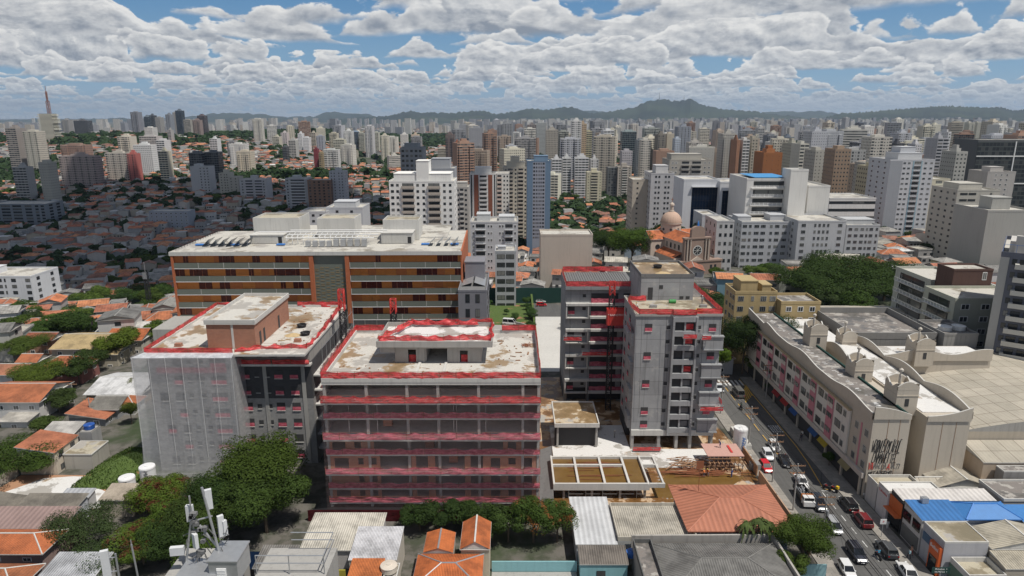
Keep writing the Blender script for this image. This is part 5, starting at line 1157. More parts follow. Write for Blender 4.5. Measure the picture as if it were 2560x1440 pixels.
def strips(o,cols,z0,mat,color,face='f',y=None,name='facade_stripe',proud=.12):
    # vertical coloured strips on the front: (u0,u1) fractions of the width
    w=[c for c in o.children if c.name.startswith('wall')][0]; xs=[v.co.x for v in w.data.vertices]; ys=[v.co.y for v in w.data.vertices]; zs=[v.co.z for v in w.data.vertices]; X=max(xs);Y=min(ys)
    for a,c in cols: b=MB(); b.box(-X+2*X*a,-X+2*X*c,Y-proud,Y-.001,z0,max(zs)-.01); b.build(name,mat,o,color=color)
o=mid('white tower with beige balcony bays and a stepped top behind the orange striped building',972,1135,456,330,18,(.74,.73,.70),600,{'f':[(.05,1.5),.13,.44,.53,.85,.94],'r':2},W_DARK,(1.25,1.25),balc=(('f',.19,.39,BALC,.9,(.42,.37,.32)),('f',.59,.79,BALC,.9,(.42,.37,.32))),boxes=((-13.4,14,-8,7,3.9),(-2.4,3.6,-8.6,2,10)))
mid('tall slate grey tower rising behind the white tower with the stepped top',1000,1057,372,430,16,(.23,.25,.27),435,{'f':[.12,.3,.5,.7,.88]},W_DARK,(1.6,1.4),boxes=((-5,4,-4,4,3),))
mid('plain grey tower top immediately right of the stepped white tower roof',1074,1136,424,372,16,(.33,.34,.36),470,{'f':[.3,.6]},W_DARK,boxes=((-6,4,-5,5,5.5),))
o=mid('white tower with two brown stripes and a stack of balconies',1174,1240,437,463,18,(.66,.65,.63),550,{'f':[.21,.27,.77,.83]},W_DARK,(1.0,1.2),balc=(('f',.36,.66,BALC,.8,(.62,.61,.6)),),boxes=((-5.5,5.5,-5,5,4.5),))
strips(o,((.16,.33),(.70,.86)),0,'paint',(.24,.085,.05)); strips(o,((.04,.09),(.93,.97)),0,'glass',None)
mid('narrow greige tower with balconies left of the brown striped tower',1137,1171,470,420,14,(.42,.40,.37),560,{'f':[.2,.8]},W_DARK,balc=(('f',.35,.65,BALC,.6,(.5,.48,.45)),),boxes=((-3,3,-4,4,3),))
mid('white tower with a column of balconies right of the brown striped tower',1242,1273,436,470,16,(.66,.64,.60),548,{'f':[.6,.85]},W_DARK,(1,1.1),balc=(('f',.02,.4,BALC,.8,(.55,.45,.4)),))
mid('tall cream tower with shallow balconies left of the blue tower',1258,1320,420,520,18,(.50,.46,.38),552,{'f':[.1,.5,.9],'r':3},W_DARK,(1.2,1.2),balc=(('f',.18,.4,BALC,.6,(.48,.43,.36)),('f',.6,.82,BALC,.6,(.48,.43,.36))),boxes=((-7,7,-5,5,4),(-4,3,-4,4,8)))
o=mid('blue tower with a pale grey centre and small square windows',1318,1377,405,445,18,(.13,.20,.29),554,{'f':[(.3,1.2),(.4,.7),(.47,.5),(.53,.5),(.6,.7),(.7,1.2)]},W_DARK,(1.2,1.2),fh=2.4,boxes=((-3,6,-5,5,3.5),))
strips(o,((.24,.77),),0,'paint_clean',(.30,.32,.38),proud=.02)
mid('white and grey mid rise apartment block with many small balconies behind the orange striped building',1176,1295,558,300,16,(.47,.48,.49),655,{'f':[.06,.38,.44,.62,.68,.94]},W_WHITE,(.9,1.3),balc=(('f',.1,.32,BALC_R,1.1,(.4,.41,.42)),('f',.72,.9,BALC_R,1.1,(.4,.41,.42))),boxes=((-8,-2,-2,6,3),(2,9,-2,6,2)),name='apartment_block',cat='building')
mid('low grey office building with dark window bands left of the orange roofs',1238,1290,632,246,12,(.40,.41,.43),690,{'f':[(.28,3),(.72,3)]},W_DARK,(3,1.7),name='office_building',cat='building',boxes=((-3,0,-1,2,1.2),))
mid('blank sided beige block with orange gables behind it',1352,1482,590,296,14,(.47,.42,.36),648,{},name='apartment_block',cat='building')
mid('slim cream tower with a domed water tank on top among the garden houses',1468,1505,432,0,14,(.56,.52,.38),520,{'f':[.1,.9]},W_DARK,(.9,1.0),balc=(('f',.25,.75,BALC,.6,(.58,.54,.42)),),boxes=((-3,3,-3,3,4),))
mid('dark grey tower with thin glass columns right of the slim cream tower',1520,1543,420,0,14,(.12,.13,.135),497,{'f':[.2,.5,.8],'l':3},W_DARK,(2,2))
mid('beige tower with white balconies beside the dark grey glass tower',1545,1580,418,0,16,(.42,.38,.33),497,{'l':3,'f':[.15,.85]},W_DARK,(1.2,1.2),balc=(('f',.3,.7,BALC,.9,(.6,.58,.54)),),boxes=((-3,3,-4,4,4),))
mid('buff tower with a blank cream edge left of the pale grey tower',1582,1624,452,400,18,(.46,.41,.34),560,{'l':4,'f':[.3]},W_DARK,(1,1))
o=mid('pale grey tower with a dark slate crown and paired windows',1628,1686,436,392,20,(.46,.455,.46),568,{'f':[.22,.36,.64,.78],'l':4},W_DARK,(1.1,1.2),boxes=((-3,4,-5,5,4.5),)); strips(o,((0,1),),44,'paint',(.25,.26,.28),name='crown_band') if 0 else None
mid('wide taupe tower with a flat overhanging roof behind the pale grey tower',1674,1780,402,455,22,(.37,.35,.31),535,{'f':[.08,.16,.84,.94],'l':4},W_WHITE,(1.4,1.3),balc=(('f',.28,.48,BALC_R,1,(.3,.29,.27)),('f',.52,.76,BALC_R,1,(.3,.29,.27))),boxes=((-12,8,-7,7,4),))
# dark glazed office with white frames
def glassblock(label,p0,p1,yt,Dd,dep,frame,ybot,inset=(.16,.96,.3)):
    x0,z1=V(p0,yt,Dd); x1,_=V(p1,yt,Dd); z0=T((x0+x1)/2,Dd)-1; o=block(label,x0,x1,Dd,Dd+dep,z0,z1,frame,{},4,name='office_building'); w=x1-x0; H_=z1-z0
    b=MB(); a,c,t_=inset; X0,X1,Z1=-w/2+w*a,-w/2+w*c,H_-(H_*t_*.5)
    b.box(X0,X1,-dep/2-.05,-dep/2-.002,0,Z1,0); b.build('curtain_wall','glass_blue',o)
    b=MB()
    for i in range(1,9): x=X0+(X1-X0)*i/9; b.box(x-.05,x+.05,-dep/2-.12,-dep/2-.052,0,Z1)
    for i in range(1,10): z=Z1*i/10; b.box(X0,X1,-dep/2-.11,-dep/2-.053,z-.05,z+.05)
    b.build('mullion_grid','black',o)
    b=MB(); b.box(X0-.3,X1+.3,-dep/2-1.2,-dep/2-.001,Z1,Z1+.5); b.build('frame_lip','paint_clean',o,color=frame); return o
glassblock('left half of the white framed office with dark blue glass behind the church',1710,1800,452,350,22,(.60,.61,.63),535,(.24,.97,.17))
glassblock('right half of the white framed office with dark blue glass',1801,1872,458,346,20,(.60,.61,.63),520,(.1,.98,.2))
o=mid('white hospital wing with long balconies and a flat blue edged roof',1868,1978,450,318,26,(.62,.61,.59),545,{'f':[]},W_DARK,balc=(('f',.1,.9,BALC_R,1.2,(.6,.59,.57)),),fh=4.0,name='hospital_building',cat='building')
b=MB(); b.box(-6,10,-11,11,.9,1.1); p_=b.build('blue_roof','tint',o,color=(.06,.27,.55)); p_.location.z=[c for c in o.children if c.name.startswith('wall')][0].dimensions.z-8.0
mid('windowless white shaft tower of the hospital with the blue roof',1978,2022,428,312,10,(.66,.65,.62),530,{},name='hospital_tower')
mid('blank white rear wing of the hospital right of its shaft tower',2022,2076,468,316,24,(.62,.61,.58),545,{},name='hospital_building',cat='building')
mid('long low white building with strip windows and a planted roof terrace',2074,2190,498,372,24,(.64,.63,.61),545,{'f':[(.14,7),(.38,7),(.63,7),(.86,7)]},W_DARK,(7,1.5),fh=4,name='hospital_building',cat='building')
o=mid('left part of the big light grey institution block with square windows',1855,1990,558,300,20,(.42,.43,.45),665,{'f':[(.06,2),(.16,1.2),(.28,2.2),(.4,2.2),(.55,1.2),(.66,2),(.8,2.2),(.93,2)],'l':[.2,.45,.7,.9]},W_METAL,(1.6,1.4),name='institution_block',cat='building',boxes=((-12,-6,-4,4,2),(3,10,-3,5,2.5)))
mid('light grey institution block with a small pediment in the middle',1996,2116,556,292,22,(.43,.44,.455),660,{'f':[.12,(.36,1),(.45,1.1),(.54,1.1),(.63,1),.88],'l':2},W_METAL,(1.9,1.5),name='institution_block',cat='building')
mid('light grey institution block nearest the great spreading tree',2117,2200,566,300,20,(.42,.43,.44),645,{'f':[.12,.3,.48,(.62,1),.75,(.92,1)]},W_METAL,(1.7,1.4),name='institution_block',cat='building',boxes=((-5,8,-4,5,2),))
mid('plain white annex block between the church and the grey institution',1756,1794,540,318,16,(.50,.51,.53),600,{'f':[.8]},W_DARK,name='annex_block',cat='building')
mid('low grey annex with square dark windows beside the church front',1792,1836,556,292,18,(.46,.46,.46),640,{'f':[.25,.55,.85],'l':3},W_DARK,(1.1,1.5),fh=4,name='annex_block',cat='building')
o=mid('tall grey and white tower with a dark recessed centre on the right',2226,2338,402,400,24,(.50,.51,.53),600,{'f':[.33,.43,.80,.93],'l':[.2,.5,.8]},W_METAL,(1.6,1.1),fh=2.9,balc=(('f',.54,.7,BALC_R,.6,(.35,.34,.35)),),boxes=((-6,8,-7,7,4),(-4,5,-5,5,7.5)))
strips(o,((0,.28),),0,'paint_clean',(.30,.315,.34)); strips(o,((.515,.54),(.70,.725)),0,'paint_clean',(.27,.40,.46))
mid('cream tower with green glass balconies behind the grey and white tower',2330,2376,450,425,18,(.58,.54,.42),570,{'f':[.75,.92]},W_WHITE,(1.2,1.1),balc=(('f',.2,.6,BALC_R,1,(.5,.52,.42)),))
mid('broad beige hotel like tower with rows of strip windows',2394,2500,478,318,20,(.44,.42,.37),640,{'f':[(.16,3.5),(.36,3.5),(.80,1.0)],'l':[.15,.4,.65,.9]},W_DARK,(1.5,1.0),boxes=((-7,4,-6,6,3),))
mid('plain grey blank block at the right picture edge',2470,2590,530,280,22,(.36,.355,.33),625,{'f':[(.88,1.5)]},W_DARK,boxes=((-4,4,-4,4,5),),name='apartment_block',cat='building')
mid('grey tower with white window panels above the blank right edge block',2470,2540,432,420,18,(.40,.38,.36),520,{'f':[.3,.5,.7]},W_WHITE,(1.2,1.2),boxes=((-4,4,-4,4,3),))
# dark glass tower at the right edge
x0,z1=V(2446,352,560); x1=V(2640,352,560)[0]
o=block('huge black glass tower at the right picture edge',x0,x1,560,590,-26,z1,(.10,.105,.11),{},4,name='glass_tower',cat='tower')
b=MB(); b.box(-(x1-x0)/2+.3,(x1-x0)/2-.3,-15.3,-15.01,0,z1+25,0,cells=(3,3.6)); b.build('curtain_wall','fac_dark',o,color=(.05,.06,.06)); b=MB()
for u in (-.02,.36): b.box((x1-x0)*u,(x1-x0)*u+.8,-15.9,-15.31,0,z1+25.5)
for z in (38,60): b.box(-(x1-x0)/2,(x1-x0)/2,-15.85,-15.32,z,z+.8)
b.build('white_fins','white',o)
# nearer blocks on the right
YEL=(.40,.305,.155)
o=block('yellow ochre apartment building with a stepped top behind the street trees',59.8,71,176,185,0,19.8,YEL,{'f':[.14,(.42,.8),.68,.9],'l':[.25,.6,.85]},7,W_METAL,(1.6,1.4),roofm='oldroof',boxes=((-4,0.5,-3.5,3,3.2),(2,4.4,-3,2,2.0)),vis=5)
block('lower yellow ochre wing with three windows per floor',71.1,81.5,173,182,0,17.8,YEL,{'f':[.2,.5,.8]},6,W_WHITE,(1.5,1.4),roofm='oldroof',vis=4)
block('dark cement flat roofed building with water tanks behind the wavy block',81,101,154,176,0,14.5,(.22,.215,.205),{'l':[.2,.5,.8]},4,W_DARK,roofm='oldroof',wmat='dirty',par=1.6)
block('dark cement stair block carrying round white tanks',101.5,109.5,152,163,0,16.0,(.24,.235,.225),{},4,roofm='oldroof',wmat='dirty',par=.6)
tank('round white roof tank, left of the pair on the dark cement stair block',104,156,16.1,1.5,1.0,(.6,.6,.58)); tank('round white roof tank, right of the pair on the dark cement stair block',107.6,156.5,16.1,1.5,1.0,(.6,.6,.58))
block('sage green stepped apartment wing with white glass balconies on the left',118,130,186,204,-2,20.5,(.40,.41,.36),{'f':[.75],'l':[.2,.5]},7,W_WHITE,(2.2,1.5),balc=(('f',.05,.6,BALC_R,1.4,(.55,.55,.53)),('l',.1,.9,BALC_R,1.2,(.55,.55,.53))),vis=5)
block('dark brown plastered lift tower between the two sage green wings',119,129.5,178.5,185.9,-2,25.5,(.10,.055,.045),{'f':[(.8,1.2)]},9,W_WHITE,(1.2,2.2),vis=1,par=.6)
block('sage green stepped apartment wing with white glass balconies on the right',111.5,131,165,178,-2,20.8,(.40,.41,.34),{'f':[.14,.4]},7,W_WHITE,(2.2,1.5),balc=(('f',.5,.98,BALC_R,2.4,(.6,.6,.58)),('l',.1,.9,BALC_R,1.2,(.55,.55,.53))),vis=6)
o=block('dark blue grey tower with cream balcony bands at the right edge',109.6,140,150,176,0,35.5,(.115,.125,.16),{},12,W_DARK,vis=11,wmat='paint_clean',par=1.0)
for i in range(11):
    z=35.5-(i+1)*2.96
    on_face(o,'f',15.2,13,.6,z+.5,BALC,'balcony',26,2.6,1.5,(.50,.49,.45))
    for u,w in ((-12.6,.9),(-10.8,1.8),(-8.4,1.8),(-6,.8),(-3,2.6),(1,2.6)): on_face(o,'f',15.2,13,u,z+1.9,W_DARK,'window',w,1.3)
a_=math.radians(-37); o.rotation_euler=(0,0,a_); o.location=(110+15.2*math.cos(a_)-13*math.sin(a_),150+15.2*math.sin(a_)+13*math.cos(a_),0)
b=MB(); b.box(-15.25,-13.6,-13.15,-13.0,0,35.3); b.build('corner_panel','paint_clean',o,color=(.36,.36,.35))
b=MB(); b.box(-14,-2,-10,-1,35.6,38.6); b.box(-13,-9,-11,-10,35.6,40); b.build('roof_house','paint',o,color=(.5,.48,.45)); b=MB()
for k in range(12): b.tube((-15+k*2.4,-12.9,36.5),(-15+k*2.4,-12.9,38.2),.05,n=4)
b.tube((-15,-12.9,38.2),(12,-12.9,38.2),.05,n=4); b.build('roof_railing','bluetarp',o)
# buildings behind C
for a in (('plain beige gabled building with a blank side wall behind the bare concrete building',41,53,182,196,0,16,'gx',2.6,(.44,.39,.32),(.2,.18,.17),'tile'),
 ('low building with a creased white metal roof behind the bare concrete building',46.5,58,178,187.5,0,7,'gy',1.6,(.4,.36,.3),(.7,.7,.7),'corrugated'),
 ('orange tiled house between the bare concrete building and the yellow building',43,51.5,168.5,177,0,5.5,'gx',1.6,(.45,.4,.3),ORANGE,'tile'),
 ('small grey house with an orange tiled roof by the cross street',52,58,168,175,0,4.6,'hip',1.3,(.35,.37,.4),ORANGE,'tile'),
 ('terrace house with a dark slate grey roof right of the yellow wing',82,88,182,190,0,11,'mono',1,(.45,.38,.28),(.13,.12,.12),'corrugated'),
 ('terrace house with a pale grey roof right of the yellow wing',88.5,95,181,189,0,10.5,'mono',1,(.5,.5,.5),(.42,.4,.36),'corrugated'),
 ('terrace house with an orange front wall and a buff roof',95.5,103,180,188,0,9.6,'mono',1,(.42,.17,.08),(.42,.38,.32),'corrugated'),
 ('long hall with a pale sheet roof beside the great spreading tree',96,118,190,208,0,7.5,'gx',1.8,(.42,.38,.32),(.52,.47,.4),'roofpanel')):
    house(*a[:7],a[7],a[8],wall=a[9],rc=a[10],rmat=a[11],win='f')
mid('white apartment block with dark windows at the left picture edge',-60,76,694,310,20,(.60,.61,.63),850,{'f':[.18,.42,(.52,.8),.68,.94],'r':2},W_DARK,(2.2,1.6),fh=3,name='apartment_block',cat='building',boxes=((-11,-8,-4,4,3),))
mid('long blue and grey concrete frame building in cloud shade at the left edge',-30,112,512,0,26,(.20,.23,.26),572,{'f':[(.1,8),(.3,8),(.5,8),(.7,6),(.85,3),(.95,3)],'r':[(.3,5),(.7,5)]},W_DARK,(6,1.7),name='office_building',cat='building')
# slabs and towers on the shaded hillside
mid('dark and white tower standing alone on the shaded hillside',474,521,418,0,16,(.45,.46,.47),492,{'f':[.55,.75,.92]},W_DARK,(1.3,1.3),boxes=((-7,0,-5,5,3),))
mid('beige tower pair with small windows on the shaded hillside, taller left block',546,570,434,0,16,(.44,.42,.36),498,{'f':[.25,.6,.85]},W_DARK,(1.1,1.1),boxes=((-2,3,-3,3,4),))
mid('beige tower pair with small windows on the shaded hillside, lower right block',571,594,444,0,16,(.43,.41,.36),498,{'f':[.25,.75]},W_DARK,(1.1,1.1))
mid('grey white balconied block right of the beige tower pair',598,665,450,0,18,(.45,.45,.46),505,{'f':[.1,.9]},W_DARK,balc=(('f',.2,.5,BALC,.9,(.5,.5,.52)),('f',.55,.85,BALC,.9,(.5,.5,.52))),boxes=((-4,2,-4,4,4),),name='apartment_block',cat='building')
mid('grey balconied tower left of the brown gridded tower',712,768,448,0,18,(.42,.43,.44),527,{'f':[.1]},W_DARK,balc=(('f',.2,.9,BALC,1.0,(.52,.53,.54)),),boxes=((-5,2,-4,4,3),))
mid('brown tower with a grid of cream bands in cloud shade',768,826,452,0,18,(.24,.145,.10),530,{'f':[.1,.3,.5,.7,.9],'r':3},W_DARK,(1.9,1.5),wmat='paint')
mid('slim grey white tower right of the brown gridded tower',822,860,430,0,16,(.45,.46,.49),528,{'f':[.15,.35,.65,.85],'r':2},W_DARK,(1.0,1.2),boxes=((-2.5,3,-3,3,3.5),))
mid('low white building with a boxy roof just behind the left of the orange striped roof',750,815,532,340,16,(.5,.5,.51),585,{'f':[.2,.5,.8]},W_DARK,name='low_building',cat='building')
mid('long low grey white building behind the tank houses of the striped building',815,906,522,345,18,(.48,.49,.51),580,{'f':[.3,.7]},W_DARK,name='low_building',cat='building',boxes=((-6,5,-5,5,3),))
mid('grey school block with rows of white framed windows in the shaded valley',372,470,530,0,14,(.34,.37,.42),570,{'f':8},W_WHITE,(1.8,1.3),name='low_building',cat='building')
# ---------------- church ----------------
chx,chy=V(1738,650,286)[0],286; chz=T(chx,chy)
CH=thing('church','brown church with a pale pink dome orange tiled roofs and a rose window','church',(chx,chy,chz),math.radians(16)); occ(chx-16,chx+16,chy-2,chy+45)
BR=(.28,.20,.16); SAND=(.50,.42,.35)
def chb(nm,mat,fn,color=None): 
    b=MB(); fn(b); return b.build(nm,mat,CH,color=color)
chb('nave_wall','paint',lambda b:b.box(-5.5,5.5,0,30,-6,13.5),SAND); chb('transept_wall','paint',lambda b:b.box(-12,12,18,27,-6,12.5),SAND)
chb('aisle_wall','paint',lambda b:(b.box(-9.5,-5.5,1.5,18,-6,7)),SAND); chb('aisle_wall','paint',lambda b:(b.box(5.5,9.5,1.5,18,-6,7)),SAND)
def rr(b): roof_mesh(b,'gy',-5.5,5.5,.6,30,13.5,3.2,.4)
chb('nave_roof',['tile_far','concrete_light'],rr,ORANGE); chb('transept_roof',['tile_far','concrete_light'],lambda b:roof_mesh(b,'gx',-12,12,18,27,12.5,3.4,.4),ORANGE)
chb('aisle_roof',['tile_far','concrete_light'],lambda b:roof_mesh(b,'monox',5.5,9.5,1.5,18,7,2,.3),ORANGE)
chb('aisle_roof',['tile_far','concrete_light'],lambda b:b.poly([(-9.8,1.5,7),(-5.5,1.5,9.2),(-5.5,18,9.2),(-9.8,18,7)]),ORANGE)
chb('front_wall','paint',lambda b:(b.box(-12,12,-1.5,1.5,-6,5.5),b.box(-6.2,6.2,-1.2,.6,5.5,15.5),b.box(-12.3,12.3,-1.8,1.8,5.5,6.2),b.box(-6.5,6.5,-1.5,.8,15.5,16.1)),BR)
chb('pediment','paint',lambda b:(b.box(-3.2,3.2,-1.2,.4,16.1,18.5),b.prism([(-3.2,-1.2),(3.2,-1.2),(3.2,.4),(-3.2,.4)],18.5,18.7)),BR)
b=MB(); 
for i in range(10):
    a0,a1=math.pi*i/10,math.pi*(i+1)/10; b.poly([(0,-1.2,18.7),(3.2*math.cos(a0),-1.2,18.7+2.3*math.sin(a0)),(3.2*math.cos(a1),-1.2,18.7+2.3*math.sin(a1))]); b.poly([(3.2*math.cos(a1),-1.2,18.7+2.3*math.sin(a1)),(3.2*math.cos(a0),-1.2,18.7+2.3*math.sin(a0)),(3.2*math.cos(a0),.4,18.7+2.3*math.sin(a0)),(3.2*math.cos(a1),.4,18.7+2.3*math.sin(a1))])
b.build('arched_gable','paint',CH,color=BR)
def disc(b,r,y,z,n=16,m=0,x=0): b.poly([(x+r*math.cos(2*math.pi*i/n),y,z+r*math.sin(2*math.pi*i/n)) for i in range(n)],m)
b=MB(); disc(b,2.2,-1.26,10.5); b.build('rose_window_frame','concrete_light',CH); b=MB(); disc(b,1.8,-1.3,10.5); b.build('rose_window','glass',CH)
b=MB()
for i in range(8): a=i*math.pi/4; b.tube((0,-1.34,10.5),(1.8*math.cos(a),-1.34,10.5+1.8*math.sin(a)),.09,n=4)
b.build('rose_tracery','concrete_light',CH)
for x in (-5.3,-3.9,3.4,4.8): chb('column','paint',lambda b:b.lathe(x+.3,-1.55,[(.3,6.2),(.3,14.5),(.45,15.4)],8),SAND)
b=MB(); b.poly([(-3,-1.85,6.2),(3,-1.85,6.2),(0,-1.85,8)]); b.poly([(-3,-1.85,6.2),(0,-1.85,8),(0,-1.2,8),(-3,-1.2,6.2)]); b.poly([(0,-1.85,8),(3,-1.85,6.2),(3,-1.2,6.2),(0,-1.2,8)]); b.build('small_pediment','paint',CH,color=SAND)
for x in (-9,-7,7,9): chb('window','glass',lambda b:b.box(x-.5,x+.5,-1.56,-1.51,1,4))
for sx in (-1,1):
    for y in (4,7.5,11,14.5): chb('window','glass',lambda b:b.box(sx*5.55-.04,sx*5.55+.04,y,y+1.4,9.8,12))
chb('round_window','glass',lambda b:disc(b,1.2,17.95,9,14,0,-8.6)); chb('round_window','glass',lambda b:disc(b,1.2,17.95,9,14,0,8.6))
chb('dome_drum','paint',lambda b:b.lathe(0,22.5,[(4.6,12),(4.6,18.6),(5.0,18.8),(5.0,19.3)],20),SAND)
for i in range(8):
    a=i*math.pi/4+.3; chb('drum_window','shaded_interior',lambda b:b.tube((4.5*math.cos(a),22.5+4.5*math.sin(a),16.4),(4.66*math.cos(a),22.5+4.66*math.sin(a),16.4),.6,n=10))
chb('dome','paint',lambda b:b.lathe(0,22.5,[(4.7,19.3)]+[(4.7*math.cos(t_*math.pi/20),19.3+4.9*math.sin(t_*math.pi/20)) for t_ in range(1,9)]+[(1.2,23.9)],24),(.47,.33,.25))
chb('lantern','paint',lambda b:b.lathe(0,22.5,[(1.2,23.9),(1.2,24.4),(.8,24.5),(.8,26.8),(1.15,26.9),(1.0,27.5),(.3,28.2),(0,28.3)],10),SAND)
chb('cross','rust',lambda b:(b.box(-.08,.08,22.42,22.58,28.2,30.4),b.box(-.6,.6,22.43,22.57,29.4,29.55)))
chb('statue','bluetarp',lambda b:b.lathe(0,-.6,[(.5,20.9),(.35,22.2),(.2,22.6),(.28,22.9),(0,23.2)],10))
# ---------------- far towers: (px0 px1 ytop distance depth style colour) ----------------
FAR='''12 54 322 1050 22 b .30 .27 .25
56 104 330 1040 20 m .52 .49 .42
150 224 364 1000 18 p .30 .2 .16
145 248 392 900 16 m .36 .30 .28
95 133 408 760 14 s .42 .41 .36
30 76 420 800 14 b .38 .38 .37
325 350 281 1900 24 v .24 .25 .28
359 372 292 2000 20 g .2 .24 .27
371 388 289 2050 22 d .12 .13 .15
387 405 294 2000 22 p .35 .34 .33
413 430 287 1950 22 v .25 .27 .3
430 442 282 2050 20 p .38 .36 .34
437 457 277 2000 24 g .17 .2 .24
458 480 300 1950 20 b .38 .36 .32
480 503 301 1850 20 v .28 .22 .2
492 515 290 1900 22 d .16 .13 .14
183 225 302 2300 30 d .14 .14 .15
153 176 300 2350 24 p .32 .31 .3
360 388 320 1500 22 p .62 .61 .58
292 334 343 1150 22 b .58 .54 .46
347 400 342 1180 22 b .50 .47 .45
390 420 352 1060 20 b .62 .61 .6
332 386 364 1020 16 p .66 .66 .65
262 330 384 950 12 m .52 .48 .42
316 346 386 940 14 v .45 .14 .12
394 424 380 930 14 b .58 .54 .42
418 431 326 1500 14 b .40 .39 .38
471 511 384 880 16 d .15 .16 .17
511 552 382 890 16 d .15 .16 .17
523 548 348 1300 18 b .62 .62 .62
566 590 356 1250 16 v .22 .22 .23
590 632 380 960 18 p .56 .50 .40
680 702 343 1500 20 b .52 .49 .40
701 720 333 1550 20 v .55 .50 .49
721 743 352 1350 18 b .45 .44 .41
705 720 368 1250 16 d .13 .14 .15
744 758 335 1500 18 p .68 .68 .68
757 775 345 1480 18 p .68 .68 .68
774 792 333 1600 18 b .48 .44 .36
790 810 341 1500 18 v .35 .37 .42
822 845 334 1500 20 b .52 .48 .38
833 864 350 1350 18 b .56 .54 .44
806 848 376 1150 18 b .56 .57 .55
858 883 328 1550 20 p .66 .66 .64
881 897 330 1570 20 g .3 .38 .48
896 912 334 1560 20 b .42 .42 .36
911 934 316 1500 22 v .55 .54 .54
933 948 332 1580 20 b .50 .50 .42
951 971 340 1450 18 p .62 .58 .48
783 796 374 1150 14 x .20 .035 .045
796 810 384 1140 14 m .30 .24 .14
1000 1020 337 1700 20 p .66 .64 .6
1028 1048 337 1750 20 x .58 .47 .36
1113 1137 338 1300 20 m .17 .13 .12
1135 1150 358 1100 14 x .36 .13 .07
1151 1172 347 1250 18 v .10 .12 .14
1170 1202 352 1230 18 v .13 .14 .16
1203 1230 330 1350 20 v .25 .23 .21
1233 1258 345 1400 20 m .42 .40 .38
1256 1282 310 1500 22 v .30 .31 .32
1172 1186 346 1600 16 p .6 .6 .57
1286 1340 347 1200 20 b .36 .35 .35
1318 1341 313 1450 20 v .24 .21 .2
1341 1366 308 1600 20 p .42 .43 .42
1364 1396 326 1150 24 p .40 .37 .32
1395 1421 330 1180 22 b .30 .31 .28
1428 1455 304 1050 24 m .62 .61 .59
1448 1467 311 1080 24 p .46 .35 .24
1463 1480 330 1150 18 b .45 .42 .28
1480 1500 315 1400 20 v .26 .26 .27
1378 1404 400 800 14 b .60 .60 .60
1405 1428 397 805 14 b .58 .58 .57
1436 1472 397 800 14 b .60 .60 .60
1475 1496 400 810 14 v .55 .54 .53
1492 1512 340 1000 18 p .52 .52 .53
1505 1535 328 900 22 b .66 .66 .66
1552 1582 380 830 20 p .42 .40 .42
1553 1592 330 1050 22 g .30 .36 .36
1590 1612 352 950 18 v .22 .24 .25
1600 1628 352 880 18 m .56 .53 .47
1640 1665 338 980 20 v .22 .2 .17
1663 1686 336 990 20 x .53 .47 .37
1684 1702 348 960 16 p .50 .55 .62
1718 1758 358 930 20 m .47 .44 .4
1690 1728 318 1200 22 v .28 .3 .34
1608 1650 322 1300 20 b .34 .36 .33
1700 1742 330 1250 20 m .5 .47 .4
1800 1842 336 820 22 p .44 .42 .38
1838 1850 352 700 18 x .35 .18 .11
1850 1876 352 700 20 b .60 .59 .57
1872 1896 348 705 18 p .40 .36 .29
1894 1958 385 480 22 x .32 .125 .045
1966 2000 360 700 22 p .42 .40 .33
1990 2024 362 640 22 b .56 .54 .47
2024 2066 378 600 22 s .42 .40 .35
2052 2094 326 900 22 m .44 .43 .38
2072 2130 376 520 20 p .33 .24 .17
2108 2148 325 860 20 p .50 .48 .42
2164 2232 345 700 22 m .56 .53 .47
2100 2166 378 640 20 v .38 .38 .37
2158 2220 420 480 20 m .47 .43 .30
2146 2240 410 560 18 p .42 .40 .36
2232 2262 360 760 18 d .12 .12 .13
2280 2306 362 760 16 p .62 .61 .62
2330 2372 348 640 18 b .40 .40 .42
2366 2378 332 700 16 p .6 .6 .6
2376 2420 382 520 18 p .42 .41 .38
2388 2412 305 2400 40 p .48 .46 .38
2413 2438 307 2420 40 p .48 .46 .38
2440 2455 307 2440 40 p .48 .46 .38
2470 2500 360 700 20 g .25 .3 .34
1890 1912 322 1300 20 b .42 .42 .41
1912 1944 340 1100 20 v .2 .21 .23
1955 1986 344 1150 20 g .18 .21 .25
2110 2124 295 2200 26 p .45 .45 .46
2142 2160 308 1900 22 d .15 .16 .2'''
STY={'p':'fac_punch','s':'fac_small','b':'fac_balc','m':'fac_mix','v':'fac_vert','g':'fac_glass','d':'fac_dark','x':'fac_blank','t':'fac_strip'}
SIDE={'p':'fac_small','s':'fac_small','b':'fac_blank','m':'fac_punch','v':'fac_blank','g':'fac_glass','d':'fac_dark','x':'fac_blank','t':'fac_small'}
SWORD={'p':'tower with rows of square windows','s':'tower with tiny windows','b':'tower with stacked balconies','m':'tower mixing balconies and small windows','v':'tower with dark vertical window strips','g':'bluish glass tower','d':'dark banded office tower','x':'nearly blank sided tower','t':'block with long strip windows'}
def cword(c):
    r,g,b_=c; v=(r+g+b_)/3; s=max(c)-min(c)
    if v<.19 and s<.07: return 'dark'
    if s<.05: return 'white' if v>.56 else ('pale grey' if v>.44 else ('grey' if v>.28 else 'dark grey'))
    if b_>r: return 'bluish'
    if s>.2 and v<.2: return 'rust brown'
    if s>.13: return 'tan' if v>.33 else 'brown'
    return 'cream' if v>.48 else ('beige' if v>.36 else 'taupe')
AUTO=[]
FARG='towers of the distant city'
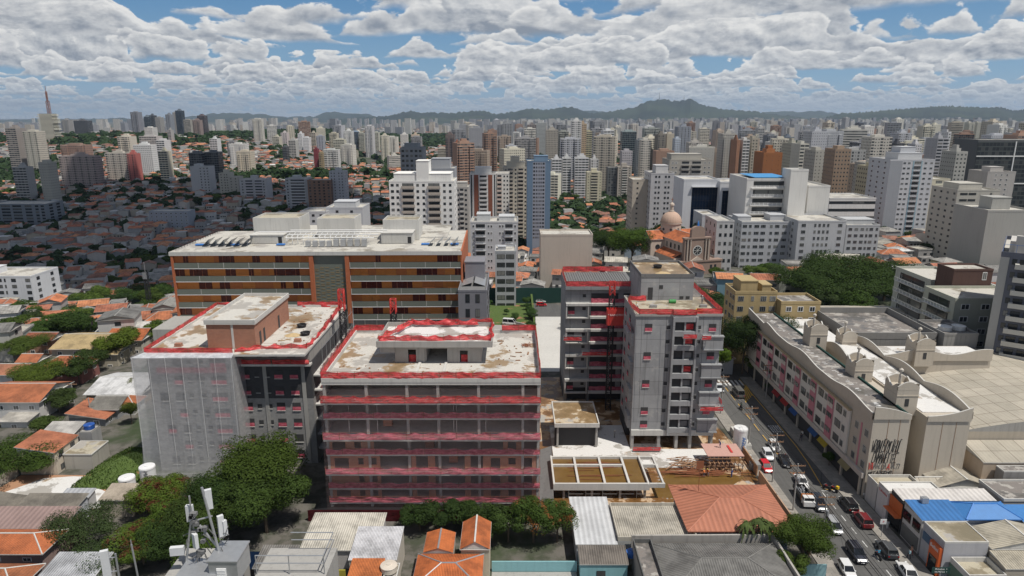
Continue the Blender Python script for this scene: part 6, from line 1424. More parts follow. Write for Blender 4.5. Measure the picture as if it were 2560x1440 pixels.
def tower(x,y,w,dep,h,st,col,z0,rz=0.0):
    o_name='apartment_tower'; b=MB(); hw,hd=w/2,dep/2
    pu={'p':2.6,'s':3,'b':4.2,'m':3.0,'v':2.8,'g':2.6,'d':3,'x':4,'t':6}[st]
    b.box(-hw,hw,-hd,hd,0,h,0,2,False,cells=(pu,3.0),mside=[0,1,0,1]); b.parapet(-hw,hw,-hd,hd,h,h+1,.4,3)
    if w>14 and random.random()<.6 and st in 'pbmsv':
        for sx in (-1,1): b.box(sx*hw*.62-hw*.2,sx*hw*.62+hw*.2,-hd-1.6,-hd,0,h-random.choice((0,3)),0,2,False,cells=(pu,3.0),mside=[0,1,0,1])
    o=b.build(o_name,[STY[st],SIDE[st],'concrete_light','paint'],None,(x,y,z0),rz,col)
    b=MB(); k=random.uniform(.35,.6); b.box(-hw*k,hw*k,-hd*.5,hd*.4,h,h+3.2)
    if random.random()<.5: b.box(-hw*k*.5,hw*k*.6,-hd*.3,hd*.3,h+3.2,h+5.6)
    b.build('roof_house','paint',o,color=col)
    occ(x-hw,x+hw,y-hd,y+hd,3); AUTO.append((o,cword(col)+' '+SWORD[st],'tower',FARG,x,y)); return o
random.seed(21)
for ln in FAR.split('\n'):
    a=ln.split(); p0,p1,yt,Dd,dep=map(float,a[:5]); col=tuple(map(float,a[6:9]))
    x0,z1=V(p0,yt,Dd); x1,_=V(p1,yt,Dd); z0=T((x0+x1)/2,Dd)-2; s_=1 if x0>0 else -1
    side=dep*abs(x0+x1)/2/Dd; w=(x1-x0)*(1-min(.35,side/max(1,(x1-x0))*.6)); xc=(x1-w/2) if x0>0 else (x0+w/2)
    tower(xc,Dd+dep/2,w,dep,z1-z0,a[5],col,z0,random.uniform(-.05,.05))
# television tower with a staggered white block and a lattice mast
x0,z1=V(99,284,1600); x1,_=V(135,284,1600); z0=T(x0,1600); w=x1-x0; tv=thing('mast_building','white building of staggered slabs carrying a tall lattice mast on the left skyline','building',((x0+x1)/2+2,1600,z0)); h_=z1-z0; random.seed(3)
for i in range(22):
    b=MB(); z=h_*.12+i*h_*.88/22; o1,o2=random.uniform(-3,2),random.uniform(-2,3); b.box(-w/2+o1,w/2+o2,-12,12,z,z+h_*.88/22*.62); b.build('floor_slab','paint',tv,color=(.62,.60,.50))
b=MB(); b.box(-w/2+3,w/2-3,-10,10,0,h_); b.build('core','concrete_dark',tv)
for k in range(6): b=MB(); b.box(-w/2+k*w/6,-w/2+k*w/6+1.6,-12,-10,0,h_*.12); b.build('stilt','concrete_light',tv)
b=MB(); zt=V(118,215,1600)[1]-z0; lattice(b,4,0,h_,h_+(zt-h_)*.45,2.6,.35,step=5); lattice(b,4,0,h_+(zt-h_)*.45,h_+(zt-h_)*.8,1.3,.3,step=4); b.tube((4,0,h_+(zt-h_)*.8),(4,0,zt),.5,n=5); b.build('lattice_mast','rust',tv)
occ(x0,x1,1580,1620)
# random infill of towers
random.seed(77)
PAL=[(.62,.60,.54),(.66,.65,.62),(.64,.60,.50),(.55,.52,.47),(.36,.36,.37),(.50,.45,.37),(.42,.34,.27),(.58,.55,.45),(.48,.49,.52),(.30,.31,.33),(.36,.23,.17)]
def pj(x,y,z):
    zz=z-CAMH; d=y*cP-zz*sP; v=y*sP+zz*cP; return 1280+FPX*x/d,720-FPX*v/d
cnt=0; tries=0
def infill(n,p0,p1,d0,d1,h0,h1,clus=0):
    k=0;t_=0
    while k<n and t_<n*40:
        t_+=1; Dd=d0*(d1/d0)**random.random(); px=random.uniform(p0,p1); x=(px-1280)/FPX*Dd*1.02
        w=random.uniform(17,29); dep=random.uniform(14,22)
        if not free(x,Dd,w*.52+random.uniform(0,4)): continue
        h=random.uniform(h0,h1) if random.random()<.8 else random.uniform(h0*.45,h0)
        z0=T(x,Dd)-2; st=random.choice('pppbbbbmmmvvsgxt'); c=random.choice(PAL); k_=random.uniform(.85,1.12); c=tuple(min(.68,v*k_) for v in c)
        if st=='d': c=(.14,.15,.17)
        tower(x,Dd,w,dep,h,st,c,z0,random.choice((0,0,.2,-.25,.4))); k+=1
infill(46,1150,2560,740,1100,46,74); infill(50,1120,2560,1100,1700,52,82); infill(10,640,1120,1500,1900,35,60); infill(40,1000,2560,1700,2600,45,80); infill(8,560,1120,1100,1500,25,45); infill(10,2050,2560,560,760,30,55)
# ---------------- trees ----------------
def crown_mesh(seed,n,size,rx=1.0,rz=.75,blobs=9,spread=.62,inner=.35,flat=0.0):
    rnd=random.Random(seed); B=[]
    for i in range(blobs):
        a=rnd.uniform(0,6.283); r=spread*math.sqrt(rnd.random()); z=rnd.uniform(-.35,.55)*(1-r*.5)
        B.append((r*math.cos(a)*rx,r*math.sin(a)*rx,z*rz,rnd.uniform(.24,.50)*(1-.25*r)))
    V_=[];F_=[]
    for i in range(n):
        bx_,by_,bz_,br=B[rnd.randrange(len(B))]
        d=Vector((rnd.gauss(0,1),rnd.gauss(0,1),rnd.gauss(0,1)*.9+.25)).normalized(); k=1 if rnd.random()>inner else rnd.random()**.5
        p=Vector((bx_,by_,bz_))+Vector((d.x,d.y,d.z*.8))*br*k*rnd.uniform(.86,1.12)
        if flat and p.z<-.12: p.z=-.12+rnd.uniform(-.06,.06)
        nrm=(d*1.5+Vector((rnd.uniform(-.75,.75),rnd.uniform(-.75,.75),rnd.uniform(-.3,.8)))).normalized()
        a=nrm.orthogonal().normalized(); b_=nrm.cross(a); t_=rnd.uniform(0,6.28); u=a*math.cos(t_)+b_*math.sin(t_); v=nrm.cross(u); s=size*rnd.uniform(.6,1.35)
        i0=len(V_); q=[p-u*s-v*s*.45,p+u*s*.2-v*s*.6,p+u*s+v*s*.3,p-u*s*.1+v*s*.65]
        q[2]=q[2]-nrm*s*.35; V_+=[tuple(x) for x in q]; F_.append((i0,i0+1,i0+2,i0+3))
    me=bpy.data.meshes.new('crown'); me.from_pydata(V_,[],F_); return me
def trunk_mesh(seed,th=1.0,spread=.5):
    rnd=random.Random(seed); b=MB(); b.tube((0,0,-.3),(0.02,0,th*.55),.055,.042,8)
    for i in range(6):
        a=i*1.05+rnd.uniform(-.3,.3); p=(0.02,0,th*rnd.uniform(.38,.55)); q=(math.cos(a)*spread*.45,math.sin(a)*spread*.45,th*.8); b.tube(p,q,.028,.018,5); b.tube(q,(math.cos(a+.3)*spread*.8,math.sin(a+.3)*spread*.8,th*1.05),.018,.008,5)
    return mesh_of(b,'trunk','bark')
LEAFM={}
def crown_m(key,mat,*a,**k):
    me=crown_mesh(*a,**k); me.materials.append(MATS[mat]); LEAFM[key]=me; return me
LO=[crown_m('lo%d'%i,'leaf',i+1,1500,.09,blobs=8) for i in range(5)]
HI=[crown_m('hi%d'%i,'leaf',i+31,7500,.038,blobs=12) for i in range(3)]
VHI=[crown_m('v%d'%i,'leaf',i+51,26000,.0215,blobs=20,rz=.85,spread=.66) for i in range(2)]
REDC=crown_m('red','leaf_red',71,22000,.024,blobs=18,rz=.8); ORC=crown_m('orc','leaf_orange',72,12000,.028,blobs=14,rz=.9)
UMB=crown_m('umb','leaf',81,24000,.021,blobs=26,rz=.62,spread=.80,inner=.2,flat=1); FEA=crown_m('fea','leaf',82,15000,.021,blobs=22,rz=.7,spread=.8)
TRK=[trunk_mesh(i) for i in range(4)]
GREENS=[(.034,.062,.013),(.045,.080,.015),(.028,.052,.015),(.065,.10,.018),(.042,.065,.020)]
def tree(x,y,z0,h,w,me,col,label=None,group=None,rz=None,name='tree',cat='tree',auto=None):
    o=thing(name,label,cat,(x,y,z0),random.uniform(0,6.28) if rz is None else rz,group)
    place('trunk',TRK[random.randrange(4)],o,(0,0,0),0,None,(max(w*.45,1.5),max(w*.45,1.5),h*.72))
    c=place('crown',me,o,(0,0,h*.62),0,col,(w/2*1.18,w/2*1.18,h*.48))
    if auto: AUTO.append((o,auto,'tree','trees among the houses',x,y))
    return o
def treepx(px,pyb,h,w,me,col,label,z0=None,name='tree',group=None):
    if z0 is None: x,y,z=GT(px,pyb)
    else: (x,y),z=G(px,pyb,z0),z0
    occ(x-w*.3,x+w*.3,y-w*.3,y+w*.3,0); return tree(x,y,z,h,w,me,col,label,group,name=name)
random.seed(99)
tree(-43.5,106,-1,13.5,15.5,VHI[0],(0.046,0.072,0.012),'big dark green round tree between the netted building and the pink netted building'); 
tree(-40,98,-1,12,14,VHI[1],(0.039,0.065,0.013),'big dark green tree below the round one, reaching over the cream corrugated roof')
tree(-49,95,-1,9.5,11,VHI[0],(0.037,0.059,0.012),'lower dark green tree left of the two big dark ones')
tree(-60,103,-1,8.5,10,REDC,(0.081,0.120,0.017),'tree with mixed bright green and dark red leaves below the lettered tanks')
tree(-54.5,98.5,-1,8,10,REDC,(0.065,0.106,0.016),'tree with dark red and green leaves in the middle of the lower left grove')
tree(-56,90,-1,8,9.5,REDC,(0.081,0.126,0.019),'bright green tree with brownish patches nearest the bottom left mast')
tree(-46.5,87.5,-1,7.5,8.5,HI[0],(0.059,0.096,0.016),'olive green tree half hidden behind the white antennas')
tree(-51,90.5,-1,8.5,10,VHI[1],(0.029,0.052,0.012),'dark green tree directly behind the telecom mast'); tree(-47,101,-1,11,12,VHI[1],(0.029,0.053,0.012),'dark green tree filling the gap between the big round tree and the red leaved one')
tree(-67,93.5,-1,8,10,FEA,(0.043,0.065,0.022),'feathery grey green tree over the dusky mauve roof')
tree(-61.5,86,-1,6.5,8,FEA,(0.043,0.070,0.022),'feathery tree hanging over the crinkled silver roof')
for i,(px,l,h,w,m_,c) in enumerate(((1040,'dark pointed shrub, first of the row under the pink netted building',6,6.5,HI[1],(0.030,0.053,0.013)),(1100,'dark shrub, second of the row under the pink netted building',6.4,6.5,HI[2],(0.028,0.050,0.013)),(1160,'dark leafy shrub in the middle of the row under the pink nets',6.2,6.5,HI[0],(0.032,0.056,0.013)),(1215,'dark leafy shrub behind the orange tiled gable',6.8,6.5,HI[1],(0.037,0.063,0.015)),(1270,'tall shrub right of the orange tiled gable',8.0,7,HI[2],(0.039,0.065,0.015)),(1335,'large shrub with orange flowers at the end of the row',9.0,8,ORC,(0.048,0.082,0.016)),(1395,'spiky shrub with orange tips beside the grey white sheet roof',8.0,6.5,ORC,(0.053,0.087,0.018)))):
    x,y=G(px,1370,0); tree(x,y+4.5 if i<3 else y+1.5,-.5,h,w,m_,c,l,name='shrub',cat='shrub')
tree(43.6,89.0,0,8.5,8.5,VHI[1],(0.048,0.077,0.013),'round street tree with reddish tips overhanging the kerb by the turquoise wall'); tree(40.5,86,-.5,6,5,HI[2],(0.053,0.082,0.015),'smaller tree left of the round street tree')
treepx(30,1215,8.5,15,UMB,(0.043,0.072,0.013),'flat topped dark tree at the left picture edge behind the lot wall',-2); 
for a in ((60,905,8,13,UMB,(0.065,0.096,0.018),'broad bright green tree at the left edge beneath the white apartment block'),(110,970,7,12,UMB,(0.081,0.115,0.018),'bright green spreading tree left of the dark pink house'),(150,1030,6,9,HI[0],(0.038,0.058,0.015),'dark street tree beside the shaded road below the white house'),(300,905,10,12,HI[1],(0.081,0.115,0.015),'bright green tree next to the corner of the white netting'),(350,870,8,11,HI[2],(0.070,0.106,0.015),'bright green tree just behind the red netted roof corner'),(400,855,8,9,HI[0],(0.053,0.087,0.015),'green tree touching the left edge of the red netted roof'),(200,960,8,10,HI[1],(0.032,0.053,0.012),'dark tree between the dark pink house and the holed warehouse roof'),(230,930,7,9,HI[2],(0.032,0.053,0.012),'dark tree above the holed warehouse roof'),(120,1090,5,7,HI[0],(0.053,0.082,0.018),'small green tree by the low cement yard'),(330,1060,6,4,HI[1],(0.065,0.087,0.015),'narrow green tree squeezed against the white netting'),(345,990,5,4,HI[1],(0.100,0.112,0.017),'small yellow green tree beside the white cottage')):
    treepx(*a[:7])
for a in ((905,842,9,8,HI[0],(0.059,0.082,0.016),'green tree between the two red topped hoist masts',0),(1000,848,7,8,HI[2],(0.043,0.067,0.015),'dark green tree behind the red nets of the centre roof',0),):
    treepx(*a[:7],z0=a[7])
for a in ((1580,668,20,23,VHI[0],(0.053,0.091,0.013),'large bright green tree left of the church'),(1520,656,19,20,VHI[1],(0.032,0.056,0.012),'dark green tree left of the large bright one by the church'),(1380,690,8,9,HI[1],(0.053,0.087,0.015),'round green tree among the orange roofs below the blank beige block'),(1290,700,7,11,UMB,(0.053,0.077,0.018),'flat green tree right of the grey low office building'),(1425,628,7,13,UMB,(0.059,0.087,0.018),'wide flat tree behind the blank beige block'),(1510,530,8,11,HI[2],(0.043,0.067,0.015),'dark tree in the gardens below the slim cream tower'),
 (2240,605,12,17,HI[0],(0.038,0.063,0.013),'tall dark tree between the grey institution and the grey white tower'),(2335,640,9,13,HI[1],(0.027,0.048,0.012),'dark round tree in front of the cream hotel like tower'),(2480,640,9,20,UMB,(0.032,0.053,0.013),'wide dark tree in front of the blank right edge block'),(1925,655,10,12,HI[2],(0.030,0.048,0.013),'thin dark tree with bare branches in front of the institution'),(1880,935,6,6,HI[0],(0.065,0.106,0.015),'small bright tree on the pavement by the crosswalk'),(1925,985,3.6,3,HI[1],(0.038,0.067,0.015),'small pavement tree nearest the crosswalk before the beige block'),(2030,1092,4,3.2,HI[2],(0.038,0.067,0.015),'small pavement tree in the middle of the beige block front'),(2072,1165,3.4,2.8,HI[0],(0.043,0.077,0.016),'smallest pavement tree near the yellow shop sign'),(2080,725,6,8,ORC,(0.043,0.067,0.013),'tree with red flowers beside the yellow wing'),(2450,855,8,7,HI[0],(0.043,0.067,0.015),'green tree under the dark blue grey tower'),(1450,600,7,9,HI[1],(0.043,0.067,0.015),'green tree beside the orange gables of the blank block'),(1790,700,6,8,HI[0],(0.053,0.087,0.015),'green tree in front of the church steps'),(1840,720,5,6,HI[1],(.05,.1,.02),'small green tree right of the church steps')):
    treepx(*a[:7])
for k,(dx_,dy_,w,h,l) in enumerate(((109,236,25,15.5,'left part of the great spreading tree canopy by the institution'),(122,246,28,18.5,'centre of the great spreading tree canopy, highest crown'),(137,242,26,16.5,'right part of the great spreading tree canopy'),(124,229,26,13.5,'front crown of the great spreading tree canopy above the pale hall'))):
    tree(dx_,dy_,-.5,h,w,UMB,(0.033,0.058,0.012),l); occ(dx_-12,dx_+12,dy_-11,dy_+11)
for x,y,h,w,m_,c,l in ((75,322,21,24,HI[0],(0.031,0.053,0.012),'dark spreading tree on the left behind the church dome'),(93,326,20,18,HI[2],(0.031,0.053,0.012),'dark tree on the right behind the church dome'),(67.5,168.5,17.5,13,VHI[1],(0.028,0.050,0.012),'dark street tree, right one of the pair before the yellow building'),(60.8,168.5,16.5,12,VHI[0],(0.026,0.046,0.012),'dark street tree, left one of the pair before the yellow building'),(54.2,167,10,7,HI[2],(0.077,0.129,0.014),'vivid green tree at the right corner of the bare concrete building'),(75,169,15,11,HI[1],(0.028,0.050,0.012),'dark street tree under the lower yellow wing')):
    tree(x,y,0 if y<200 else T(x,y),h,w,m_,c,l); occ(x-w*.3,x+w*.3,y-3,y+3,0)
# palms over the salmon roof
def palm(x,y,z,h,label):
    o=thing('palm_tree',label,'palm',(x,y,z)); b=MB(); b.tube((0,0,0),(.1,0,h),.14,.1,7); b.build('trunk','bark',o)
    b=MB(); rnd=random.Random(int(x*10))
    for i in range(14):
        a=i*.449+rnd.uniform(-.1,.1); L=rnd.uniform(1.7,2.3); el=rnd.uniform(.1,.9); pr=Vector((.1,0,h))
        for k in range(6):
            t_=(k+1)/6; q=Vector((.1+math.cos(a)*L*t_,math.sin(a)*L*t_,h+L*(el*t_-1.15*t_*t_))); w_=.34*math.sin(math.pi*min(.95,t_*.8+.2)); s=Vector((-math.sin(a),math.cos(a),0))*w_
            b.poly([pr-s,pr+s,q+s-Vector((0,0,.1)),q-s-Vector((0,0,.1))]); pr=q
    b.build('fronds','leaf',o,color=(.07,.10,.03))
for x,y,h,l in ((35.5,90.9,6.2,'leftmost palm in front of the salmon hip roof'),(37.2,90.9,6.8,'tallest palm, between its two neighbours before the salmon roof'),(38.8,91.0,6.2,'rightmost palm in front of the salmon hip roof')): palm(x,y,0,h,l)
for px,py,l in ((170,830,'pale feathery palm among the dark trees below the valley'),): 
    x,y,z=GT(px,py); palm(x,y,z,9,l)
# grassy slope beside the tanks
b=MB(); rnd=random.Random(2); n=26
P=[[None]*(n+1) for _ in range(n+1)]
for i in range(n+1):
    for j in range(n+1):
        u,v=i/n,j/n; x=-81+13.5*u+2.5*v*(1-u); y=111+16*v; z=.02+1.9*math.sin(math.pi*min(1,u*.9+.1))*math.sin(math.pi*v)*.9+rnd.uniform(0,.18); P[i][j]=(x,y,z if 0<i<n and 0<j<n else -.3)
for i in range(n):
    for j in range(n): b.poly([P[i][j],P[i+1][j],P[i+1][j+1],P[i][j+1]])
tag(b.build('grass_slope','grass'),kind='structure')
b=MB()
for i in range(5200):
    u,v=rnd.random(),rnd.random(); x=-81+13.5*u+2.5*v*(1-u); y=111+16*v; z=1.7*math.sin(math.pi*min(1,u*.9+.1))*math.sin(math.pi*v)*.9; a=rnd.uniform(0,6.28); s=rnd.uniform(.1,.25); h=rnd.uniform(.2,.6)
    b.poly([(x-s*math.cos(a),y-s*math.sin(a),z),(x+s*math.cos(a),y+s*math.sin(a),z),(x+s*.4,y+rnd.uniform(-.2,.2),z+h)])
o=b.build('tall_grass','leaf',color=(.07,.11,.025)); tag(o,'tall green grass covering the slope beside the netted building','grass',kind='stuff')

def grovetree(x,y):
    r=random.uniform(7,12)
    if not free(x,y,1.0) or (y<190 and -75<x<125): return
    if y<900:
        g_=random.choice(GREENS); q=random.uniform(.8,1.25); tree(x,y,T(x,y)-.5,r*random.uniform(.85,1.15),r*1.15,random.choice(HI if y<420 else LO),tuple(c*q for c in g_),None,'trees among the houses',auto='%s %s tree'%('dark' if sum(g_)*q<.12 else ('bright green' if sum(g_)*q>.17 else 'mid green'),'broad' if r>9 else ('small' if r<7.2 else 'round'))); tc_[0]+=1; occ(x-r*.35,x+r*.35,y-r*.35,y+r*.35,0)
    else: trest.append((x,y,r))
random.seed(41); tc_=[0]; trest=[]
occ(-12,20,190,258,0); occ(5,62,160,206,0)
for px,py,sx,sy,n in ((230,785,120,18,16),(90,800,60,14,6),(350,775,60,18,8),(395,740,30,20,4),(60,700,90,25,9),(330,690,70,30,9),(430,660,60,18,6),(150,640,60,20,4),(80,440,90,22,12),(20,470,60,20,6),(550,510,70,14,6),(600,425,60,8,6),(650,545,80,14,6),(1000,400,110,10,12),(890,395,60,8,6),(1400,490,50,25,8),(1400,540,70,16,8),(1350,600,40,14,4),(1500,600,80,20,7),(1240,580,20,30,3),(2230,600,50,18,4),(2400,610,80,14,4),(1900,700,30,14,3),(2050,560,40,10,3),(700,330,120,5,10),(2450,455,80,12,6),(1750,330,60,10,8)):
    for k in range(n):
        a,e=px+random.gauss(0,sx*.6),py+random.gauss(0,sy*.6); x,y,z=GT(a,max(312,e)); grovetree(x,y)
# ---------------- filler houses ----------------
WC=[(.52,.50,.46),(.46,.42,.34),(.55,.54,.53),(.34,.33,.32),(.42,.32,.24),(.26,.32,.38),(.45,.33,.30),(.38,.40,.36),(.50,.42,.24),(.30,.13,.09),(.18,.30,.36),(.60,.59,.57)]
WN=['cream','tan','off white','grey','clay coloured','blue grey','pinkish','greyish green','ochre','brick red','blue','white']
RC=[(.46,.16,.07,'orange tiled'),(.40,.145,.075,'faded orange tiled'),(.33,.12,.07,'rust red tiled'),(.50,.20,.09,'light orange tiled'),(.28,.27,.25,'grey sheet'),(.19,.185,.175,'dark grey sheet'),(.60,.60,.59,'white metal'),(.42,.39,.33,'buff sheet')]
RK=['gx','gy','hip','mono','flat']
RW={'gx':'gabled','gy':'front gabled','hip':'hipped','mono':'sloping','flat':'flat'}
PROT=[]; rnd=random.Random(5)
for k in range(20):
    kind=RK[(k*3)%5] if k<15 else ['gx','hip','gy','flat','hip'][k-15]; w,d=rnd.uniform(6.5,10.5),rnd.uniform(7,11); fl=rnd.choice((1,2,2,2,3)); H_=fl*2.9+.3
    b=MB(); b.box(-w/2,w/2,-d/2,d/2,-4,H_); 
    if k%3==0: b.box(-w/2+.3,w/2-.3,-d/2-2.2,-d/2,-4,H_*.5)
    if k%4==1: b.box(w/2,w/2+2.2,-d/2+1,d/2-1,-4,H_*.6)
    wm_e=mesh_of(b,'wall','paint'); b=MB(); rh=.6 if kind=='flat' else rnd.uniform(1.2,2.0); roof_mesh(b,kind,-w/2,w/2,-d/2,d/2,H_,rh,.15 if kind=='flat' else .45); rm=mesh_of(b,'roof',['tile_far','concrete'])
    wins=[]
    for f in 'frl':
        L=w/2 if f=='f' else d/2
        for u in ((-.5,.45) if f=='f' else (.1,)):
            for z in range(fl): wins.append((f,u*L,1.6+z*2.9+.15))
    PROT.append((w,d,H_,kind,wm_e,rm,wins))
HG='houses of the surrounding streets'; hc=[0]
def fillhouse(x,y,rz,full=True):
    k=random.randrange(len(PROT)); w,d,H_,kind,wm_e,rm,wins=PROT[k]
    z=T(x,y); wi=random.randrange(12) if random.random()<.5 else random.choice((0,2,3,11)); rc=RC[random.choice((0,0,1,1,1,2,2,3,4,4,5,5,6,7,7))] if kind!='flat' else RC[random.choice((4,5,6,7,4))]
    o=thing('house',None,'house',(x,y,z),rz,HG); q=random.uniform(.8,1.15)
    place('wall',wm_e,o,None,0,tuple(min(.66,c*q) for c in WC[wi])); place('roof',rm,o,None,0,tuple(c*q for c in rc[:3]))
    if full:
        ww=random.uniform(1.1,1.9)
        for f,u,zz in wins: on_face(o,f,w/2+(2.2 if (k%4==1 and f=='r') else 0),d/2+(2.2 if (k%3==0 and f=='f') else 0),u,zz,W_DARK,'window',ww,1.15)
    AUTO.append((o,'%s house with a %s %s roof'%(WN[wi],rc[3],RW[kind]),'house',HG,x,y)); occ(x-w*.4,x+w*.4,y-d*.4,y+d*.4,0); hc[0]+=1
def inview(x,y,z,m=60):
    px,py=pj(x,y,z); return -m<px<2560+m and py<1440+m
cand=[]
random.seed(123)
def grid(x0,x1,y0,y1,rot,sx,sy,block_n,prob,jit=1.2):
    c,s=math.cos(rot),math.sin(rot); cx_,cy_=(x0+x1)/2,(y0+y1)/2; R_=math.hypot(x1-x0,y1-y0)/2; n=int(R_/min(sx,sy))+2
    for i in range(-n,n):
        for j in range(-n,n):
            u=i*sx+(i//block_n)*7; v=j*sy+(j//2)*6; x=cx_+u*c-v*s+random.uniform(-jit,jit); y=cy_+u*s+v*c+random.uniform(-jit,jit)
            if x0<x<x1 and y0<y<y1 and random.random()<prob and inview(x,y,T(x,y)): cand.append((math.hypot(x,y),x,y,rot+random.choice((0,math.pi/2,math.pi,-math.pi/2,0))*1.0+random.uniform(-.05,.05)))
grid(-420,-88,205,520,.35,10,10.5,9,.95); grid(-700,-20,520,1300,.2,10.5,11.5,9,.9); grid(-85,260,226,560,-.12,11,12,7,.85); grid(-20,700,560,1300,.1,13,14,7,.7); grid(126,300,196,420,.15,11,12,7,.85); grid(-190,-70,140,235,.25,11,12,6,.9)
cand.sort(); rest=[]
for dd,x,y,rz in cand:
    if not free(x,y,3.3): continue
    if hc[0]<298: fillhouse(x,y,rz,dd<420)
    else: rest.append((x,y,rz))
# everything farther: one mass of roofs
WM=[];RM=[]
for i,c in enumerate(((.5,.48,.44),(.42,.37,.3),(.55,.54,.52),(.33,.33,.33))): mk_paint('mass_wall%d'%i,.3,.9,c); WM.append('mass_wall%d'%i)
for i,c in enumerate(((.44,.16,.08),(.36,.13,.075),(.28,.27,.25),(.5,.22,.11),(.55,.54,.52),(.24,.115,.08))): mk_tile('mass_roof%d'%i,.9,1.2,.04,.4,.85,c); RM.append('mass_roof%d'%i)
def masshouse(b,x,y,rz,z,s=1.0):
    w,d,h=random.uniform(6,11)*s,random.uniform(6,11)*s,random.choice((3.2,6,6,6.2,9)); c,s_=math.cos(rz),math.sin(rz); wi=random.randrange(4); ri=4+random.choice((0,1,1,2,2,3,5,5,4,5,2))
    P=lambda u,v,zz:(x+u*c-v*s_,y+u*s_+v*c,z+zz); hw,hd=w/2,d/2; A=[(-hw,-hd),(hw,-hd),(hw,hd),(-hw,hd)]
    for i in range(4): a,e=A[i],A[(i+1)%4]; b.poly([P(*a,-3),P(*e,-3),P(*e,h),P(*a,h)],wi)
    for u in (-.5,.1,.55):
        for zz in ([1.2] if h<4 else [1.2,4.1]): b.poly([P(u*hw-.6,-hd-.05,zz),P(u*hw+.6,-hd-.05,zz),P(u*hw+.6,-hd-.05,zz+1.1),P(u*hw-.6,-hd-.05,zz+1.1)],10)
    if ri in (6,8) and random.random()<.6: b.poly([P(*a,h+.1) for a in A],ri)
    elif random.random()<.5:
        o_=.4; b.poly([P(-hw-o_,-hd-o_,h),P(hw+o_,-hd-o_,h),P(hw+o_,0,h+1.6),P(-hw-o_,0,h+1.6)],ri); b.poly([P(hw+o_,hd+o_,h),P(-hw-o_,hd+o_,h),P(-hw-o_,0,h+1.6),P(hw+o_,0,h+1.6)],ri); b.poly([P(hw,-hd,h),P(hw,hd,h),P(hw,0,h+1.5)],wi); b.poly([P(-hw,hd,h),P(-hw,-hd,h),P(-hw,0,h+1.5)],wi)
    else:
        o_=.4; t_=P(0,0,h+1.9)
        for i in range(4): a,e=A[i],A[(i+1)%4]; b.poly([P(a[0]*1.08,a[1]*1.08,h),P(e[0]*1.08,e[1]*1.08,h),t_],ri)
MM=WM+RM+['shaded_interior']; b=MB()
for x,y,rz in rest: masshouse(b,x,y,rz,T(x,y))
o=b.build('distant_houses',MM); tag(o,'dense mass of small houses on the hillside and plain beyond the nearer streets','houses',kind='stuff')
b=MB()
for i in range(9000):
    Dd=1250*(4.4)**(random.random()**.9); px=random.uniform(-80,2640); x=(px-1280)/FPX*Dd
    if Dd<2600 and not free(x,Dd,3): continue
    if px<1250 and 1900<Dd<3000 and random.random()<.75: continue
    nz=math.sin(x*.0031+1.3)*math.sin(Dd*.0017+x*.0009)+.35*math.sin(x*.011+Dd*.004)
    if nz>.42: continue
    masshouse(b,x,Dd,random.uniform(0,3),T(x,Dd)-1,1.5+Dd/3000)
o=b.build('faraway_houses',MM); tag(o,'faint sprawl of low houses stretching to the hills','houses',kind='stuff')
# faraway towers as one mass
b=MB()
PALF=[(.55,.54,.50),(.48,.47,.45),(.38,.38,.39),(.52,.47,.40),(.62,.61,.58),(.30,.31,.34)]
for i,c in enumerate(PALF): 
    m,t=newmat('mass_tower%d'%i); u,v,_=xyz(t,uv(t)); f=t.m('MULTIPLY',t.m('LESS_THAN',t.m('FRACT',v),.45),t.m('LESS_THAN',t.m('FRACT',u),.6)); out(t,bsdf(t,t.mix(t.m('MULTIPLY',f,.75),c,(.06,.07,.08)),.8))
def box_cells(b,x,y,w,d,h,z,rz,mi):
    c,s=math.cos(rz),math.sin(rz); hw,hd=w/2,d/2; A=[(-hw,-hd),(hw,-hd),(hw,hd),(-hw,hd)]; A=[(x+u*c-v*s,y+u*s+v*c) for u,v in A]
    for i in range(4): a,e=A[i],A[(i+1)%4]; b.poly([(*a,z),(*e,z),(*e,z+h),(*a,z+h)],mi,[(0,0),(5,0),(5,h/3),(0,h/3)])
    b.poly([(*a,z+h) for a in A],mi,[(0,.9)]*4)
CL=[]
for i in range(70):
    Dd=2600*(2.9)**random.random(); px=random.uniform(-50,2600) if random.random()<.45 else random.uniform(1250,2600); CL.append(((px-1280)/FPX*Dd,Dd,random.uniform(80,260)))
for cx_,cy_,r in CL:
    h0=random.uniform(35,75); c0=random.randrange(6); w0=random.uniform(14,24)
    for k in range(random.randrange(9,34)):
        x=cx_+random.gauss(0,r); y=cy_+random.gauss(0,r); 
        if y<2450: continue
        box_cells(b,x,y,w0*random.uniform(.8,1.3),w0,h0*random.uniform(.8,1.15),T(x,y)-(0 if y<6000 else (y-6000)*.002)-2,random.uniform(-.3,.3),c0 if random.random()<.6 else random.randrange(6))
for i in range(900):
    Dd=2500*(2.6)**random.random(); px=random.uniform(1240,2620) if random.random()<.85 else random.uniform(-60,1240); x=(px-1280)/FPX*Dd
    box_cells(b,x,Dd,random.uniform(14,26),random.uniform(12,22),random.uniform(30,78),T(x,Dd)-3,random.uniform(-.4,.4),random.randrange(6))
o=b.build('faraway_towers',['mass_tower%d'%i for i in range(6)]); tag(o,'faint clusters of towers on the plain before the hills','towers',kind='stuff')
# ---------------- filler trees ----------------
random.seed(321); tcand=[]
for i in range(4200):
    Dd=200*(10)**random.random(); px=random.uniform(-60,2620); x=(px-1280)/FPX*Dd; y=Dd
    nz=math.sin(x*.021+2)*math.sin(y*.017+.5)+.4*math.sin(x*.06+y*.05)
    if px<900 and Dd<900 and nz<.35: continue
    tcand.append((Dd,x,y))
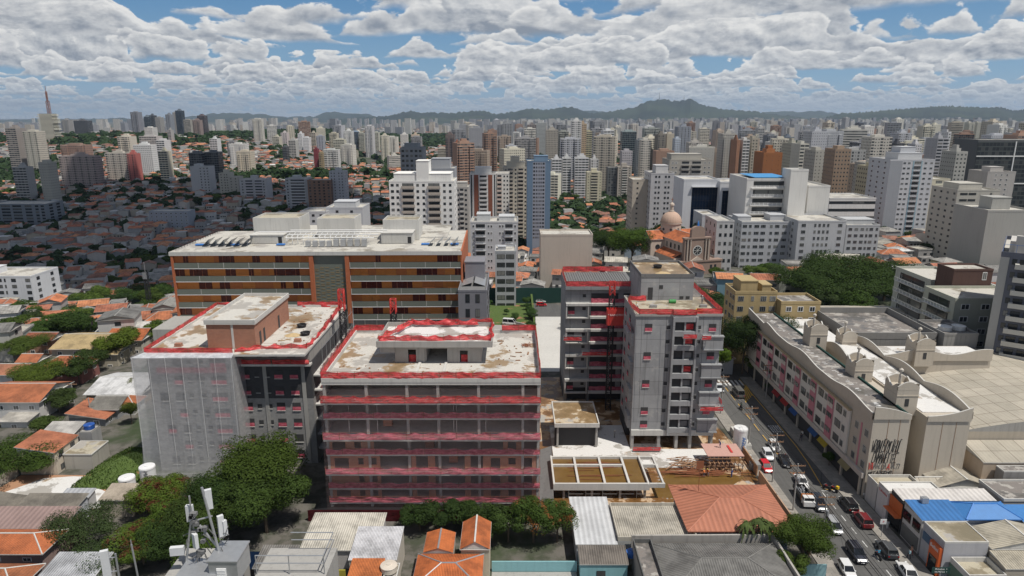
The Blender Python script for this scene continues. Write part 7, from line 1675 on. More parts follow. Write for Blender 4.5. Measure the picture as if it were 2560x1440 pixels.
# groves seen in the photograph: (px, py, spread px, spread py, count)
tcand.sort()
for dd,x,y in tcand:
    r=random.uniform(6,11); 
    if not free(x,y,.5): continue
    if y<190 and x>-75 and x<125: continue
    if tc_[0]<228 and dd<900:
        g_=random.choice(GREENS); q=random.uniform(.8,1.3); tree(x,y,T(x,y)-.5,r*random.uniform(.85,1.15),r*1.15,random.choice(HI if y<330 else LO),tuple(c*q for c in g_),None,'trees among the houses',auto='%s %s tree'%('dark' if sum(g_)*q<.12 else ('bright green' if sum(g_)*q>.17 else 'mid green'),'broad' if r>9 else ('small' if r<7.2 else 'round'))); tc_[0]+=1
    elif y>430: trest.append((x,y,r))
def blobtrees(name,label,pts,per,sz):
    V_=[];F_=[]
    for x,y,r in pts:
        z=T(x,y); 
        for k in range(per):
            d=Vector((random.gauss(0,1),random.gauss(0,1),abs(random.gauss(0,1)))).normalized(); p=Vector((x+d.x*r*.6,y+d.y*r*.6,z+r*.25+d.z*r*.6))
            nrm=(d+Vector((random.uniform(-.7,.7),random.uniform(-.7,.7),random.uniform(-.2,.8)))).normalized(); a=nrm.orthogonal().normalized(); c=nrm.cross(a); s=sz*random.uniform(.6,1.3)*r/8; i0=len(V_)
            V_+=[tuple(p-a*s-c*s*.6),tuple(p+a*s-c*s*.5),tuple(p+a*s*.8+c*s),tuple(p-a*s+c*s*.7)]; F_.append((i0,i0+1,i0+2,i0+3))
    me=bpy.data.meshes.new(name); me.from_pydata(V_,[],F_); me.materials.append(MATS['leaf']); o=place(name,me,None,None,0,(.030,.055,.020)); return tag(o,label,'trees',kind='stuff')
for i in range(2600):
    Dd=600*(6.5)**random.random(); px=random.uniform(-60,2620); x=(px-1280)/FPX*Dd
    if Dd>2400 or free(x,Dd,2): trest.append((x,Dd,random.uniform(7,12)))
for px0,px1,d0,d1,n in ((520,1000,1900,2900,900),(980,1340,2000,3200,800),(-60,560,1500,1900,220),(1230,1520,3000,3800,260),(1560,1680,2600,2900,120),(560,1000,900,1050,60)):
    for i in range(n): Dd=random.uniform(d0,d1); px=random.uniform(px0,px1); trest.append(((px-1280)/FPX*Dd,Dd,random.uniform(10,18)))
blobtrees('distant_trees','dark masses of trees between the far houses and towers',trest,26,2.6)
# ---------------- hills ----------------
m,t=newmat('hill'); p=P_(t); n=t.noise(p,.0016,6,.6); n2=t.noise(p,.0005,3,.5)
out(t,bsdf(t,t.mix(t.mr(n,.4,.65),t.mix(t.mr(n2,.45,.6),(.010,.020,.016),(.018,.032,.020)),(.03,.045,.025)),.95))
def hills(name,label,sil,D1,Dr,D2,seed,mat='hill',zb=-60):
    rnd=random.Random(seed); b=MB(); xs=[]; n=260; p0,p1=sil[0][0],sil[-1][0]; rows=14; grid_=[]
    def h_at(px):
        for (a,ya),(c,yc) in zip(sil,sil[1:]):
            if a<=px<=c: return ya+(yc-ya)*(px-a)/(c-a)
        return sil[-1][1]
    for i in range(n+1):
        px=p0+(p1-p0)*i/n; H_=V(px,h_at(px),Dr)[1]; col=[]
        for j in range(rows+1):
            t_=j/rows; Dd=D1+(Dr-D1)*t_ if t_<=1 else 0; k=t_**1.25
            gul=(math.sin(px*.045+seed+t_*2)+.6*math.sin(px*.11+t_*5+seed)+.4*math.sin(px*.23-t_*4))*.07*math.sin(math.pi*min(1,t_*1.02))
            z=zb+(H_-zb)*max(0,k*(1+gul)); x=(px-1280)/FPX*Dd*1.0/cP*cP; col.append(((px-1280)/FPX*Dd*1.0,Dd,min(z,H_) if j<rows else H_+rnd.uniform(-.004,.004)*Dr*.3))
        for j in range(1,4): Dd=Dr+(D2-Dr)*j/3; col.append(((px-1280)/FPX*Dd,Dd,zb+(H_-zb)*(1-j/3)**1.3))
        grid_.append(col)
    for i in range(n):
        for j in range(len(grid_[0])-1): b.poly([grid_[i][j],grid_[i+1][j],grid_[i+1][j+1],grid_[i][j+1]])
    o=b.build(name,mat,smooth=True); return tag(o,kind='structure')
hills('hills','',[(860,298),(950,291),(985,290),(1010,283),(1030,277),(1045,279),(1060,282),(1130,283),(1170,279),(1200,276),(1220,280),(1240,284),(1285,280),(1310,274),(1330,271),(1350,274),(1370,273),(1410,267),(1425,268),(1440,272),(1470,283),(1500,281),(1550,273),(1580,267),(1595,258),(1605,254),(1625,250),(1648,247),(1660,251),(1680,254),(1700,250),(1710,247),(1722,252),(1735,260),(1760,268),(1800,274),(1860,278),(1900,283),(1960,290),(2000,296)],6800,9500,12000,3)
hills('hills','',[(2030,296),(2075,283),(2100,282),(2120,281),(2190,275),(2230,272),(2250,270),(2290,267),(2330,265),(2370,266),(2400,268),(2450,268),(2470,270),(2490,276),(2510,275),(2530,273),(2600,275),(2700,282)],5200,8000,10500,9)
hills('hills','',[(-80,300),(60,299),(170,296),(250,298),(330,296),(420,297),(500,291),(530,286),(560,284),(600,282),(620,281),(650,285),(690,288),(730,293),(800,291),(820,284),(840,280),(860,281),(880,283),(905,282),(930,286),(950,291),(1000,295),(1400,290),(1450,278),(1480,277),(1510,280),(1560,288),(1860,286),(1900,280),(1940,279),(1980,279),(2020,277),(2060,281),(2100,290),(2300,292),(2640,290)],10500,14500,17000,5)
for px,py,h_,l in ((1648,247,16,'tall antenna mast on the highest hill summit'),(1710,247,8,'short antenna mast on the right hill summit')):
    x,z=V(px,py,9500); z2=V(px,py-h_,9500)[1]; o=thing('antenna_mast',l,'mast',(x,9500,z-8)); b=MB(); b.tube((0,0,0),(0,0,(z2-z)*.5+8),4,3,5); b.tube((0,0,(z2-z)*.5+8),(0,0,z2-z+8),2.2,1.2,5); b.build('mast','concrete_dark',o)
# ---------------- cloud that shades the hillside on the left ----------------
m,t=newmat('cloud'); out(t,bsdf(t,(.8,.8,.82),1))
def cloud(cx_,cy_,cz_,rx,ry,h,seed):
    rnd=random.Random(seed); b=MB(); n=40; R_=[]
    def rad(a): return 1+.13*math.sin(a*3+seed)+.09*math.sin(a*7+1)+.05*math.sin(a*13)
    rings=9; pts=[]
    for j in range(rings+1):
        t_=j/rings; row=[]
        for i in range(n):
            a=2*math.pi*i/n; r=math.cos(t_*math.pi/2)**.6; row.append((cx_+rx*rad(a)*r*math.cos(a),cy_+ry*rad(a)*r*math.sin(a),cz_+h*math.sin(t_*math.pi/2)*(1+.25*math.sin(a*5+j))))
        pts.append(row)
    for j in range(rings):
        for i in range(n): k=(i+1)%n; b.poly([pts[j][i],pts[j][k],pts[j+1][k],pts[j+1][i]])
    b.poly([p for p in reversed(pts[0])]); return tag(b.build('cloud','cloud',smooth=True),kind='structure')
def shadecloud(x0,x1,y0,y1,z,seed):
    k=z/SUND.z; ox_,oy_=SUND.x*k,SUND.y*k; return cloud((x0+x1)/2+ox_,(y0+y1)/2+oy_,z,(x1-x0)/2,(y1-y0)/2,120,seed)
shadecloud(-720,-35,250,900,900,2)
# ---------------- vehicles ----------------
def car(label,x,y,rz,col,kind='sedan',z=.01,name='parked_car',group='vehicles on the street',cat='car'):
    L,W_,H_={'sedan':(4.5,1.8,1.45),'hatch':(3.9,1.72,1.5),'suv':(4.5,1.86,1.72),'van':(4.9,1.95,2.05),'mpv':(4.3,1.75,1.62)}[kind]
    o=thing(name,label,cat,(x,y,z),rz,group)   # front towards +x of the car
    belt=.92 if kind in('suv','van') else .84; b=MB()
    st={'sedan':[(-.5,.60,.84,.86),(-.47,.34,.90,.94),(-.30,.24,.93,1.0),(.0,.24,.90,1.0),(.22,.24,.88,1.0),(.42,.26,.76,.95),(.49,.34,.62,.86),(.5,.42,.56,.80)]}.get(kind,[(-.5,.45,.98,.88),(-.48,.32,1.0,.96),(-.30,.24,.98,1.0),(.0,.24,.94,1.0),(.24,.24,.92,1.0),(.43,.27,.84,.95),(.49,.34,.66,.86),(.5,.42,.58,.80)])
    R_=[]
    for (t_,zb,zt,wf) in st:
        zt=zt*(belt/.86); w=W_/2*wf; X=t_*L; R_.append([(X,-w*.92,zb),(X,-w,(zb+zt)/2),(X,-w*.94,zt-.05),(X,-w*.8,zt),(X,w*.8,zt),(X,w*.94,zt-.05),(X,w,(zb+zt)/2),(X,w*.92,zb)])
    for A,B_ in zip(R_,R_[1:]):
        for i in range(8): j=(i+1)%8; b.poly([A[i],A[j],B_[j],B_[i]][::-1])
    b.poly(R_[0]); b.poly(R_[-1][::-1]); b.build('body','carpaint',o,color=col,smooth=False)
    zr=H_; z0=belt+.02
    prof={'sedan':(-.36,-.20,.06,.22),'hatch':(-.48,-.38,.08,.26),'suv':(-.47,-.40,.08,.25),'van':(-.49,-.46,.22,.38),'mpv':(-.48,-.38,.14,.34)}[kind]
    a,c,d_,e=[p*L for p in prof]; w0,w1=W_/2*.90,W_/2*.72
    b=MB(); Q=[(a,-w0,z0),(e,-w0,z0),(e,w0,z0),(a,w0,z0)]; U=[(c,-w1,zr-.05),(d_,-w1,zr-.05),(d_,w1,zr-.05),(c,w1,zr-.05)]
    for i in range(4): j=(i+1)%4; b.poly([Q[i],Q[j],U[j],U[i]])
    b.build('window','carglass',o)
    b=MB(); b.box(c-.04,d_+.04,-w1-.03,w1+.03,zr-.06,zr); 
    for sx,p,q in ((1,e,d_),(1,a,c)):
        for sy in (-1,1): b.tube((p,sy*w0,z0),(q,sy*w1,zr-.05),.045,n=4)
    for sy in (-1,1): b.tube(((a+e)/2-.1,sy*(w0+.01),z0),((c+d_)/2-.1,sy*(w1+.02),zr-.05),.05,n=4)
    b.build('roof','carpaint',o,color=col)
    if kind=='suv':
        for sy in (-1,1): b=MB(); b.tube((c+.1,sy*w1*.9,zr+.05),(d_-.1,sy*w1*.9,zr+.05),.03,n=4); b.build('roof_rail','metal',o)
    for sx in (-.31,.31):
        for sy in (-1,1):
            b=MB(); b.tube((sx*L,sy*(W_/2-.22),.33),(sx*L,sy*(W_/2+.01),.33),.33,n=14); w_=b.build('wheel','rubber',o); b=MB(); b.tube((sx*L,sy*(W_/2+.012),.33),(sx*L,sy*(W_/2+.03),.33),.2,n=10); b.build('rim','metal',w_)
    for sy in (-1,1):
        b=MB(); b.box(L*.475,L*.497,sy*W_*.36-.16,sy*W_*.36+.16,.58,.74); b.build('headlight','lamp_white',o)
        b=MB(); b.box(-L*.5-.01,-L*.485,sy*W_*.38-.12,sy*W_*.38+.12,.72,.9); b.build('taillight','lamp_red',o)
        b=MB(); b.box(e-.35,e-.2,sy*(W_/2+.02)-.08,sy*(W_/2+.02)+.08,belt,belt+.16); b.build('mirror','carpaint',o,color=col)
    b=MB(); b.box(L*.49,L*.505,-.25,.25,.38,.5); b.build('number_plate','white',o)
    return o
WH=(.70,.70,.69);BK=(.012,.013,.015);SIL=(.35,.36,.37);DKG=(.06,.065,.07);MAR=(.16,.012,.016)
U_=math.pi/2
CARS=[(1845,985,'van',(.14,.14,.135),U_,'grey brown minibus just past the crosswalk','driving_van'),(1797,972,'sedan',(.62,.64,.66),-U_,'silver white car half hidden behind the bare concrete building',0),
(1935,1118,'hatch',WH,-U_-.08,'white car farther of the two standing nose to tail beyond the black one',0),(1919,1140,'hatch',(.66,.67,.68),-U_-.06,'white car tucked against the tall water tank kerb',0),(1962,1155,'sedan',BK,-U_-.1,'black car behind the utility pole in the far lane',0),
(2003,1207,'sedan',WH,-U_-.1,'white long saloon alone in the middle of the left lane',0),(2046,1262,'suv',(.03,.04,.055),-U_-.08,'dark blue estate with a sun glint beside the loaded pickup',0),
(2121,1264,'suv',BK,U_-.05,'black off roader with roof rails ahead of the maroon one',0),(2156,1303,'suv',MAR,U_-.05,'maroon off roader in the right lane',0),(2084,1318,'mpv',SIL,-U_-.08,'silver people carrier partly under the round street tree',0),
(2141,1387,'suv',(.02,.022,.035),-U_-.05,'long black off roader near the bottom of the street',0),(2216,1377,'suv',DKG,U_-.05,'dark grey crossover facing away at the lower right kerb',0),(2117,1428,'hatch',WH,-U_-.08,'white hatchback cut close to the bottom edge by the turquoise wall',0),(2268,1432,'sedan',WH,U_-.12,'white low car at the bottom edge under the green sign',0),
(1914,1170,'hatch',(.55,.015,.015),-U_,'red small car beside the stack of pale blocks',0)]
for px,py,k,c,rz,l,nm in CARS:
    x,y=G(px,py,.3); car(l,x,y,rz,c,k,.005,nm or 'parked_car',cat='van' if k=='van' else 'car')
for px,py,k,c,rz,l in ((1354,766,'hatch',(.45,.015,.02),0,'red car parked in the lot behind the bare concrete building'),(1352,757,'hatch',WH,0,'white car right behind the red one in the rear lot'),(1275,812,'van',WH,-.25,'white delivery van on the curved driveway behind the red netted roof'),(1268,744,'sedan',WH,.2,'white car by the green screen fence at the back of the garden')):
    x,y,z=GT(px,py); car(l,x,y,rz,c,k,z+.1,'parked_car','x' and 'vehicles parked behind the building sites',cat='van' if k=='van' else 'car')
for i,(px,py,c,l) in enumerate(((2445,668,WH,'white car, leftmost of the three pale ones in the far right yard'),(2468,668,(.6,.6,.6),'pale car in the middle of the far right yard'),(2487,669,WH,'white car, rightmost of the far right yard'),(2476,680,BK,'black car in the front row of the far right yard'),(2498,682,DKG,'dark grey car in the front row of the far right yard'),(2350,665,BK,'dark car by the white and violet house'),(2330,665,SIL,'silver car by the white and violet house'))):
    x,y,z=GT(px,py); car(l,x,y,random.uniform(-.2,.2)+U_,c,'hatch',z+.1,'parked_car','cars parked in the far right yard'); occ(x-3,x+3,y-3,y+3,0)
# small truck with a white cab and a dark load bed
x,y=G(2003,1240,.5); tk=thing('pickup_truck','dark flatbed truck with a white cab loaded with scrap by the plywood hoarding','truck',(x+.2,y-1,0),-U_-.08,'vehicles on the street')
b=MB(); b.box(-3.6,.9,-1.0,1.0,.75,.9); b.parapet(-3.6,.9,-1,1,.9,1.4,.08); b.build('load_bed','black',tk); b=MB(); b.box(1.05,2.5,-.95,.95,.5,1.35); b.prism([(1.05,-.88),(2.1,-.88),(2.1,.88),(1.05,.88)],1.35,1.98); b.build('cab','carpaint',tk,color=WH)
b=MB(); b.poly([(2.12,-.8,1.4),(2.12,.8,1.4),(2.11,.8,1.9),(2.11,-.8,1.9)]); b.box(1.2,1.9,-.9,-.885,1.42,1.85); b.box(1.2,1.9,.885,.9,1.42,1.85); b.build('windscreen','carglass',tk)
b=MB(); b.parapet(.85,1.0,-1,1,.9,2.1,.05); b.build('ladder_frame','orange_panel',tk)
for sx in (-2.7,1.7):
    for sy in (-1,1): b=MB(); b.tube((sx,sy*.72,.38),(sx,sy*1.0,.38),.38,n=14); b.build('wheel','rubber',tk)
b=MB(); rnd=random.Random(3)
for i in range(22): b.tube((rnd.uniform(-3.4,.6),rnd.uniform(-.8,.8),1.0+rnd.random()*.4),(rnd.uniform(-3.4,.6),rnd.uniform(-.8,.8),1.1+rnd.random()*.5),.06,n=4)
o=b.build('scrap_load','metal',None,(x+.2,y-1,0),-U_-.08); tag(o,'tangle of scrap pipes lying in the dark truck bed','load')
# ---------------- people ----------------
def person(label,x,y,z,rz,top,legs,pose='stand',skin=(.30,.18,.12),hat=None,hair=(.02,.015,.012)):
    J={'pel':(0,0,.93,.15),'waist':(0,0,1.08,.14),'chest':(0,.0,1.30,.17),'neck':(0,0,1.48,.07),'head':(0,.01,1.58,.09),'crown':(0,.01,1.72,.095)}
    E=[('pel','waist'),('waist','chest'),('chest','neck'),('neck','head'),('head','crown')]
    sw=.0 if pose=='stand' else .22
    for s,sg in (('l',-1),('r',1)):
        k=sg*sw
        if pose=='ride': kn=(sg*.2,.42,.80);ft=(sg*.2,.25,.38);toe=(sg*.2,.38,.34)
        elif pose=='work': kn=(sg*.14,.16,.5);ft=(sg*.16,0,.08);toe=(sg*.17,.16,.04)
        else: kn=(sg*.10,.08*(1 if k>0 else .3)+k*.5,.50);ft=(sg*.11,k,.08);toe=(sg*.12,k+.17,.04)
        hp=(sg*.10,0,.90); J['hip'+s]=(*hp,.10);J['kn'+s]=(*kn,.07);J['ft'+s]=(*ft,.045);J['toe'+s]=(*toe,.04)
        E+=[('pel','hip'+s),('hip'+s,'kn'+s),('kn'+s,'ft'+s),('ft'+s,'toe'+s)]
        if pose=='ride': el=(sg*.27,.22,1.15);ha=(sg*.27,.52,1.08)
        elif pose=='work': el=(sg*.25,.16,1.12);ha=(sg*.16,.42,1.02)
        else: el=(sg*.27,-.03-k*.4,1.14);ha=(sg*.27,.10-k*.8,.90)
        J['sh'+s]=(sg*.19,0,1.40,.08);J['el'+s]=(*el,.05);J['ha'+s]=(*ha,.035)
        E+=[('chest','sh'+s),('sh'+s,'el'+s),('el'+s,'ha'+s)]
    if pose=='work':
        for k in ('waist','chest','neck','head','crown','shl','shr','ell','elr','hal','har'):
            a=J[k]; dz=a[2]-.95; J[k]=(a[0],a[1]+dz*.45,.95+dz*.88,a[3])
    ks=list(J); me=bpy.data.meshes.new('person'); me.from_pydata([J[k][:3] for k in ks],[(ks.index(a),ks.index(c)) for a,c in E],[])
    o=bpy.data.objects.new('person',me); COL.link(o); o.location=(x,y,z); o.rotation_euler=(0,0,rz)
    md=o.modifiers.new('skin','SKIN'); 
    for i,k in enumerate(ks): me.skin_vertices[0].data[i].radius=(J[k][3],J[k][3]*(.75 if k in('chest','waist','pel') else 1))
    me.skin_vertices[0].data[0].use_root=True; o.modifiers.new('sub','SUBSURF').levels=1; o.modifiers['sub'].render_levels=1
    m,t=newmat('person_clothes_%d'%len(MATS)); _,_,zz=xyz(t,t.n('ShaderNodeTexCoord').outputs['Object'])
    c=t.mix(t.m('GREATER_THAN',zz,.98),legs,top); c=t.mix(t.m('GREATER_THAN',zz,1.46 if pose!='work' else 1.40),c,skin); c=t.mix(t.m('LESS_THAN',zz,.10),c,(.03,.03,.03)); out(t,bsdf(t,c,.85)); me.materials.append(m)
    tag(o,label,'person')
    hx,hy,hz=J['crown'][:3]; b=MB(); b.lathe(hx,hy-.01,[(.115,hz-.08),(.12,hz),(.08,hz+.09),(0,hz+.12)],10); b.build('helmet' if hat else 'hair','tint',o,color=hat or hair)
    for s in 'lr':
        p=J['ha'+s]; b=MB()
        for f in range(5): b.tube((p[0]-.025+f*.0125,p[1],p[2]),(p[0]-.03+f*.015,p[1]+.05,p[2]-.05-.01*(2-abs(f-2))),.009,.006,4)
        b.build('fingers','skin',o)
    return o
ORG=(.6,.16,.03);BLU=(.03,.06,.2)
person('worker in blue overalls standing by the timber props',41.3,115.3,.05,.6,BLU,BLU,'stand',hat=(.6,.6,.6))
person('worker in an orange vest bending over the reinforcing bars, left one',36.2,115.4,.05,.4,ORG,(.12,.13,.16),'work',hat=(.6,.5,.1))
person('worker in an orange vest bending over the reinforcing bars, right one',37.0,115.8,.05,2.4,ORG,(.12,.13,.16),'work',hat=(.6,.5,.1))
person('worker in dark blue crouching on the pink formwork deck',40.8,121.4,3.06,1.5,BLU,BLU,'work',hat=(.5,.5,.5))
person('worker in grey with a white helmet below the hoist base',21.6,131,.36,2,(.25,.26,.27),(.2,.2,.2),'stand',hat=(.7,.7,.7))
person('worker beside the red netting on the lower roof of the bare concrete building',39.2,135.2,28.42,3,(.3,.3,.3),(.15,.15,.17),'stand',hat=(.65,.65,.65))
person('worker with white shirt on the pink lined landing of the bare concrete building',24.9,129.5,28.6,1,(.55,.55,.5),(.1,.1,.12),'work',hat=(.6,.5,.1))
person('pedestrian in a pale blue top walking past the orange doorway',60.9,91.0,.14,math.pi*.5,(.35,.55,.62),(.04,.04,.05),'walk')
person('pedestrian with a bare back walking beside the one in pale blue',61.7,91.8,.14,math.pi*.5,(.45,.25,.18),(.3,.05,.05),'walk')
person('pedestrian in a white coat standing outside the orange fronted shop',61.6,98.6,.14,0,(.62,.62,.6),(.6,.6,.58),'stand')
person('pedestrian in white under the awnings of the beige block',61.2,131.5,.14,2,(.6,.6,.58),(.05,.05,.07),'walk'); person('pedestrian in dark clothes two steps ahead of the one in white',60.3,129.9,.14,2,(.04,.04,.05),(.05,.05,.07),'walk')
def moto(label,x,y,rz,rider=None,box=None,lab2=None):
    o=thing('motorcycle',label,'motorcycle',(x,y,.01),rz,None)  # front towards +y
    for sy in (-.62,.65):
        b=MB(); b.tube((-.06,sy,.31),(.06,sy,.31),.31,n=16); b.build('wheel','rubber',o)
    b=MB(); b.box(-.12,.12,-.35,.35,.35,.75); b.tube((0,.65,.31),(0,.42,.95),.05,n=6); b.tube((0,-.62,.31),(0,-.2,.55),.05,n=6); b.build('frame','black',o)
    b=MB(); b.box(-.16,.16,-.05,.38,.72,.92); b.build('tank','carpaint',o,color=(.2,.02,.02)); b=MB(); b.box(-.14,.14,-.65,-.05,.76,.84); b.build('seat','black',o)
    b=MB(); b.tube((-.36,.40,1.0),(.36,.40,1.0),.025,n=5); b.build('handlebar','metal',o)
    if box: b=MB(); b.box(-.25,.25,-.95,-.5,.85,1.35); b.build('delivery_box','tint',o,color=box)
    if rider: person(lab2,x-math.sin(rz)*-.15*0,y,.0,rz,rider,(.04,.05,.07),'ride',hat=(.05,.05,.05))
    return o
x,y=G(1853,1018,.5); moto('motorcycle ridden along the yellow line near the minibus',x,y,0,(.05,.09,.06),None,'rider in dark green on the motorcycle near the minibus')
x,y=G(2196,1388,.5); moto('motorcycle between the black off roader and the dark grey crossover',x,y,.05,(.08,.35,.55),None,'rider in a bright blue top between the two lower cars')
x,y=G(2084,1222,.5); moto('parked motorcycle with a yellow delivery box in the bay by the kerb',x,y,.5,None,(.6,.4,.02)); moto('dark parked motorcycle beside the one with the yellow box',x-1.0,y+.5,.5)
# ---------------- poles and wires ----------------
POLES=[]
def pole(x,y,h,label,arms=2,rz=0,name='utility_pole'):
    o=thing(name,label,'utility pole',(x,y,0),rz); b=MB(); b.tube((0,0,-3),(0,0,h),.17,.11,8); b.build('post','concrete',o)
    for k in range(arms): b=MB(); b.box(-1.3,1.3,-.06,.06,h-.5-k*1.3,h-.36-k*1.3); [b.tube((u,0,h-.36-k*1.3),(u,0,h-.1-k*1.3),.05,n=5) for u in (-1.2,-.6,.6,1.2)]; b.build('crossarm','wood',o)
    b=MB(); b.lathe(.35,0,[(0,h-3.6),(.28,h-3.6),(.28,h-2.7),(0,h-2.7)],10); b.build('transformer','metal',o); POLES.append((x,y,h)); return o
for x,y,h,l in ((47.6,143.5,9.5,'utility pole by the far end of the site hoarding'),(48.2,126.5,9.5,'utility pole behind the tall water tank'),(48.3,113.5,10,'tall utility pole beside the black car'),(48.4,104.2,9,'utility pole next to the truck cab'),(48.5,93.6,9.5,'utility pole at the edge of the round street tree'),(61.0,152,9,'utility pole on the pavement near the crosswalk')): pole(x,y,h,l)
def wire(p,q,sag,r=.035,b=None):
    P=[Vector(p)+(Vector(q)-Vector(p))*t_-Vector((0,0,sag*4*t_*(1-t_))) for t_ in [i/10 for i in range(11)]]
    for a,c in zip(P,P[1:]): b.tube(a,c,r,n=3,cap=False)
for k,((x0,y0,h0),(x1,y1,h1)) in enumerate(list(zip(POLES[:4],POLES[1:5]))+[((48.5,93.6,9.5),(48.6,60,9.5))]):
    b=MB()
    for u,dz in ((-1.2,-.1),(-.6,-.1),(.6,-.1),(1.2,-.1),(0,-1.5),(.2,-2.2),(-.1,-3)): wire((x0+u,y0,h0+dz),(x1+u,y1,h1+dz),.5,.03 if dz>-1 else .05,b)
    o=b.build('overhead_wires','black'); tag(o,('overhead wires from the site hoarding to the tall water tank','overhead wires from the tall water tank to the black car','overhead wires between the black car and the truck','overhead wires between the truck and the round street tree','overhead wires from the street tree to the bottom edge')[k],'wires')
for x,y,h,l in ((-104,150,9,'leaning street pole among the yards left of the netted building'),(-94.5,141,9,'utility pole by the shaded road behind the clay roofed house')): pole(x,y,h-4,l,1)
for px,pyb,pyt,l in ((1356,1068/1,0,''),):
    pass
st=thing('steel_mast','dark lattice telecom mast with antennas rising from the left valley trees','mast',(*GT(378,792)[:2],GT(378,792)[2])); z1=V(362,655,GT(378,792)[1])[1]-GT(378,792)[2]
b=MB(); lattice(b,0,0,0,z1*.82,.7,.12,step=2.5); b.build('lattice','black',st); b=MB()
for k in range(6): b.box(-.9+.3*k,-.7+.3*k,-.9,-.7,z1*.7,z1*.82)
b.tube((0,0,z1*.8),(0,0,z1),.12,n=5); b.build('antenna_panel','metal',st)
p_=thing('street_lamp','black double lamp post in the rear car park','street lamp',(7.3,205,-1)); b=MB(); b.tube((0,0,0),(0,0,6.5),.08,n=6); b.build('post','black',p_); b=MB(); b.box(-1,1,-.1,.1,6.4,6.55); b.build('lamp_head','black',p_)
# radio mast thin on the salmon roof and mesh frame
p_=thing('antenna_pole','thin pole with a square rusty board on the salmon roof','antenna',(31.0,101.4,5.0)); b=MB(); b.tube((0,0,0),(0,0,5.6),.05,n=5); b.build('post','rust',p_); b=MB(); b.box(-.6,.6,-.03,.03,4.6,6.0); b.build('board','rust',p_)
# ---------------- telecom gear on the tower top close to the camera ----------------
def panel(o,x,y,z,w,h,d,rz,tilt=0,name='antenna_panel'):
    w*=.82;h*=.88; b=MB(); b.box(-w/2,w/2,-d/2,d/2,-h/2,h/2); q=b.build(name,'paint_clean',o,(x,y,z),rz); q.rotation_euler=(tilt,0,rz); q.color=(.60,.61,.62,1); return q
tl=thing('telecom_mast','grey telecom mast crowded with white antenna panels at the lower left','telecom mast',(-29.6,60,12)); 
b=MB(); b.box(-5.2,1.4,-3.5,3.5,-12,9.3); b.build('roof_base','concrete',tl)
b=MB(); b.tube((0.6,-.5,9.3),(-.9,0,18.6),.13,n=8); b.tube((1.6,0,9.2),(-1.6,0,14.4),.12,n=8); b.tube((-3.6,0,9.3),(-2.4,0,14.8),.12,n=8); b.tube((-1.7,0,15),(-.3,.2,15.3),.09,n=6); b.tube((-2.3,.1,12),(-2.3,.1,17.6),.09,n=7); b.build('mast_tube','metal',tl)
for a in ((-.45,.2,17.2,.75,2.4,.35,.5),(.45,.2,14.2,.7,2.6,.35,.7),(.75,.3,13.9,.5,1.9,.3,1.0),(-2.0,-.4,12.9,.75,1.8,.35,-.7),(-4.0,-.3,11.7,1.6,1.0,.45,.15),(-2.6,.4,15.5,.8,2.0,.4,.1)): panel(tl,*a)
b=MB(); rnd=random.Random(4)
for i in range(40): p=(rnd.uniform(-3,1),rnd.uniform(-.6,.6),rnd.uniform(9.5,14)); b.tube(p,(p[0]+rnd.uniform(-.8,.8),p[1]+rnd.uniform(-.4,.4),p[2]+rnd.uniform(-1.4,1.4)),.05,n=4)
for i in range(14): x,z=rnd.uniform(-2.9,-1.2),rnd.uniform(10.5,16); b.box(x,x+.4,-.3,.2,z,z+.35)
b.build('cable_bundle','concrete_dark',tl)
b=MB(); b.box(-.2,2.6,-2,1.2,9.3,11.6); b.box(-.3,2.7,-2.1,1.3,11.6,11.75); b.build('equipment_cabin','metal',tl)
b=MB(); b.box(-3.4,.6,-2.4,.4,9.31,10.3); b.build('grey_cabinet','metal',tl)
b=MB(); b.box(.55,1.5,-2.08,-2.0,9.9,10.9); [b.box(.6,1.45,-2.14,-2.09,10+.18*i,10.06+.18*i) for i in range(5)]; b.build('vent_grille','white',tl)
a2=thing('antenna_pole','separate white antenna panel on a bracket left of the telecom mast','antenna',(-41.2,60,12)); panel(a2,0,0,10.0,.9,3.4,.4,.4); b=MB(); b.tube((1.0,.2,0),(1.0,.2,11),.1,n=7); b.tube((0,0,10.6),(1,.2,10.6),.06,n=5); b.tube((0,0,9),(1,.2,9),.06,n=5); b.build('bracket','metal',a2)
a3=thing('antenna_pole','bare thin grey pole between the white panel and the telecom mast','antenna',(-37.8,60,12)); b=MB(); b.tube((0,0,0),(-.5,0,12.2),.09,n=7); b.tube((-.5,0,12.2),(-.5,0,12.7),.05,n=5); b.build('pole','metal',a3)
rl=thing('roof_railing','grey tubular railing frame on the flat roof right of the telecom mast','railing',(-23,61,12)); b=MB()
for z in (9.3,10.2): b.tube((-3.4,0,z),(3.6,0,z),.06,n=5); b.tube((3.6,0,z),(3.6,4,z),.06,n=5); b.tube((-1,4,z),(3.6,4,z),.06,n=5)
for x in (-3.4,0,3.6): b.tube((x,0,8),(x,0,10.2),.06,n=5)
b.build('rail','metal',rl); b=MB(); b.box(-3.5,3.8,-1,4.4,-12,8.0); b.build('roof_base','concrete',rl)
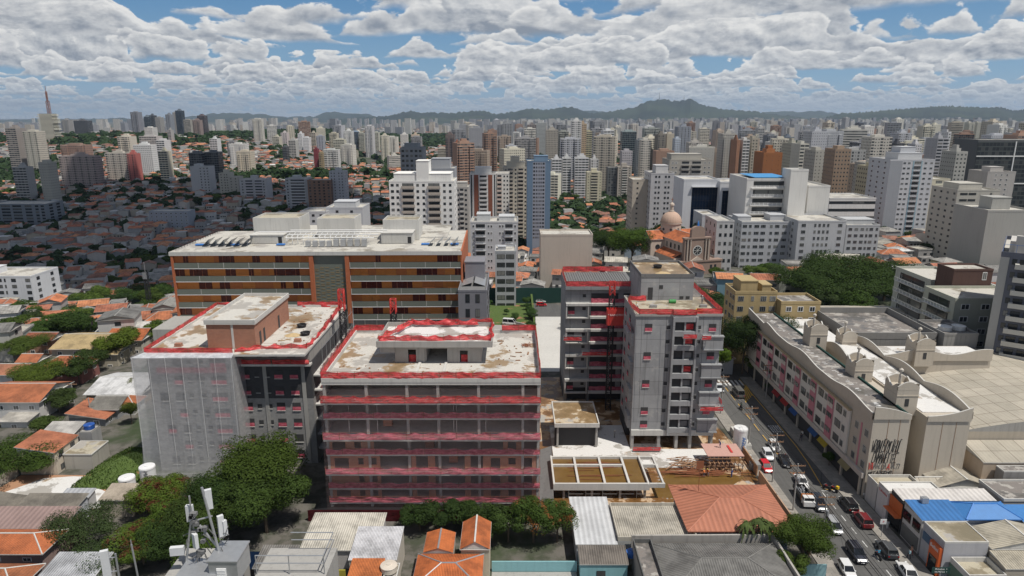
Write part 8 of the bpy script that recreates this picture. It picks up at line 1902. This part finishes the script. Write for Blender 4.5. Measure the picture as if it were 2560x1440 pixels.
# ---------------- garden, lot and fence behind the sites ----------------
def tsheet(name,pts,mat,dz,n=10):
    # quad draped over the terrain
    b=MB(); A,B_,C_,D_=[Vector((*p,0)) for p in pts]
    def q(u,v): p=A.lerp(B_,u).lerp(D_.lerp(C_,u),v); return (p.x,p.y,T(p.x,p.y)+dz)
    for i in range(n):
        for j in range(n): b.poly([q(i/n,j/n),q((i+1)/n,j/n),q((i+1)/n,(j+1)/n),q(i/n,(j+1)/n)])
    return tag(b.build(name,mat),kind='structure')
tsheet('car_park',[(7.6,170),(20,170),(20,250),(7.6,250)],'concrete_light',.05); tsheet('car_park_asphalt',[(7.7,226),(20,226),(20,250),(7.7,250)],'asphalt',.08)
tsheet('garden_lawn',[(-10,206),(7.4,206),(7.4,251),(-10,251)],'grass',.05); tsheet('driveway',[(-10,196),(5,196),(5,214),(-10,214)],'concrete',.09)
yardwall('dark green screen fence at the back of the rear car park',[(-9,252),(21,252)],-4,2.3,(.01,.05,.04),'green_fence',.2,'screen_fence','fence')
yardwall('low green hedge strip along the left side of the rear car park',[(7.4,185),(7.4,250)],-3,.4,(.04,.09,.02),'grass',.7,'hedge','hedge')
b=MB()
for i in range(14):
    a0,a1=-.2+i*.12,-.2+(i+1)*.12; cx0,cy0=-4,204; r=10.5
    p,q=(cx0+r*math.cos(a0),cy0+r*math.sin(a0)),(cx0+r*math.cos(a1),cy0+r*math.sin(a1)); b.prism([p,(cx0+(r+.4)*math.cos(a0),cy0+(r+.4)*math.sin(a0)),(cx0+(r+.4)*math.cos(a1),cy0+(r+.4)*math.sin(a1)),q],-3,.6)
tag(b.build('retaining_wall','concrete'),'curved concrete retaining wall beside the driveway with the white van','wall')
random.seed(12)
for i in range(13):
    x,y=(random.uniform(5.2,7.0),random.uniform(198,246)) if i<8 else (random.uniform(-9,6),random.uniform(218,248)); r=random.uniform(2.4,4.5)
    t_=tree(x,y,T(x,y),r*.9,r,HI[i%3],(.045,.085,.022),None,'shrubs of the rear garden',name='garden_shrub',cat='shrub',auto=None); AUTO.append((t_,'green garden shrub','shrub','shrubs of the rear garden',x,y))
# concrete parking bays with red crosses at the bottom, behind the shrubs
sheet('yard_paving',[(-3,80),(9.6,80),(9.6,88),(-3,88)],.01,'concrete')
b=MB()
for i in range(5): x=-1.8+i*2.3; b.poly([(x-.8,85.0,.02),(x+.8,85.0,.02),(x+.8,86.0,.02),(x-.8,86.0,.02)])
tag(b.build('white_bay_markings','roadpaint_white'),kind='structure')
b=MB()
for i in range(5): x=-1.8+i*2.3; b.poly([(x-.5,85.4,.025),(x+.5,85.4,.025),(x+.5,85.6,.025),(x-.5,85.6,.025)]); b.poly([(x-.1,85.1,.029),(x+.1,85.1,.029),(x+.1,85.9,.029),(x-.1,85.9,.029)])
tag(b.build('red_bay_crosses','redmetal'),kind='structure')

def debris(label,x0,x1,y0,y1,z,n,seed):
    rnd=random.Random(seed); b=MB()
    for i in range(n):
        x,y=rnd.uniform(x0,x1),rnd.uniform(y0,y1); L=rnd.uniform(.15,1.4) if rnd.random()<.5 else rnd.uniform(.1,.3); plank(b,x,y,z+i*.0004,L,rnd.uniform(0,3.1),rnd.uniform(.08,.3),rnd.uniform(.04,.2))
    o=b.build('roof_debris','wood'); tag(o,label,'debris',kind='stuff')
debris('scraps and offcuts littering the roof above the pink nets',-30,4,105,112.5,23.76,32,1); debris('scraps and offcuts scattered on the right side of the roof with the brick house',-47,-39.5,123,147,23.61,34,2); debris('small scraps on the rear part of the roof above the pink nets',-2.5,4,114,129,23.76,20,3)
for x,y,l in ((-19.5,116.8,'a'),): pass
# ---------------- labels of the repeats: look, then where they stand ----------------
ORD='nearest second third fourth fifth sixth seventh eighth ninth tenth eleventh twelfth thirteenth fourteenth fifteenth sixteenth seventeenth eighteenth nineteenth twentieth'.split()
def region(x,y):
    px,py=pj(x,y,T(x,y)); D_=y
    if D_<215: return 'left of the netted building' if px<700 else 'behind the beige block'
    if px<470: return 'on the shaded hillside at far left' if D_<900 else 'on the left ridge near the mast building'
    if px<700: return 'on the hillside by the beige tower pair' if D_<900 else 'on the plain beyond the beige tower pair'
    if px<990: return 'left of the stepped white tower' if D_<900 else 'far beyond the brown gridded tower'
    if px<1310: return 'near the brown striped tower' if D_<900 else 'far beyond the brown striped tower'
    if px<1520: return 'between the blue tower and the slim cream tower' if D_<900 else 'far behind the blue tower'
    if px<1800: return 'around the church and the glass office' if D_<900 else 'below the highest hill'
    if px<2200: return 'near the hospital with the blue roof' if D_<900 else 'far behind the hospital'
    return 'near the tall grey and white tower' if D_<900 else 'far behind the grey and white tower'
from collections import defaultdict
gr=defaultdict(list)
for o,ph,cat,grp,x,y in AUTO: gr[(ph,cat,grp,region(x,y))].append((math.hypot(x,y),o))
ABOVE=['','back row ']
for (ph,cat,grp,rg),L in gr.items():
    L.sort(key=lambda t_:t_[0])
    for i,(d_,o) in enumerate(L):
        if len(L)==1: l='%s %s'%(ph,rg)
        elif i<20: l='%s, %s %s'%(ph,('nearest' if i==0 else ORD[i]+' nearest'),rg)
        else: l='%s, %s farthest %s'%(ph,ORD[min(19,max(1,len(L)-i))],rg)
        w=l.split()
        o['label']=' '.join(w[:16]); o['category']=cat; o['group']=grp
# ---------------- air ----------------
m,t=newmat('haze'); v=t.n('ShaderNodeVolumePrincipled',{'Color':(.62,.78,1.0),'Density':HAZE,'Anisotropy':.2}); t.nt.links.new(v.outputs[0],t.n('ShaderNodeOutputMaterial').inputs['Volume'])
b=MB(); b.box(-25000,25000,-400,26000,-160,560); tag(b.build('haze','haze'),kind='stuff')
